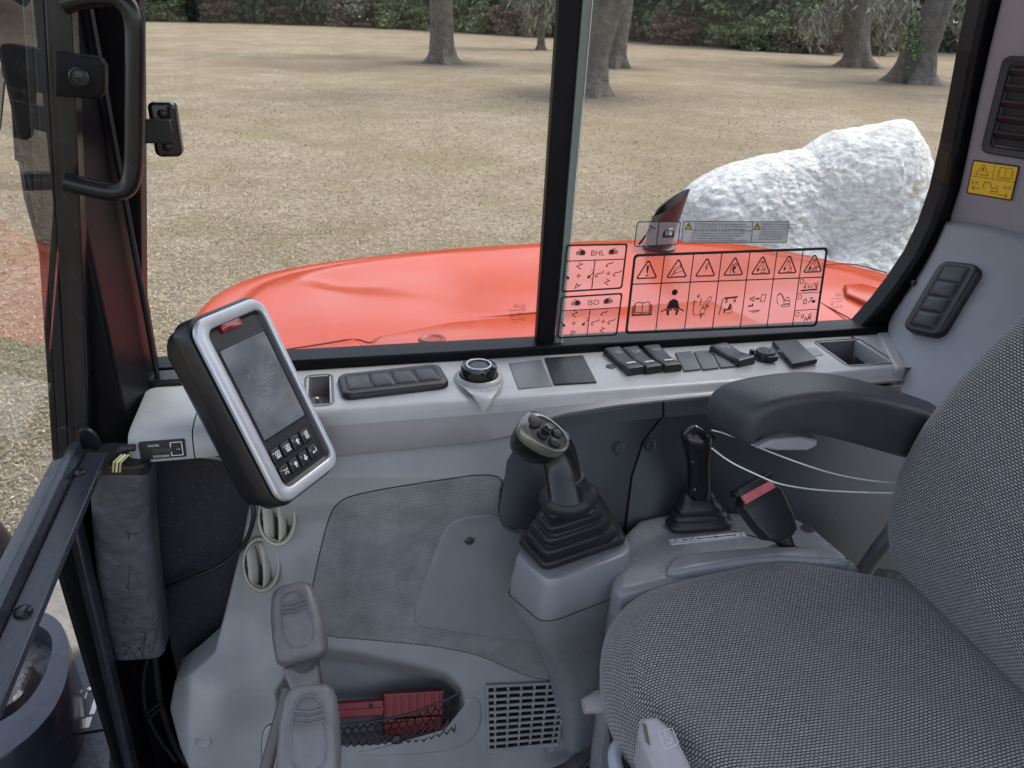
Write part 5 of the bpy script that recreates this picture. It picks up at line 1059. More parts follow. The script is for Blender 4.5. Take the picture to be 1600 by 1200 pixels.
# ================================================================== LEVER CONSOLE AND JOYSTICK POD
LC = thing('lever_console', 'grey moulded lever console beside the seat carrying joystick and blade lever', 'console', (.45, .85, 1.12))
ZC1 = 1.62
def cpx(pts, z=ZC1): return [tuple(at(x, y, Z=z)[:2]) for x, y in pts]
# top shelf with a raised step towards the seat and a sloping end
top = [(985, 812), (1030, 800), (1110, 795), (1225, 800), (1262, 812), (1330, 868), (1350, 886), (1290, 880), (1205, 876), (1100, 892), (1010, 922), (960, 930), (955, 880)]
pl = ccw(smoothpoly(cpx(top), 1)); pl = [tuple(p) for p in pl]
frc = Fr((0, 0, ZC1), (1, 0, 0), (0, 1, 0)); mb = MB(); slab(mb, frc, pl, -.45, 0, .016, 5); mb.build('shelf', PODM, LC, smooth=50)
rid = ccw([tuple(p) for p in smoothpoly(cpx([(1040, 900), (1042, 880), (1060, 866), (1140, 858), (1215, 853), (1285, 854), (1318, 868), (1330, 880), (1290, 878), (1205, 873), (1100, 888)], ZC1+.006), 1)])
mb = MB(); slab(mb, frc, rid, -.02, .0085, .008, 5); mb.build('raised_step', PODM, LC, smooth=60)
q = cpx([(1262, 826)])[0]; mb = MB(); mb.lathe(Fr((*q, ZC1+.0006), (1, 0, 0), (0, 1, 0)), [(.011, 0), (.009, .0004), (0, .0002)], 18, cap=False); mb.build('hole', PRINT, LC)
# joystick pod: stacked rounded sections surveyed from its silhouette
def quad_section(pts, z, r=.18, n=4):
    P = [at(x, y, Z=z)[:2] for x, y in pts]; return [(*p, z) for p in round_poly(P, r, n)]
def round_poly(P, r, n):                       # round the corners of a quad by a fraction r of its sides
    out = []; m = len(P)
    for i in range(m):
        a, b, c = np.array(P[i-1]), np.array(P[i]), np.array(P[(i+1) % m]); p0 = b+(a-b)*r; p1 = b+(c-b)*r
        for k in range(n+1):
            t = k/n; out.append(tuple((1-t)**2*p0+2*t*(1-t)*b+t*t*p1))
    return out
tq = [at(x, y, Z=1.642)[:2] for x, y in [(797, 868), (858, 916), (996, 866), (936, 772)]]; tq = [np.array(p) for p in tq]; tc0 = sum(tq)/4
secs = []
for z, s, off, in [(1.646, .90, (0, 0)), (1.6455, .955, (0, 0)), (1.641, .985, (0, 0)), (1.634, 1.0, (0, 0)), (1.60, 1.05, (0, .003)), (1.575, 1.085, (.002, .006)), (1.5735, 1.078, (.002, .006)), (1.55, 1.06, (.006, .010)), (1.50, .98, (.018, .022)), (1.44, .86, (.034, .036)), (1.36, .74, (.052, .05)), (1.24, .66, (.07, .06)), (1.12, .62, (.075, .06))]:
    P = [tc0+(p-tc0)*s+np.array(off) for p in tq]; secs.append([(*p, z) for p in round_poly(P, .20, 6)])
mb = MB(); mb.grid(secs, closev=True); mb.add(secs[0], [tuple(range(len(secs[0])))]); mb.build('joystick_pod', PODM, LC, smooth=50)
mb = MB(); ln = [((np.array(a)+np.array(b))/2) for a, b in zip(secs[5], secs[6])]; mb.tube([p+nrm(np.array([p[0]-tc0[0], p[1]-tc0[1], 0]))*.0006 for p in ln], .0009, 5, closed=True); mb.build('parting_line', mat('gap_black', (.012, .013, .016), .8), LC)
# ---- joystick
JS = thing('joystick', 'large black joystick with silver-edged button head and square ribbed boot', 'joystick', (*tc0, 1.645))
gb = [np.array(p) for p in [at(x, y, Z=1.648)[:2] for x, y in [(808, 848), (852, 893), (982, 848), (930, 768)]]]; gc = sum(gb)/4
colc = at(884, 772, Z=1.755); rows = []
NB = 5; levels = []
for k in range(NB):
    f0 = 1-.13*k; z0 = 1.648+.019*k
    levels += [(f0, z0), (f0*1.012, z0+.005), (f0*1.0, z0+.0105), (f0*.95, z0+.0135), (f0*.885, z0+.0145), (f0*.872, z0+.0175)]
levels += [(.40, 1.748), (.36, 1.752), (.30, 1.752)]
for f_, z in levels:
    t = (z-1.648)/(1.752-1.648); cc = gc*(1-t)+colc[:2]*t; P = [cc+(p-gc)*f_ for p in gb]; rows.append([(*p, z+.004*math.sin(5*p[0]*40)*0) for p in round_poly(P, .13+.18*t, 5)])
mb = MB(); mb.grid(rows, closev=True); mb.add(rows[-1], [tuple(range(len(rows[-1])))]); mb.build('boot', RUBBER, JS, smooth=60)
def loft(mb, C, U, Vv, shapes, n=24, cap=True):     # centres, two axes per ring, (ru, rv) radii
    G = []
    for c, u, v, (a, b) in zip(C, U, Vv, shapes):
        G.append([c+u*a*math.cos(2*math.pi*j/n)+v*b*math.sin(2*math.pi*j/n) for j in range(n)])
    mb.grid(G, closev=True, capu=cap)
up3 = np.array([0, 0, 1.0]); jx = nrm(at(900, 770, Z=1.755)-at(870, 772, Z=1.755)); jy = nrm(np.cross(up3, jx))
# flared collar (palm rest)
mb = MB(); cc = colc+np.array([.004, -.004, -.004]); tl = nrm(np.array([-.10, .05, 1])); cu = nrm(jx-(jx@tl)*tl); cv = np.cross(tl, cu)
loft(mb, [cc+tl*h for h in (-.016, -.008, 0, .007, .012, .020, .034)], [cu]*7, [cv]*7, [(.026, .024), (.037, .034), (.041, .038), (.040, .036), (.034, .030), (.027, .024), (.022, .020)], 28); mb.build('palm_rest', RUBBER, JS, smooth=70)
hp = [(885, 772, 1.768), (880, 744, 1.786), (874, 716, 1.804), (866, 696, 1.820), (855, 682, 1.834)]
hc_ = [at(x, y, Z=z) for x, y, z in hp]; mb = MB(); C = smoothpoly(hc_, 2, False); tt = np.linspace(0, 1, len(C))
loft(mb, C, [jx]*len(C), [jy*.95+up3*.1]*len(C), [(interp(t, [(0, .0255), (.4, .0245), (.75, .0275), (1, .030)]), interp(t, [(0, .024), (.5, .025), (1, .028)])) for t in tt], 24); JOYB = mat('joystick_black', (.007, .0075, .009), .24, var=.2, vscale=30); stk = mb.build('grip', JOYB, JS, smooth=80)
# head: an oval capsule whose long axis runs along the photo's diagonal
h0, h1 = at(812, 660, Z=1.868), at(878, 706, Z=1.836); ax_ = nrm(h1-h0); hn = nrm(np.array([.25, -.42, .86])-(np.array([.25, -.42, .86])@ax_)*ax_); hs = np.cross(hn, ax_); LHd = float(np.linalg.norm(h1-h0)); fh = Fr((h0+h1)/2, ax_, hs)
if fh.w @ hn < 0: fh = Fr((h0+h1)/2, ax_, -hs)
def oval(a, b, k, n=32): return [(a*math.copysign(abs(math.cos(2*math.pi*j/n))**.85, math.cos(2*math.pi*j/n)), (b*(1-.16*math.cos(2*math.pi*j/n)))*math.copysign(abs(math.sin(2*math.pi*j/n))**.85, math.sin(2*math.pi*j/n))) for j in range(n)]
HA, HB = LHd*.53, .0265
mb = MB(); rows = []
for s, h in ((.45, -.040), (.72, -.034), (.90, -.022), (.985, -.008), (1.0, .0)): rows.append([fh(a*s-(1-s)*.012, b*s, h) for a, b in oval(HA, HB, 0)])
mb.grid(rows, closev=True, capu=True); mb.build('head', JOYB, JS, smooth=80)
mb = MB(); OLV = mat('olive_silver_bezel', (.20, .20, .175), .25, metal=.6, var=.2, vscale=30); rows = []
for s, h in ((1.0, .000), (1.008, .003), (1.0, .008), (.94, .012), (.88, .0145), (.84, .0150), (.78, .0152), (.74, .0130)): rows.append([fh(a*s+(0 if s > .9 else .004), b*s-(0 if s > .9 else .001), h) for a, b in oval(HA, HB, 0)])
mb.grid(rows, closev=True); mb.build('bezel', OLV, JS, smooth=60)
mb = MB(); fillp(mb, fh, [(a*.76+.004, b*.76-.001) for a, b in oval(HA, HB, 0)], .0132); mb.build('button_plate', SWP, JS, smooth=0)
for a, b, ra, rb, nm in ((-.022, .003, .010, .011, 'button'), (.004, .012, .009, .006, 'button'), (.016, .009, .008, .007, 'button'), (.020, -.008, .009, .007, 'button'), (-.001, -.009, .008, .006, 'button')):
    mb = MB(); slab(mb, fh, [(a*.85+x*ra*.9, b*.9+y*rb*.9) for x, y in circ(0, 0, 1, 16)], .0128, .0165, .0018); mb.build(nm, BLKP, JS, smooth=50)
mb = MB(); slab(mb, fh, rrect(-.006, .006, -.005, .006, .001), .0130, .0215, .001); mb.build('thumb_slider', GLOSSB, JS, smooth=50)
# ---- blade lever
BL = thing('blade_lever', 'glossy black lever with low ribbed boot behind the joystick', 'lever', (*cpx([(1092, 815)])[0], ZC1))
bq = [np.array(p) for p in cpx([(1036, 812), (1052, 834), (1150, 826), (1130, 792)], ZC1+.004)]; bc = sum(bq)/4; bt_ = at(1090, 772, Z=1.675); rows = []
for k in range(3):
    f0 = 1-.16*k; z0 = 1.622+.0125*k; rows_ = [(f0, z0), (f0*1.01, z0+.004), (f0*.99, z0+.008), (f0*.90, z0+.0105), (f0*.86, z0+.012)]
    for f_, z in rows_:
        t = (z-1.622)/.055; c_ = bc*(1-t)+bt_[:2]*t; rows.append([(*p, z) for p in round_poly([c_+(p-bc)*f_ for p in bq], .28, 5)])
for f_, z in ((.52, 1.664), (.50, 1.671), (.42, 1.679), (.30, 1.682)):
    t = (z-1.622)/.055; c_ = bc*(1-t)+bt_[:2]*t; rows.append([(*p, z) for p in round_poly([c_+(p-bc)*f_ for p in bq], .3, 5)])
mb = MB(); mb.grid(rows, closev=True); mb.add(rows[-1], [tuple(range(len(rows[-1])))]); mb.build('boot', RUBBER, BL, smooth=60)
l0 = at(1092, 774, Z=1.676); l1 = at(1086, 668, Y=l0[1]-.004); C = [l0+(l1-l0)*t+np.array([.003*math.sin(3*t), 0, 0]) for t in np.linspace(0, 1, 14)]
def lr(t): return interp(t, [(0, .0185), (.12, .0195), (.5, .0198), (.75, .0235), (.90, .0245), (.97, .019), (1.0, .008)])
mb = MB(); loft(mb, C+[C[-1]+np.array([0, 0, .004])], [np.array([1., 0, 0])]*15, [np.array([0, 1., 0])]*15, [(lr(t), lr(t)*.92) for t in np.linspace(0, 1, 14)]+[(.001, .001)], 24); mb.build('grip', GLOSSB, BL, smooth=80)
mb = MB(); hk = l1+np.array([.020, -.004, -.012]); mb.tube([hk, hk+np.array([.010, -.002, -.006])], [.006, .004], 8); mb.build('cable_eye', GLOSSB, BL)
for t in (.18, .60):
    p = l0+(l1-l0)*t+np.array([-.0115, -.013, 0]); mb = MB(); mb.lathe(Fr(p, nrm([.7, -.7, 0]), (0, 0, 1)), [(.0022, -.001), (.0018, .001), (0, .0012)], 8, cap=False); mb.build('pin', CHROME, BL)
LBL = thing('lever_label', 'small white strip label with arrows on the grey console below the glossy lever', 'label', at(1105, 841, Z=ZC1))
lq = [at(x, y, Z=ZC1+.001) for x, y in [(1044, 843), (1164, 831), (1168, 839), (1049, 851)]]; fl_ = Fr(lq[3], lq[2]-lq[3], lq[0]-lq[3]); lw, lh = float(np.linalg.norm(lq[2]-lq[3])), float(np.linalg.norm(lq[0]-lq[3]))*.98
if fl_.w[2] < 0: fl_.w = -fl_.w
mb = MB(); slab(mb, fl_, rrect(0, lw, 0, lh, .0015), -.002, .0012); mb.build('plate', mat('off_white_label', (.62, .63, .63), .4), LBL)
mb = MB(); m_ = lh*.5
stroke(mb, fl_, [(.001, .001), (lw-.001, .001), (lw-.001, lh-.001), (.001, lh-.001)], .0009, .0014, True); stroke(mb, fl_, [(lw*.32, .001), (lw*.32, lh-.001)], .001, .0014); stroke(mb, fl_, [(lw*.36, m_), (lw*.86, m_)], .0022, .0014)
for tx, d in ((.34, 1), (.88, -1), (.16, 1)): fillp(mb, fl_, ccw([(lw*tx, m_), (lw*(tx+.035*d), m_+lh*.22), (lw*(tx+.035*d), m_-lh*.22)]), .0014)
stroke(mb, fl_, [(lw*.17, m_), (lw*.24, m_)], .0015, .0014); stroke(mb, fl_, circ(lw*.60, m_, lh*.2, 10), .0009, .0015, True)
for x0 in (.04, .255, .91): stroke(mb, fl_, [(lw*x0, lh*.2), (lw*(x0+.02), lh*.75), (lw*(x0+.035), lh*.3), (lw*(x0+.05), lh*.75)], .0009, .0014)
mb.build('arrow_print', PRINT, LBL)

# ================================================================== SEAT
fab = bpy.data.materials.new('woven_seat_fabric'); fab.use_nodes = True; N, L, b = nodes_of(fab); b.inputs['Roughness'].default_value = .9; b.inputs['Specular IOR Level'].default_value = .15
b.inputs['Sheen Weight'].default_value = .35
uvn = N.new('ShaderNodeUVMap'); br = N.new('ShaderNodeTexBrick'); br.inputs['Scale'].default_value = 1.0; br.inputs['Brick Width'].default_value = .0056; br.inputs['Row Height'].default_value = .0037; br.inputs['Mortar Size'].default_value = .00080; br.inputs['Mortar Smooth'].default_value = .35; br.offset = .5
br.inputs['Color1'].default_value = (.33, .335, .355, 1); br.inputs['Color2'].default_value = (.25, .255, .275, 1); br.inputs['Mortar'].default_value = (.010, .011, .016, 1); L.new(uvn.outputs[0], br.inputs['Vector'])
tcx = N.new('ShaderNodeTexCoord'); nx = N.new('ShaderNodeTexNoise'); nx.inputs['Scale'].default_value = 7; nx.inputs['Detail'].default_value = 8; nx.inputs['Roughness'].default_value = .65; L.new(tcx.outputs['Object'], nx.inputs[0])
mr = N.new('ShaderNodeMapRange'); mr.inputs[1].default_value = .5; mr.inputs[2].default_value = .8; mr.inputs[4].default_value = .30; L.new(nx.outputs[0], mr.inputs[0])
m1 = N.new('ShaderNodeMix'); m1.data_type = 'RGBA'; m1.inputs[7].default_value = (.20, .20, .205, 1); L.new(mr.outputs[0], m1.inputs[0]); L.new(br.outputs['Color'], m1.inputs[6])
n4 = N.new('ShaderNodeTexNoise'); n4.inputs['Scale'].default_value = 170; n4.inputs['Detail'].default_value = 3; L.new(tcx.outputs['Object'], n4.inputs[0]); mr4 = N.new('ShaderNodeMapRange'); mr4.inputs[1].default_value = .70; mr4.inputs[2].default_value = .78; mr4.inputs[4].default_value = .55; L.new(n4.outputs[0], mr4.inputs[0])
m3 = N.new('ShaderNodeMix'); m3.data_type = 'RGBA'; m3.inputs[7].default_value = (.42, .42, .42, 1); L.new(mr4.outputs[0], m3.inputs[0]); L.new(m1.outputs[2], m3.inputs[6]); L.new(m3.outputs[2], b.inputs['Base Color'])
bp = N.new('ShaderNodeBump'); bp.inputs['Strength'].default_value = .7; bp.inputs['Distance'].default_value = .0012; inv = N.new('ShaderNodeMath'); inv.operation = 'SUBTRACT'; inv.inputs[0].default_value = 1; L.new(br.outputs['Fac'], inv.inputs[1]); L.new(inv.outputs[0], bp.inputs['Height']); L.new(bp.outputs[0], b.inputs['Normal'])
SEAT = thing('seat', 'grey woven fabric operator seat with backrest and black armrest', 'seat', (.55, .54, 1.12))
ZT = 1.628
edgepx = [(1405, 906), (1340, 893), (1290, 885), (1245, 880), (1205, 878), (1150, 884), (1100, 894), (1050, 908), (1005, 924), (975, 943), (953, 968), (941, 998), (940, 1030), (945, 1062), (957, 1095), (973, 1118), (990, 1140), (1012, 1163), (1042, 1195), (1078, 1240)]
ew = [at(x, y, Z=1.60)[:2] for x, y in edgepx]; ew = [tuple(p) for p in ew]
ew = [(.80, .72)]+ew+[(.365, .38), (.40, .33), (.48, .285), (.60, .265), (.80, .30)]
ol = np.array(smoothpoly(ew, 3)); 
# resample evenly
dl = np.r_[0, np.cumsum(np.linalg.norm(np.diff(np.vstack([ol, ol[:1]]), axis=0), axis=1))]; tt = np.linspace(0, dl[-1], 201)[:-1]; olc = np.vstack([ol, ol[:1]]); ol = np.stack([np.interp(tt, dl, olc[:, 0]), np.interp(tt, dl, olc[:, 1])], 1)
sc0 = np.array([.55, .53]); rows, uvr = [], []
prof = [(s, 0) for s in np.linspace(0, .80, 26)]+[(.80+.2*math.sin(a), -.050*(1-math.cos(a))) for a in np.linspace(.1, math.pi/2, 12)]+[(1.0, -.065), (.995, -.08), (.97, -.10)]
for k, (s, dz) in enumerate(prof):
    row, ur = [], []
    for p in ol:
        q = sc0+(p-sc0)*s; x, y = q
        z = ZT+dz+.010*math.exp(-((x-.34)/.08)**2)*(1 if s < .9 else .3)-.012*math.exp(-((x-.58)/.16)**2-((y-.53)/.14)**2)+.0035*noise.noise(Vector((x*9, y*9, 1)))+.006*max(0, 1-abs((x-.62)*.8+(y-.52)*.6-.01)/.045)*math.exp(-((x-.62)**2+(y-.5)**2)/.02)
        row.append((x, y, z)); e = nrm(p-sc0); extra = -dz*1.0
        ur.append((q[0]+e[0]*extra, q[1]+e[1]*extra))
    rows.append(row); uvr.append(ur)
mb = MB(); mb.grid(rows, closev=True, uv=uvr); mb.build('cushion', fab, SEAT, smooth=180)
mb = MB(); slab(mb, Fr((0, 0, 0), (1, 0, 0), (0, 1, 0)), [tuple(sc0+(p-sc0)*.93) for p in ol[::4]], 1.46, 1.535); mb.build('seat_pan', BLKP, SEAT, bevel=.005)
mb = MB(); mb.box(Fr((.55, .53, 1.12), (1, 0, 0), (0, 1, 0)), -.17, .20, -.17, .17, .0, .345); mb.build('seat_base', BLACK, SEAT, bevel=.02)
# backrest
def xz(z): return interp(z, [(1.56, .800), (1.62, .778), (1.68, .766), (1.76, .766), (1.84, .776), (1.92, .798), (2.02, .836), (2.12, .882), (2.3, .97), (2.5, 1.07)])
bpx = [(1600, 486), (1560, 524), (1520, 566), (1482, 608), (1448, 655), (1420, 704), (1401, 752), (1391, 800), (1392, 845), (1400, 882), (1416, 908)]
be = []
for x, y in bpx:
    z = 1.8
    for _ in range(12): P = at(x, y, X=xz(z)+.012); z = .5*z+.5*P[2]
    be.append((P[1], P[2]))
zt = be[0]; be = [(zt[0]-.06, zt[1]+.16), (zt[0]-.02, zt[1]+.08)]+be+[(.74, 1.575), (.68, 1.562), (.54, 1.556), (.40, 1.562), (.30, 1.60), (.27, 1.72), (.28, 1.9), (.32, 2.1), (.36, 2.24), (.44, 2.30), (.56, 2.30)]
bl = np.array(smoothpoly(be, 3)); dl = np.r_[0, np.cumsum(np.linalg.norm(np.diff(np.vstack([bl, bl[:1]]), axis=0), axis=1))]; tt = np.linspace(0, dl[-1], 221)[:-1]; blc = np.vstack([bl, bl[:1]]); bl = np.stack([np.interp(tt, dl, blc[:, 0]), np.interp(tt, dl, blc[:, 1])], 1)
bc0 = np.array([.54, 1.86]); rows, uvr = [], []
prof = [(s, 0) for s in np.linspace(0, .84, 26)]+[(.84+.16*math.sin(a), .040*(1-math.cos(a))) for a in np.linspace(.1, math.pi/2, 12)]+[(1.0, .06), (.99, .085), (.95, .11)]
for s, dx in prof:
    row, ur = [], []
    for p in bl:
        q = bc0+(p-bc0)*s; y, z = q
        x = xz(z)+dx-.012+.014*math.exp(-((y-.54)/.13)**2-((z-1.85)/.2)**2)+.003*noise.noise(Vector((y*8, z*8, 4)))-.006*max(0, 1-abs((z-1.70)-(y-.6)*.5)/.03)*math.exp(-((y-.6)/.09)**2)
        row.append((x, y, z)); e = nrm(p-bc0); ur.append((y+e[0]*dx, (z+e[1]*dx)*1.1))
    rows.append(row); uvr.append(ur)
mb = MB(); mb.grid(rows, closev=True, uv=uvr, capu=False); mb.build('backrest', fab, SEAT, smooth=180)
mb = MB(); mb.grid([[(p[0]+.001, *(bc0+(np.array(p[1:])-bc0)*1.0)) for p in rows[-2]], [(p[0]+.05, *(bc0+(np.array(p[1:])-bc0)*.97)) for p in rows[-2]], [(p[0]+.06, *(bc0+(np.array(p[1:])-bc0)*.85)) for p in rows[-2]]], closev=True, capu=True); mb.build('back_shell', BLKP, SEAT, smooth=50)
# armrest
Yn, Yf = .792, .872
sp = [at(x, y, Y=Yn) for x, y in [(1172, 668), (1182, 648), (1206, 632), (1245, 621), (1300, 615), (1350, 619), (1400, 630), (1450, 644), (1520, 668), (1530, 734), (1450, 728), (1405, 717), (1345, 700), (1290, 685), (1240, 679), (1206, 687), (1178, 702), (1168, 696)]]
P2 = [(p[0], p[2]) for p in sp]; P2 = smoothpoly(P2, 1); cx, cz = np.mean(P2, axis=0)
rows = []
for y, s in ((Yn+.010, .0), (Yn+.001, .004), (Yn, .009), (Yn, .009)): pass
P2c = ccw([tuple(p) for p in P2]); rows = []
for k in range(6): a = k/5*math.pi/2; r_i = .011; rows.append([(u, Yn+r_i*(1-math.sin(a)), v) for u, v in inset2(P2c, r_i*(1-math.cos(a)))][:])
rows = rows[::-1]; front_rows = [[(u, Yn+.0*0+ (0), v) for u, v in inset2(P2c, .011)]]+rows
G = []
for k in range(6):
    a = k/5*math.pi/2; G.append([(u, Yn+.012*(1-math.sin(a)), v) for u, v in inset2(P2c, .012*(1-math.sin(a))*0+.012*(1-math.cos(math.pi/2-a)))])
fwd = np.array([-.0, 0, 0])
def arow(ins, y): return [(u-(.030*(y-Yn)/(Yf-Yn) if u < .60 else 0)*max(0, min(1, (.60-u)/.06)), y, v) for u, v in inset2(P2c, ins)]
rr_ = .013; G = [arow(rr_*(1-math.cos(a)), Yn+rr_*(1-math.sin(a))) for a in np.linspace(math.pi/2, 0, 6)]+[arow(rr_*(1-math.cos(a)), Yf-rr_*(1-math.sin(a))) for a in np.linspace(0, math.pi/2, 6)]
mb = MB(); mb.grid(G, closev=True, capu=True); ARM = mb.build('armrest', mat('armrest_vinyl', (.034, .037, .044), .44, var=.15, vscale=12, bump=.55, bscale=420, dust=.08, dscale=50), SEAT, smooth=55)
mb = MB(); pd = [at(x, y, Y=Yn+.02) for x, y in [(1180, 702), (1205, 688), (1250, 684), (1279, 688), (1277, 698), (1262, 705), (1215, 705), (1196, 702)]]; pd = [np.array(p) for p in pd]; mb.prism(pd, [p+np.array([0, .045, 0]) for p in pd]); mb.build('armrest_lever', WHITEP, SEAT, bevel=.004, seg=3)
mb = MB(); hp_ = [at(x, y, Y=.83) for x, y in [(1392, 835), (1372, 860), (1345, 900)]]; mb.tube([hp_[0]+np.array([.01, 0, .05])]+hp_+[hp_[-1]+np.array([-.005, 0, -.12])], [.013]*5, 12); mb.build('support_tube', mat('grey_tube', (.12, .125, .135), .45, var=.3, vscale=20), SEAT, smooth=60)
# front adjusters
mb = MB(); A = [at(x, y, Z=1.52) for x, y in [(912, 1104), (935, 1097), (975, 1096)]]; loft(mb, A+[A[-1]+np.array([.05, 0, .0])], [np.array([0, 1., 0])]*4, [up3]*4, [(.010, .009), (.016, .013), (.019, .014), (.019, .014)], 16); mb.build('adjuster_handle', WHITEP, SEAT, smooth=60)
lp4 = [at(x, y, Z=1.645) for x, y in [(985, 1130), (1040, 1126), (1092, 1230), (1030, 1236)]]; fr = Fr(lp4[0], lp4[1]-lp4[0], lp4[0]-lp4[3]); 
pl = [fr.uv(p) for p in lp4]; pl = [tuple(p) for p in smoothpoly(pl, 1)]; fr2 = Fr(lp4[0], fr.u, fr.v); wz = 1 if fr2.w[2] > 0 else -1
mb = MB(); slab(mb, fr2, ccw(pl), -.035*wz, .012*wz, .010, 5); LV = mb.build('release_paddle', WHITEP, SEAT, smooth=50)
def pp_px(pts): return [fr2.px(x, y) for x, y in pts]
mb = MB(); fillp(mb, fr2, ccw(pp_px([(1001, 1141), (1008, 1145), (1014, 1178), (1007, 1172)])), .0125*wz); mb.build('slot', mat('slot_brown', (.10, .085, .08), .7), LV)
mb = MB(); stroke(mb, fr2, pp_px([(1026, 1156), (1048, 1150), (1058, 1174), (1038, 1184)]), .0008, .0124*wz, True); stroke(mb, fr2, pp_px([(1036, 1156), (1040, 1166), (1048, 1166), (1047, 1174), (1040, 1174)]), .0009, .0124*wz); mb.build('embossed_icon', mat('icon_pale', (.62, .62, .62), .5), LV)
mb = MB(); mb.tube(smoothpoly([at(x, y, Z=1.54) for x, y in [(1000, 1153), (980, 1153), (962, 1168), (959, 1190), (972, 1225)]], 3, False), .0085, 12); mb.build('slide_bar', mat('pale_blue_grey_bar', (.36, .39, .45), .35), SEAT, smooth=60)
# ---- belt buckle
bk = at(1200, 795, Y=.815); bn_ = nrm([.05, -.80, .60]); bdir = nrm(at(1228, 848, n=bn_, p=bk)-at(1182, 762, n=bn_, p=bk)); fb = Fr(bk, np.cross(bdir, bn_), bdir)
if fb.w @ bn_ < 0: fb = Fr(bk, -fb.u, bdir)
BU = thing('belt_buckle', 'black seat belt buckle with faded red release button on a stalk', 'seat belt buckle', at(1240, 880, Y=.80))
bh = [fb.px(x, y) for x, y in [(1148, 776), (1210, 742), (1248, 822), (1236, 840), (1212, 846), (1196, 842)]]; mb = MB(); slab(mb, fb, ccw([tuple(p) for p in smoothpoly(bh, 1)]), -.022, .004, .004); mb.build('housing', BLKP, BU, smooth=50)
mb = MB(); rb = [fb.px(x, y) for x, y in [(1155, 775), (1202, 750), (1209, 762), (1163, 788)]]; slab(mb, fb, ccw(rb), .002, .0062, .0012); mb.build('release_button', mat('faded_red', (.55, .14, .15), .5, var=.25, vscale=60), BU)
mb = MB(); stroke(mb, fb, [fb.px(1148, 773), fb.px(1203, 743)], .006, .006); slab(mb, fb, ccw([fb.px(x, y) for x, y in [(1150, 766), (1202, 738), (1207, 747), (1153, 777)]]), -.020, .007, .002); slab(mb, fb, ccw([fb.px(x, y) for x, y in [(1158, 791), (1210, 763), (1213, 769), (1161, 798)]]), .0, .0055, .001); mb.build('rim', BLKP, BU, smooth=50)
mb = MB(); stroke(mb, fb, [fb.px(1200, 824), fb.px(1232, 812)], .0008, .0043); mb.build('moulding_line', SWP, BU)
mb = MB(); w0, w1 = at(1222, 838, Y=.822), at(1246, 890, Y=.800); mb.tube([w0+np.array([0, .005, .01]), w0, w1, w1+np.array([.01, 0, -.06])], [.013, .014, .010, .010], 10, flat=.45); mb.build('stalk', RUBBER, BU, smooth=60)
# ---- white pull cables
for k, pts in enumerate([[(1112, 672, .855), (1130, 676, .85), (1160, 688, .84), (1200, 705, .83), (1250, 724, .82), (1300, 740, .815), (1350, 750, .812), (1400, 755, .81)], [(1112, 700, .85), (1140, 722, .84), (1190, 745, .81), (1215, 756, .80), (1260, 764, .805), (1310, 768, .81), (1400, 771, .82)]]):
    P = smoothpoly([at(x, y, Y=Y_) for x, y, Y_ in pts], 3, False); T = thing('pull_cable', ('upper thin white cable running from the glossy lever under the armrest', 'lower thin white cable running from the glossy lever past the belt buckle')[k], 'cable', P[0], 'thin white cables beside the seat')
    mb = MB(); mb.tube(P, .0012, 6); mb.build('cable_run', WIREW, T, smooth=60)
# dark carpet mat behind the lever console, and floor clutter under the grille
T = thing('rear_carpet', 'dark fluffy worn carpet patch behind the lever console', 'carpet', (.85, .93, 1.5))
cp = [at(1268, 815, Y=.97), at(1390, 760, Y=.97), at(1450, 800, Y=.93), at(1450, 960, Y=.86), at(1340, 960, Y=.86), at(1300, 850, Y=.93)]
mb = MB(); mb.prism(cp, [p+np.array([0.0, .012, -.008]) for p in cp]); mb.build('pile', mat('dark_carpet', (.03, .031, .035), .95, var=.8, vscale=90, bump=1.0, bscale=250, dust=.6, dscale=160, dustcol=(.2, .2, .21)), T)
mb = MB(); a = at(905, 1195, Z=1.13); T = thing('floor_hose', 'dull brown-grey hose lying on the cab floor beside the seat base', 'hose', a); mb.tube(smoothpoly([at(x, y, Z=1.16) for x, y in [(860, 1215), (900, 1195), (928, 1166), (940, 1150), (960, 1160)]], 2, False), .012, 12); mb.build('hose_run', mat('dull_hose', (.10, .092, .088), .5, var=.3, vscale=30), T, smooth=60)
# ================================================================== REAR PILLAR TRIM
RP = thing('rear_trim', 'grey moulded rear pillar trim right of the side window', 'pillar trim', (1.05, 1.0, 1.8))
# upper part: runs from the window edge back along the surveyed direction
ud = nrm([.37, -.93, 0]); e_top, e_bot = at(1562, -60, Y=YW-.008), at(1484, 352, Y=YW-.008); un = nrm(np.cross(ud, e_top-e_bot)); un = un if un[0] < 0 else -un
def up_(x, y): return at(x, y, n=un, p=e_bot)
outl = [(1575, -50), (1562, 0), (1545, 70), (1527, 150), (1511, 230), (1497, 295), (1482, 340), (1484, 352)]
A = [up_(x, y) for x, y in outl]; mb = MB(); G = []
for s, o in ((0, .03), (0.0, .006), (.004, .001), (.010, 0), (.05, 0), (.12, 0), (.22, 0), (.33, 0), (.40, 0)):
    G.append([p+ud*s-un*o+un*.004*math.sin(min(1, s/.12)*math.pi) for p in A])
mb.grid(G); mb.build('upper_trim', PILM, RP, smooth=60)
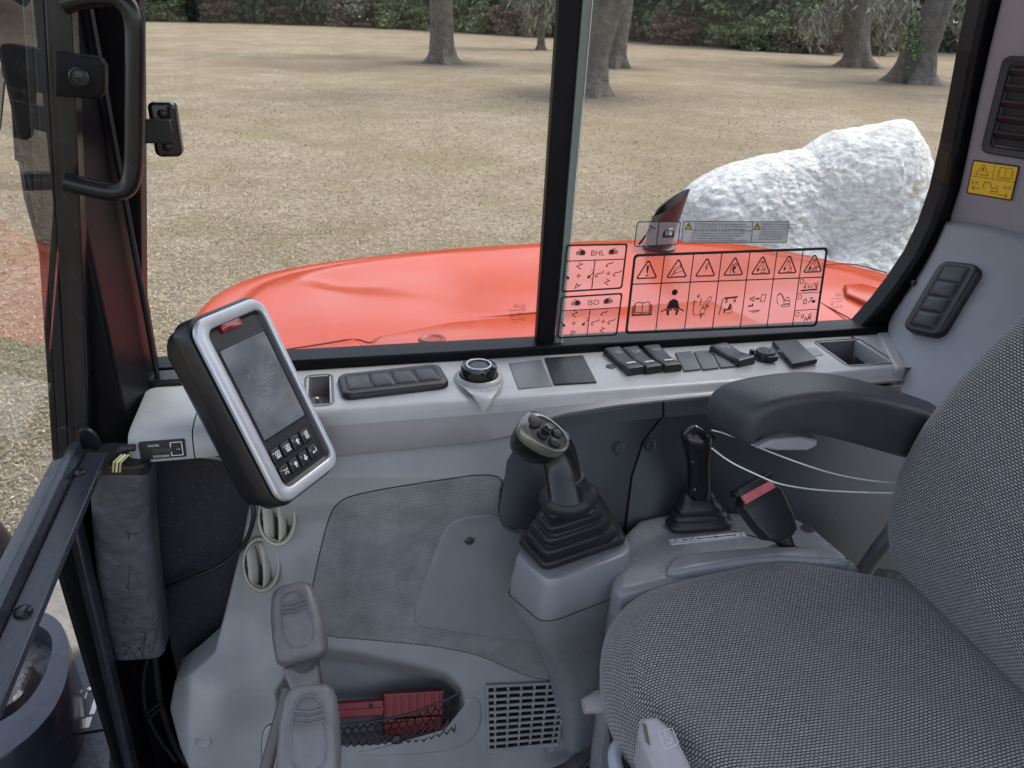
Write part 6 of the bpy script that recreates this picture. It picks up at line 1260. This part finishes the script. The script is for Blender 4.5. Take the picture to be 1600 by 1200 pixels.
# lower part
def rowpts(pts, n): 
    P = smoothpoly(pts, 2, False); t = np.linspace(0, len(P)-1, n); P = np.array(P); return [np.array([np.interp(x, range(len(P)), P[:, k]) for k in range(3)]) for x in t]
edge_l = [(1478, 352, 1.045), (1462, 392, 1.03), (1438, 436, 1.012), (1410, 474, .995), (1384, 512, .982), (1395, 550, .945), (1403, 592, .905), (1415, 640, .87)]
edge_m = [(1540, 362, 1.065), (1530, 400, 1.05), (1515, 440, 1.03), (1498, 480, 1.005), (1480, 516, .985), (1468, 560, .955), (1468, 600, .925), (1475, 650, .89)]
edge_r = [(1640, 392, 1.10), (1640, 420, 1.09), (1640, 450, 1.075), (1640, 490, 1.055), (1640, 530, 1.03), (1640, 570, 1.0), (1640, 610, .975), (1640, 660, .94)]
E = [[at(x, y, X=X) for x, y, X in e] for e in (edge_l, edge_m, edge_r)]; E = [rowpts(e, 26) for e in E]
G = []
for k in range(26):
    a, m_, c = E[0][k], E[1][k], E[2][k]; row = [a+np.array([.03, .04, 0]), a+np.array([.004, .006, 0])]
    for t in np.linspace(0, 1, 14): row.append(a*(1-t)*(1-2*t)+m_*4*t*(1-t)+c*t*(2*t-1))
    G.append(row)
top_lip = [p+np.array([.012, 0, .006]) for p in G[0]]; G = [[p+np.array([.03, 0, .0]) for p in top_lip], top_lip]+G
LOW = mat('lower_trim_plastic', (.24, .25, .28), .45, var=.10, vscale=7, bump=.5, bscale=420, dust=.10, dscale=25, rvar=.05)
mb = MB(); mb.grid(G); mb.build('lower_trim', LOW, RP, smooth=60)
mb = MB(); mb.add([p for p in (up_(1470, 352), up_(1660, 408), up_(1660, 380), up_(1478, 330))], [(0, 1, 2, 3)])
# shelf lip between the two
lipa = [up_(1476, 345)+un*.012, up_(1660, 396)+un*.012]; 
q = at(1429, 442, n=nrm(np.cross(E[1][8]-E[0][8], E[0][12]-E[0][4])), p=E[0][10]); mb = MB(); sn = nrm(np.cross(E[1][8]-E[0][8], E[0][12]-E[0][4])); sn = sn if sn @ (EYE-q) > 0 else -sn
mb = MB(); mb.lathe(Fr(q+sn*.004, nrm(np.cross(sn, [0, 0, 1])), np.cross(sn, nrm(np.cross(sn, [0, 0, 1])))), [(.005, -.004), (.004, .001), (0, .001)], 12, cap=False); mb.build('plug', PRINT, RP)
# lower outlet
oc = G[2+10][7]; qs = [(1481, 404), (1534, 426), (1470, 538), (1416, 512)]
# plane fitted through the trim near the outlet
Pl = np.array([G[2+k][j] for k in range(4, 20) for j in range(3, 12)]); c0 = Pl.mean(0); nn = np.linalg.svd(Pl-c0)[2][2]; nn = nn if nn @ (EYE-c0) > 0 else -nn
hit = at(1475, 470, n=nn, p=c0); vv = at(1508, 415, n=nn, p=c0)-at(1443, 525, n=nn, p=c0); fo_ = Fr(hit+nn*.004, np.cross(vv, nn), vv)
if fo_.w @ nn < 0: fo_ = Fr(hit+nn*.004, -fo_.u, vv)
uvs = [fo_.px(x, y) for x, y in qs]; hu = (abs(uvs[0][0])+abs(uvs[1][0])+abs(uvs[2][0])+abs(uvs[3][0]))/4; hv = sum(abs(p[1]) for p in uvs)/4
outlet(fo_, ((-hu, -hv), (hu, hv)), 'air_outlet', RP, 4, long_u=False)
# upper louvre outlet
fu = Fr(up_(1545, 170)+un*.002, ud, nrm(e_top-e_bot)); fu = fu if fu.w @ un > 0 else fu
sg = 1 if fu.w @ un > 0 else -1
us = [fu.px(x, y) for x, y in [(1572, 88), (1541, 226), (1546, 238)]]; ul = min(p[0] for p in us); vt, vb = us[0][1]+.002, us[2][1]; ur = ul+.115
fr_out = rrect(ul, ur, vb, vt, .012); fr_in = rrect(ul+.014, ur-.012, vb+.013, vt-.013, .006)
mb = MB(); mb.grid([[fu(a, b, -.003*sg) for a, b in fr_out], [fu(a, b, .009*sg) for a, b in inset2(fr_out, .0)], [fu(a, b, .012*sg) for a, b in inset2(fr_out, .003)], [fu(a, b, .010*sg) for a, b in inset2(fr_in, -.002)], [fu(a, b, -.02*sg+.0) for a, b in fr_in]], closev=True); VO = mb.build('louvre_outlet', mat('outlet_charcoal', (.022, .023, .028), .5), RP, smooth=45)
mb = MB(); fillp(mb, fu, fr_in, .0022*sg); mb.build('duct', PRINT, VO, smooth=0, recalc=False)
nl = 5
for k in range(nl):
    v = vb+.016+(vt-vb-.03)*(k+.35)/nl; mb = MB(); mb.prism([fu(ul+.013, v, .003*sg), fu(ul+.013, v+.010, .009*sg), fu(ul+.013, v+.013, .0085*sg), fu(ul+.013, v+.003, .0025*sg)], [fu(ur-.011, v, .003*sg), fu(ur-.011, v+.010, .009*sg), fu(ur-.011, v+.013, .0085*sg), fu(ur-.011, v+.003, .0025*sg)]); mb.build('louvre', SWP, VO, bevel=.0008)
# yellow sticker on the upper trim
sq = [up_(x, y)+un*.0042 for x, y in [(1525, 249), (1599, 262), (1583, 313), (1512, 301)]]; fy = Fr(sq[3], sq[2]-sq[3], sq[0]-sq[3]); SW_, SH_ = float(np.linalg.norm(sq[2]-sq[3])), float(np.linalg.norm(sq[0]-sq[3])); zs = 1 if fy.w @ un > 0 else -1
YS = thing('yellow_sticker', 'yellow travel alarm warning sticker on the grey rear pillar trim', 'warning sticker', sq[3])
mb = MB(); slab(mb, fy, rrect(0, SW_, 0, SH_, .003), -.0004*zs, .0006*zs); mb.build('black_border', PRINT, YS, smooth=0)
mb = MB(); b_ = .0022; fillp(mb, fy, rrect(b_, SW_-b_, b_, SH_-b_, .002), .0009*zs); mb.build('yellow_field', YELLOW, YS, smooth=0, recalc=False)
mb = MB(); h = .0011*zs; S = SW_/100; V = SH_/75
def yp(pts): return [(x*S, y*V) for x, y in pts]
def excav(mb, fr, ox, oy, s, wd, h, fl=1):
    def q(p): return [(ox+fl*x*s, oy+y*s) for x, y in p]
    stroke(mb, fr, q([(0, 0), (14, 0), (15, 4), (1, 4)]), wd, h, True); stroke(mb, fr, q([(4, 4.5), (4, 10), (14, 10), (15, 4.5)]), wd, h, True); stroke(mb, fr, q([(8, 10), (8.6, 15), (13, 15), (13.5, 10)]), wd, h, True)
    stroke(mb, fr, q([(4, 8), (-2, 17), (-8, 19), (-13, 18)]), wd, h); stroke(mb, fr, q([(4, 10), (-2, 20), (-13, 20), (-14, 12), (-12, 8), (-8, 6)]), wd, h); stroke(mb, fr, q([(-13, 18), (-12.5, 12), (-14, 8)]), wd, h)
stroke(mb, fy, yp([(3, 40), (97, 40)]), .0007, h); stroke(mb, fy, yp([(50, 40), (50, 72)]), .0007, h)
stroke(mb, fy, yp([(12, 45), (40, 45), (26, 68)]), .0009, h, True); fillp(mb, fy, yp([(25, 52), (27, 52), (28, 61), (24.5, 61)]), h); fillp(mb, fy, [(26*S+x, 49*V+y) for x, y in circ(0, 0, .0007, 8)], h)
stroke(mb, fy, yp([(75, 47), (68, 46), (62, 48), (62, 66), (68, 68), (75, 65), (82, 68), (88, 66), (88, 48), (82, 46)]), .0007, h, True); stroke(mb, fy, yp([(75, 47), (75, 65)]), .0007, h); stroke(mb, fy, yp([(60, 62), (58, 45), (74, 43), (92, 45), (90, 62)]), .0006, h)
excav(mb, fy, 50*S, 9*V, S*1.15, .0006, h)
for x0, d in ((20, -1), (80, 1)):
    yy = 15 if d < 0 else 9; stroke(mb, fy, yp([(x0-9*d, yy), (x0+9*d, yy)]), .0009, h); stroke(mb, fy, yp([(x0+4*d, yy+5), (x0+9*d, yy), (x0+4*d, yy-5)]), .0009, h)
    stroke(mb, fy, yp([(x0+2*d, 29), (x0-1*d, 29), (x0-1*d, 24), (x0+2*d, 24)]), .0006, h, True)
    for j in (5, 8, 11): stroke(mb, fy, [((x0+d*(j+1.5*math.cos(t)))*S, (26.5+j*.6*math.sin(t))*V) for t in np.linspace(-1, 1, 5)], .0006, h)
mb.build('pictogram', PRINT, YS, smooth=0, recalc=False)

# ================================================================== WINDOW LABELS on the inside of the rear pane
YD = YW-.0085
def wframe(px4):
    P = [at(x, y, Y=YD) for x, y in px4]; fr = Fr(P[3], (1, 0, 0), (0, 0, 1)); return fr, [fr.uv(p) for p in P]
class Lab:                                       # a label whose unit square is the surveyed quad
    def __init__(s, name, label, px4, film_, cat='warning label', border=.0030, rad=.005):
        s.fr, s.q = wframe(px4); s.fr.w = np.array([0, -1.0, 0]); s.T = thing(name, label, cat, s.fr.o, 'stickers on the window glass')
        c = [s(u, v) for u, v in ((0, 0), (1, 0), (1, 1), (0, 1))]
        s.W = abs(s.q[1][0]-s.q[0][0]); s.H = abs(s.q[0][1]-s.q[3][1])
        out = s.rr(0, 0, 1, 1, rad); inn_ = s.rr(border/s.W, border/s.H, 1-border/s.W, 1-border/s.H, rad*.7)
        mb = MB(); fillp(mb, s.fr, out, .0003); mb.build('film', film_, s.T, smooth=0, recalc=False)
        mb = MB(); mb.grid([[s.fr(a, b, .0007) for a, b in out], [s.fr(a, b, .0007) for a, b in inn_]], closev=True); mb.build('black_border', PRINT, s.T, smooth=0, recalc=False)
        s.mb = MB(); s.fine = MB()
    def __call__(s, u, v):
        q = [np.array(p) for p in s.q]; p = (q[3]*(1-u)+q[2]*u)*(1-v)+(q[0]*(1-u)+q[1]*u)*v; return (float(p[0]), float(p[1]))
    def rr(s, u0, v0, u1, v1, r):
        return [s(a/s.W, b/s.H) for a, b in rrect(u0*s.W, u1*s.W, v0*s.H, v1*s.H, r)]
    def line(s, pts, wd=.0010, closed=False, fine=False): stroke(s.fine if fine else s.mb, s.fr, [s(*p) for p in pts], wd*1.7, .0008, closed)
    def fill(s, pts, fine=False): fillp(s.fine if fine else s.mb, s.fr, ccw([s(*p) for p in pts]), .0008)
    def dot(s, u, v, r): s.fill([(u+r/s.W*math.cos(t), v+r/s.H*math.sin(t)) for t in np.linspace(0, 2*math.pi, 12)[:-1]])
    def icon(s, u, v, sc_, pts, wd=.0008, closed=False, fine=False, fl=1): s.line([(u+fl*x*sc_/s.W, v+y*sc_/s.H) for x, y in pts], wd, closed, fine)
    def ifill(s, u, v, sc_, pts, fl=1, fine=False): s.fill([(u+fl*x*sc_/s.W, v+y*sc_/s.H) for x, y in pts], fine)
    def text(s, t, u, v, size, m=PRINT, **k):
        p = s(u, v); a = s(u+.05, v); d = nrm(np.array(a)-np.array(p)); f2 = Fr(s.fr(*p), s.fr.u*d[0]+s.fr.v*d[1], s.fr.v*d[0]-s.fr.u*d[1]); f2.w = s.fr.w; return lettering(t, f2, 0, 0, size, m, s.T, w=.0009, **k)
    def done(s):
        s.mb.build('pictogram', PRINT, s.T, smooth=0, recalc=False)
        if s.fine.nv: s.fine.build('fine_pictogram', PRINT, s.T, smooth=0, recalc=False)
ARROW4 = [[(-1.6, .3), (-1.6, -.3), (1.6, -.3), (1.6, .3)], [(-.3, -1.6), (.3, -1.6), (.3, 1.6), (-.3, 1.6)]]
def hand(lb, u, v, s, fl):
    lb.ifill(u, v, s, [(-1, -1.1), (1.2, -1.2), (1.5, 0), (1.2, 1.2), (-1, 1.1)], fl)
    for k in range(4): lb.ifill(u, v, s, [(-.9, -1.0+k*.55), (-3.4+.35*abs(k-1.5), -.95+k*.52), (-3.4+.35*abs(k-1.5), -.65+k*.52), (-.9, -.62+k*.55)], fl)
    lb.ifill(u, v, s, [(-.2, 1.0), (-2.0, 1.9), (-1.8, 2.1), (.8, 1.25)], fl)
ARMI = [[(-1.6, -1), (-1.4, -.2), (-.6, .2), (1.0, .3), (1.6, 1.0)], [(-1.6, -1), (-1.0, -1.3), (-.7, -.8)], [(1.6, 1), (1.9, .8)]]
ARMI2 = [[(.2, -1.6), (-1.4, -.2), (-.6, 0), (.5, .4), (.6, 1.2)], [(.2, -1.6), (.6, -1.3)], [(.5, .4), (1.4, .8)], [(-.4, 1.2), (-.2, 1.8)]]
ARMI3 = [[(-1.0, -1.5), (-.5, .9), (.8, -.9), (1.3, .2), (1.9, .1)], [(-1.0, -1.5), (-.2, -1.3)]]
def pattern(lb, u, v, kind, s):
    for a in ARROW4: lb.ifill(u, v, s*.55, a)
    for dx, dy in ((1, 0), (-1, 0), (0, 1), (0, -1)): lb.ifill(u, v, s*.55, [(dx*2.4, dy*2.4), (dx*1.5+dy*.9, dy*1.5+dx*.9), (dx*1.5-dy*.9, dy*1.5-dx*.9)])
    if kind == 'swing':
        for fl in (1, -1):
            lb.ifill(u+fl*5.6*s/lb.W, v-.6*s/lb.H, s, [(-1, -.6), (0, -1.3), (1.1, -.2), (.2, .9)], fl); lb.icon(u+fl*5.6*s/lb.W, v-.6*s/lb.H, s, [(.6, .3), (2.4, 2.4)], .0007, fl=fl); lb.icon(u+fl*5.6*s/lb.W, v, s, [(1.0, 2.6), (2.2, 2.9)], .0005, fl=fl); lb.icon(u+fl*5.6*s/lb.W, v, s, [(1.2, -2.2), (2.0, -1.8)], .0005, fl=fl)
    else:
        for fl in (1, -1):
            for a in ARMI: lb.icon(u+fl*5.2*s/lb.W, v, s*1.35, a, .0008, fl=1)
    for a in (ARMI2 if kind == 'swing' else ARMI): lb.icon(u, v+5.6*s/lb.H, s*1.15, a, .0008)
    for a in (ARMI3 if kind == 'swing' else ARMI2): lb.icon(u, v-5.2*s/lb.H, s*1.05, a, .0008)
for nm, px4, kinds, lab in (('BHL', [(885, 382), (981, 380), (972, 451), (877, 457)], ('swing', 'arms'), 'clear control pattern sticker headed BHL, upper of two beside the window bar'), ('ISO', [(877, 463), (973, 457), (964, 524), (870, 529)], ('arms', 'swing'), 'clear control pattern sticker headed ISO, lower of two beside the window bar')):
    lb = Lab('pattern_label', lab, px4, FILM)
    lb.line([(.02, .66), (.98, .66)], .0010); lb.line([(.49, .66), (.49, .02)], .0010)
    hand(lb, .27, .82, .0034, 1); hand(lb, .75, .82, .0034, -1); lb.text(nm, .405 if nm == 'BHL' else .44, .755, .0135)
    lb.text('LH', .275, .785, .0055, mat('hand_letter', (.35, .08, .06), .6)); lb.text('RH', .69, .785, .0055, mat('hand_letter', (.35, .08, .06), .6))
    if nm == 'BHL': pattern(lb, .25, .34, 'swing', .0031); pattern(lb, .735, .36, 'arms', .0029)
    else: pattern(lb, .25, .35, 'swing', .0030); pattern(lb, .735, .35, 'arms', .0028)
    lb.done()
# long pictogram label
lb = Lab('safety_label', 'wide clear safety sticker with seven warning triangles on the window', [(990, 397), (1294, 386), (1276, 510), (976, 522)], FILM, border=.0045, rad=.007)
cols = [0, .152, .297, .440, .585, .727, .865, 1.0]
for c_ in cols[1:-1]: lb.line([(c_, .02), (c_, .98)], .0011)
lb.line([(.01, .635), (.99, .635)], .0012)
tri = [(-1, -.8), (1, -.8), (0, .95)]
for k in range(7):
    u = (cols[k]+cols[k+1])/2; s = .0165
    lb.icon(u, .80, s, smoothpoly(tri, 1) if 0 else [(-1, -.72), (-.9, -.82), (.9, -.82), (1, -.72), (.08, .92), (-.08, .92)], .0014, True)
    if k == 0: lb.ifill(u, .80, s, [(-.06, -.3), (.06, -.3), (.12, .5), (-.12, .5)]); lb.dot(u, .80-.55*s/lb.H, .0017)
    elif k == 1: lb.icon(u, .8, s, [(-.5, -.5), (.6, -.2)], .0006, fine=True); lb.icon(u, .8, s, [(-.3, -.2), (.35, .15), (.25, .4), (-.25, .05)], .0006, True, True); lb.icon(u, .8, s, [(-.6, -.65), (-.2, -.4), (-.4, -.2)], .0008)
    elif k == 2: lb.ifill(u, .8, s, [(.12, .55), (-.12, .0), (.06, .02), (-.1, -.55), (.2, .1), (.02, .1), (.22, .5)])
    elif k == 3: lb.icon(u, .8, s, [(-.25, .25), (.2, .35), (.35, .15)], .0009); lb.icon(u, .8, s, [(-.3, .2), (-.35, -.6)], .0007); lb.ifill(u, .8, s, [(-.12, .12), (.12, .15), (.22, -.1), (.0, -.3), (.2, -.6), (.0, -.6), (-.2, -.3)])
    else:
        lb.icon(u, .8, s, [(-.35, -.6), (-.3, -.1), (.0, .4), (.2, .3), (.1, -.1), (.4, -.5)], .0006, fine=True); lb.icon(u, .8, s, [(-.1, .35), (.15, .35), (.15, .5), (-.1, .5)], .0006, True, True); lb.ifill(u, .8, s, [(-.35, -.6), (-.2, -.3), (-.42, -.2), (-.5, -.45)]); lb.icon(u, .8, s, [(-.1, -.68), (.55, -.66)], .0006, fine=True); lb.icon(u, .8, s, [(-.05, -.45), (.45, -.4), (.4, -.15)], .0006, fine=True)
def book(lb, u, v, s, wd=.0009):
    lb.icon(u, v, s, [(0, -.55), (-.5, -.45), (-.75, -.55), (-.75, .55), (-.5, .65), (0, .55), (.5, .65), (.75, .55), (.75, -.55), (.5, -.45)], wd, True); lb.icon(u, v, s, [(0, -.55), (0, .55)], wd)
    for j in (1, 2): lb.icon(u, v, s, [(-.75-.13*j, .5-.12*j), (-.78-.13*j, -.60-.09*j), (0, -.58-.10*j), (.78+.13*j, -.60-.09*j), (.75+.13*j, .5-.12*j)], wd)
book(lb, .072, .33, .0165)
u = (cols[1]+cols[2])/2; s = .024; lb.dot(u, .515, .0054); lb.ifill(u, .33, s, [(-.5, -.12), (-.32, .45), (0, .62), (.32, .45), (.5, -.12), (0, .0)]); lb.ifill(u, .33, s, [(-.48, -.22), (-.05, -.12), (-.05, -.22), (-.28, -.3), (-.22, -.62), (-.38, -.62)]); lb.ifill(u, .33, s, [(.48, -.22), (.05, -.12), (.05, -.22), (.28, -.3), (.22, -.62), (.38, -.62)]); lb.icon(u, .33, s, [(-.85, -.32), (-.45, -.12), (0, -.05), (.45, -.12), (.85, -.32)], .0013)
u = (cols[2]+cols[3])/2; s = .018; 
for dx, dy in ((-.45, .95), (.05, -1.05)): lb.ifill(u, .33, s, [(dx+.1, dy+.28), (dx-.15, dy-.02), (dx+.02, dy-.02), (dx-.1, dy-.3), (dx+.2, dy+.06), (dx+.03, dy+.06), (dx+.16, dy+.25)])
lb.icon(u, .33, s, [(-.8, -.5), (-.75, .6)], .0009); lb.icon(u, .33, s, [(-.95, .4), (-.5, .45)], .0007); lb.icon(u, .33, s, [(-.15, 0), (-.1, .75)], .0008); lb.icon(u, .33, s, [(.1, -.1), (.7, .9), (.95, .85), (.9, .6), (.3, -.2)], .0007, True); lb.icon(u, .33, s, [(-.1, -.55), (.15, -.2), (.5, -.35), (.35, -.75), (0, -.8)], .0007, True); lb.icon(u, .33, s, [(-.75, -.5), (-.7, -.9), (.5, -.9)], .0006); lb.icon(u, .33, s, [(.45, .1), (.75, -.2)], .0009); lb.icon(u, .33, s, [(.5, -.2), (.75, .1)], .0009)
u = (cols[3]+cols[4])/2; lb.icon(u, .33, s, [(-.95, -1.0), (-.75, .55), (-.55, .72), (.75, .8)], .0009); lb.icon(u, .33, s, [(-.5, .62), (.7, .7)], .0011)
for dx in (-.35, .5): lb.icon(u, .33, s, [(dx-.1, .25), (dx+.1, .25), (dx+.1, .42), (dx-.1, .42)], .0007, True); lb.icon(u, .33, s, [(dx-.06, .42), (dx-.05, .55), (dx+.05, .55), (dx+.06, .42)], .0006)
lb.dot(u+.1*s/lb.W, .33+.02/.10*0+.0*s/lb.H, .0022); lb.ifill(u, .33, s, [(-.05, -.1), (.2, -.12), (.22, -.5), (-.35, -.55), (-.38, -.85), (-.5, -.85), (-.5, -.42), (-.1, -.4)]); lb.icon(u, .33, s, [(.3, -.1), (.35, -.6), (.25, -.85), (-.2, -.85)], .0007)
u = (cols[4]+cols[5])/2; lb.icon(u, .33, s, [(-.3, .75), (-.8, .5), (-.3, .25)], .0009); lb.ifill(u, .33, s, [(-.42, .66), (-.36, .36), (-.5, .5)]); lb.icon(u, .33, s, [(-.2, .5), (.1, .5)], .0014); lb.ifill(u, .33, s, [(.25, .5), (.08, .64), (.08, .36)]); lb.icon(u, .33, s, [(.35, .2), (.4, .85), (.85, .9), (.8, .25)], .0008, True); lb.icon(u, .33, s, [(-.45, .0), (-.4, -.2), (-.75, -.22)], .0014); lb.ifill(u, .33, s, [(-.92, -.22), (-.7, -.08), (-.7, -.36)]); lb.ifill(u, .33, s, [(-.7, -.62), (-.62, -.7), (.45, -.62), (.45, -.7), (-.62, -.76), (-.7, -.84)]); lb.icon(u, .33, s, [(-.4, -.72), (-.35, -.85), (.25, -.8), (.3, -.68)], .0008)
u = (cols[5]+cols[6])/2
def exc2(u, v, s):
    for pts in ([(-.2, -.5), (.8, -.45), (.85, -.65), (-.1, -.7)], [(.1, -.4), (.1, -.1), (.75, -.05), (.8, -.35)], [(.25, -.08), (.3, .3), (.6, .32), (.65, -.05)]): lb.icon(u, v, s, pts, .0007, True, True)
    lb.icon(u, v, s, [(.1, -.1), (-.4, .8), (-.8, .5), (-.7, -.2), (-.5, -.4)], .0007, fine=True); lb.icon(u, v, s, [(.2, .0), (-.2, .6), (-.6, .75), (-.75, .6)], .0006, fine=True)
exc2(u, .36, .0165)
u = (cols[6]+cols[7])/2
lb.line([(cols[6], .44), (.99, .45)], .0008); lb.line([(cols[6], .22), (.985, .23)], .0008)
for j, v in enumerate((.54, .34, .12)):
    lb.icon(cols[6]+.018, v+.05, .0032, [(-1, -1), (1, -1), (1, 1), (-1, 1)], .0006, True)
    if j == 0: lb.icon(u, v, .010, [(-1.0, .5), (-1.0, -.5), (-1.25, -.2)], .0009); lb.icon(u, v, .010, [(1.3, .5), (1.3, -.5), (1.05, -.2)], .0009); lb.icon(u, v, .010, [(-.6, .4), (-.4, -.3), (-.1, -.5), (0, .1)], .0007); lb.icon(u, v, .010, [(.3, -.5), (.5, .2), (1.0, .3), (1.0, -.4)], .0007); lb.line([(cols[6]+.02, .475), (.97, .485)], .0018)
    elif j == 1: lb.icon(u, v, .010, [(-.9, -.5), (-.4, -.5), (-.35, .1), (-.6, .4), (-.95, .1)], .0009, True); lb.icon(u, v, .010, [(.1, -.3), (.5, .1), (1.1, -.2)], .0011); lb.dot(u+.002*5/lb.W, v-.2*.01/lb.H, .0022); lb.dot(u+.011/lb.W, v-.1*.01/lb.H, .0028); lb.icon(u, v, .010, [(.3, .5), (.8, .5)], .0013)
    else: lb.icon(u, v, .010, [(-.9, .1), (-.5, .1), (-.5, .6), (-.9, .6)], .0008, True); lb.icon(u, v, .010, [(-.4, -.6), (0, .1), (.3, -.5), (.6, .2), (.9, -.4)], .0009); lb.icon(u, v, .010, [(.5, .7), (.55, -.1)], .0009); lb.icon(u, v, .010, [(.85, .8), (.9, .0)], .0009)
lb.done()
# hammer-and-manual label
lb = Lab('manual_label', 'small clear sticker showing a hammer and an open manual, top left of the others', [(995, 346), (1064, 345), (1060, 382), (990, 386)], FILMD, border=.0016)
lb.line([(.50, .02), (.50, .98)], .0009); lb.line([(.10, .10), (.33, .80)], .0007); lb.line([(.11, .10), (.22, .42)], .0018); lb.line([(.29, .84), (.43, .70)], .0010); lb.line([(.14, .12), (.37, .76)], .0005)
book(lb, .745, .50, .0088, .0007); lb.mb, _m = MB(), lb.mb; lb.fill([(.745, .38), (.835, .38), (.835, .72), (.745, .72)]); lb.mb.build('white_page', WHITE, lb.T, smooth=0, recalc=False); lb.mb = _m
lb.ifill(.79, .56, .005, [(-.12, -.5), (.12, -.5), (.2, .7), (-.2, .7)]); lb.dot(.79, .42, .0007); lb.done()
# grey text label
lb = Lab('notice_label', 'long grey exhaust warning notice in small print, above the seven triangles', [(1067, 345), (1233, 346), (1229, 379), (1064, 380)], FILMG, border=.0011, rad=.002)
lb.line([(.655, .03), (.650, .97)], .0006)
for u in (.055, .695):
    _m = lb.mb; lb.mb = MB(); lb.ifill(u, .76, .0058, [(-1, -.8), (1, -.8), (0, .95)]); lb.mb.build('yellow_triangle', YELLOW, lb.T, smooth=0, recalc=False); lb.mb = _m
    lb.icon(u, .76, .0058, [(-1, -.8), (1, -.8), (0, .95)], .0008, True); lb.ifill(u, .76, .0058, [(-.1, -.3), (.1, -.3), (.12, .4), (-.12, .4)])
TXT = 'WARNING: Breathing diesel engine exhaust exposes\nyou to chemicals known to the State of California to cause\ncancer and birth defects or other reproductive harm.'
lb.text(TXT, .105, .83, .0044, spacing=.95, sx=.98); lb.text('\u2022 Always start and operate the engine in a well-ventilated area.\n\u2022 If in an enclosed area, vent the exhaust to the outside.\n\u2022 Do not modify or tamper with the exhaust system.\n\u2022 Do not idle the engine except as necessary.', .085, .53, .0044, spacing=.95, sx=.98); lb.text('For more information go to www.P65warnings.ca.gov/diesel', .075, .08, .0044, sx=.98)
lb.text('WARNING: This product can expose\nyou to chemicals including lead,\nwhich is known to the State of\nCalifornia to cause cancer and birth\ndefects or other reproductive harm.\nFor more information go to\nwww.P65warnings.ca.gov', .735, .83, .0044, spacing=.95, sx=.98); lb.done()
# etched glass marks (seen mirrored from inside)
def glassmark(name, label, x, y, s, Y, m):
    T = thing(name, label, 'glass mark', at(x, y, Y=Y), 'mirrored maker marks etched in the glass'); fr = Fr(at(x, y, Y=Y), (1, 0, 0), (0, 0, 1)); fr.w = np.array([0, -1.0, 0])
    mb = MB(); stroke(mb, fr, [(-10*s, 8*s), (2*s, 9*s), (12*s, 8*s), (12*s, 2*s), (2*s, 2*s), (-10*s, 2*s)] if name else [], .5*s, 0, True); stroke(mb, fr, circ(9*s, -3*s, 3*s, 14), .6*s, 0, True); stroke(mb, fr, circ(-14*s, -14*s, 4*s, 14), .8*s, 0, True); stroke(mb, fr, circ(9*s, -22*s, 3*s, 14), .6*s, 0, True); stroke(mb, fr, [(9*s, -1*s), (9*s, -5*s)], .6*s, 0); mb.build('emblem', m, T, smooth=0, recalc=False)
    lettering('DOOSAN', fr, 10*s, 3*s, 4.6*s, m, T, w=0, mirror=True); lettering('HANSUNG', fr, 5*s, -5*s, 5*s, m, T, w=0, mirror=True); lettering('TEMPERED', fr, 10*s, -11*s, 3.6*s, m, T, w=0, mirror=True); lettering('TS', fr, 2*s, -17*s, 4.4*s, m, T, w=0, mirror=True); lettering('K', fr, -12.3*s, -16*s, 4.5*s, m, T, w=0, mirror=True); lettering('43R-000015', fr, 4*s, -24*s, 4*s, m, T, w=0, mirror=True); lettering('KOREA', fr, 0, -29*s, 3*s, m, T, w=0, mirror=True); lettering('M5', fr, 11*s, -23.5*s, 3*s, m, T, w=0, mirror=True)
ET = mat('etched_dark', (.06, .02, .018), .7)
glassmark('maker_mark', 'mirrored dark maker mark on the glass left of the window bar', 811, 482, .00088, YW+.0150, ET)
glassmark('maker_mark', 'mirrored dark maker mark on the glass near the lower right corner', 1312, 464, .00085, YW-.0072, ET)
# ================================================================== CAB ROOF
mb = MB(); fz = Fr((0, 0, 0), (1, 0, 0), (0, 1, 0)); mb.box(fz, -.38, 1.62, .06, 1.20, 2.76, 2.84)
if ROOF: mb.build('roof', mat('roof_lining', (.55, .55, .55), .7), CAB, bevel=.02)
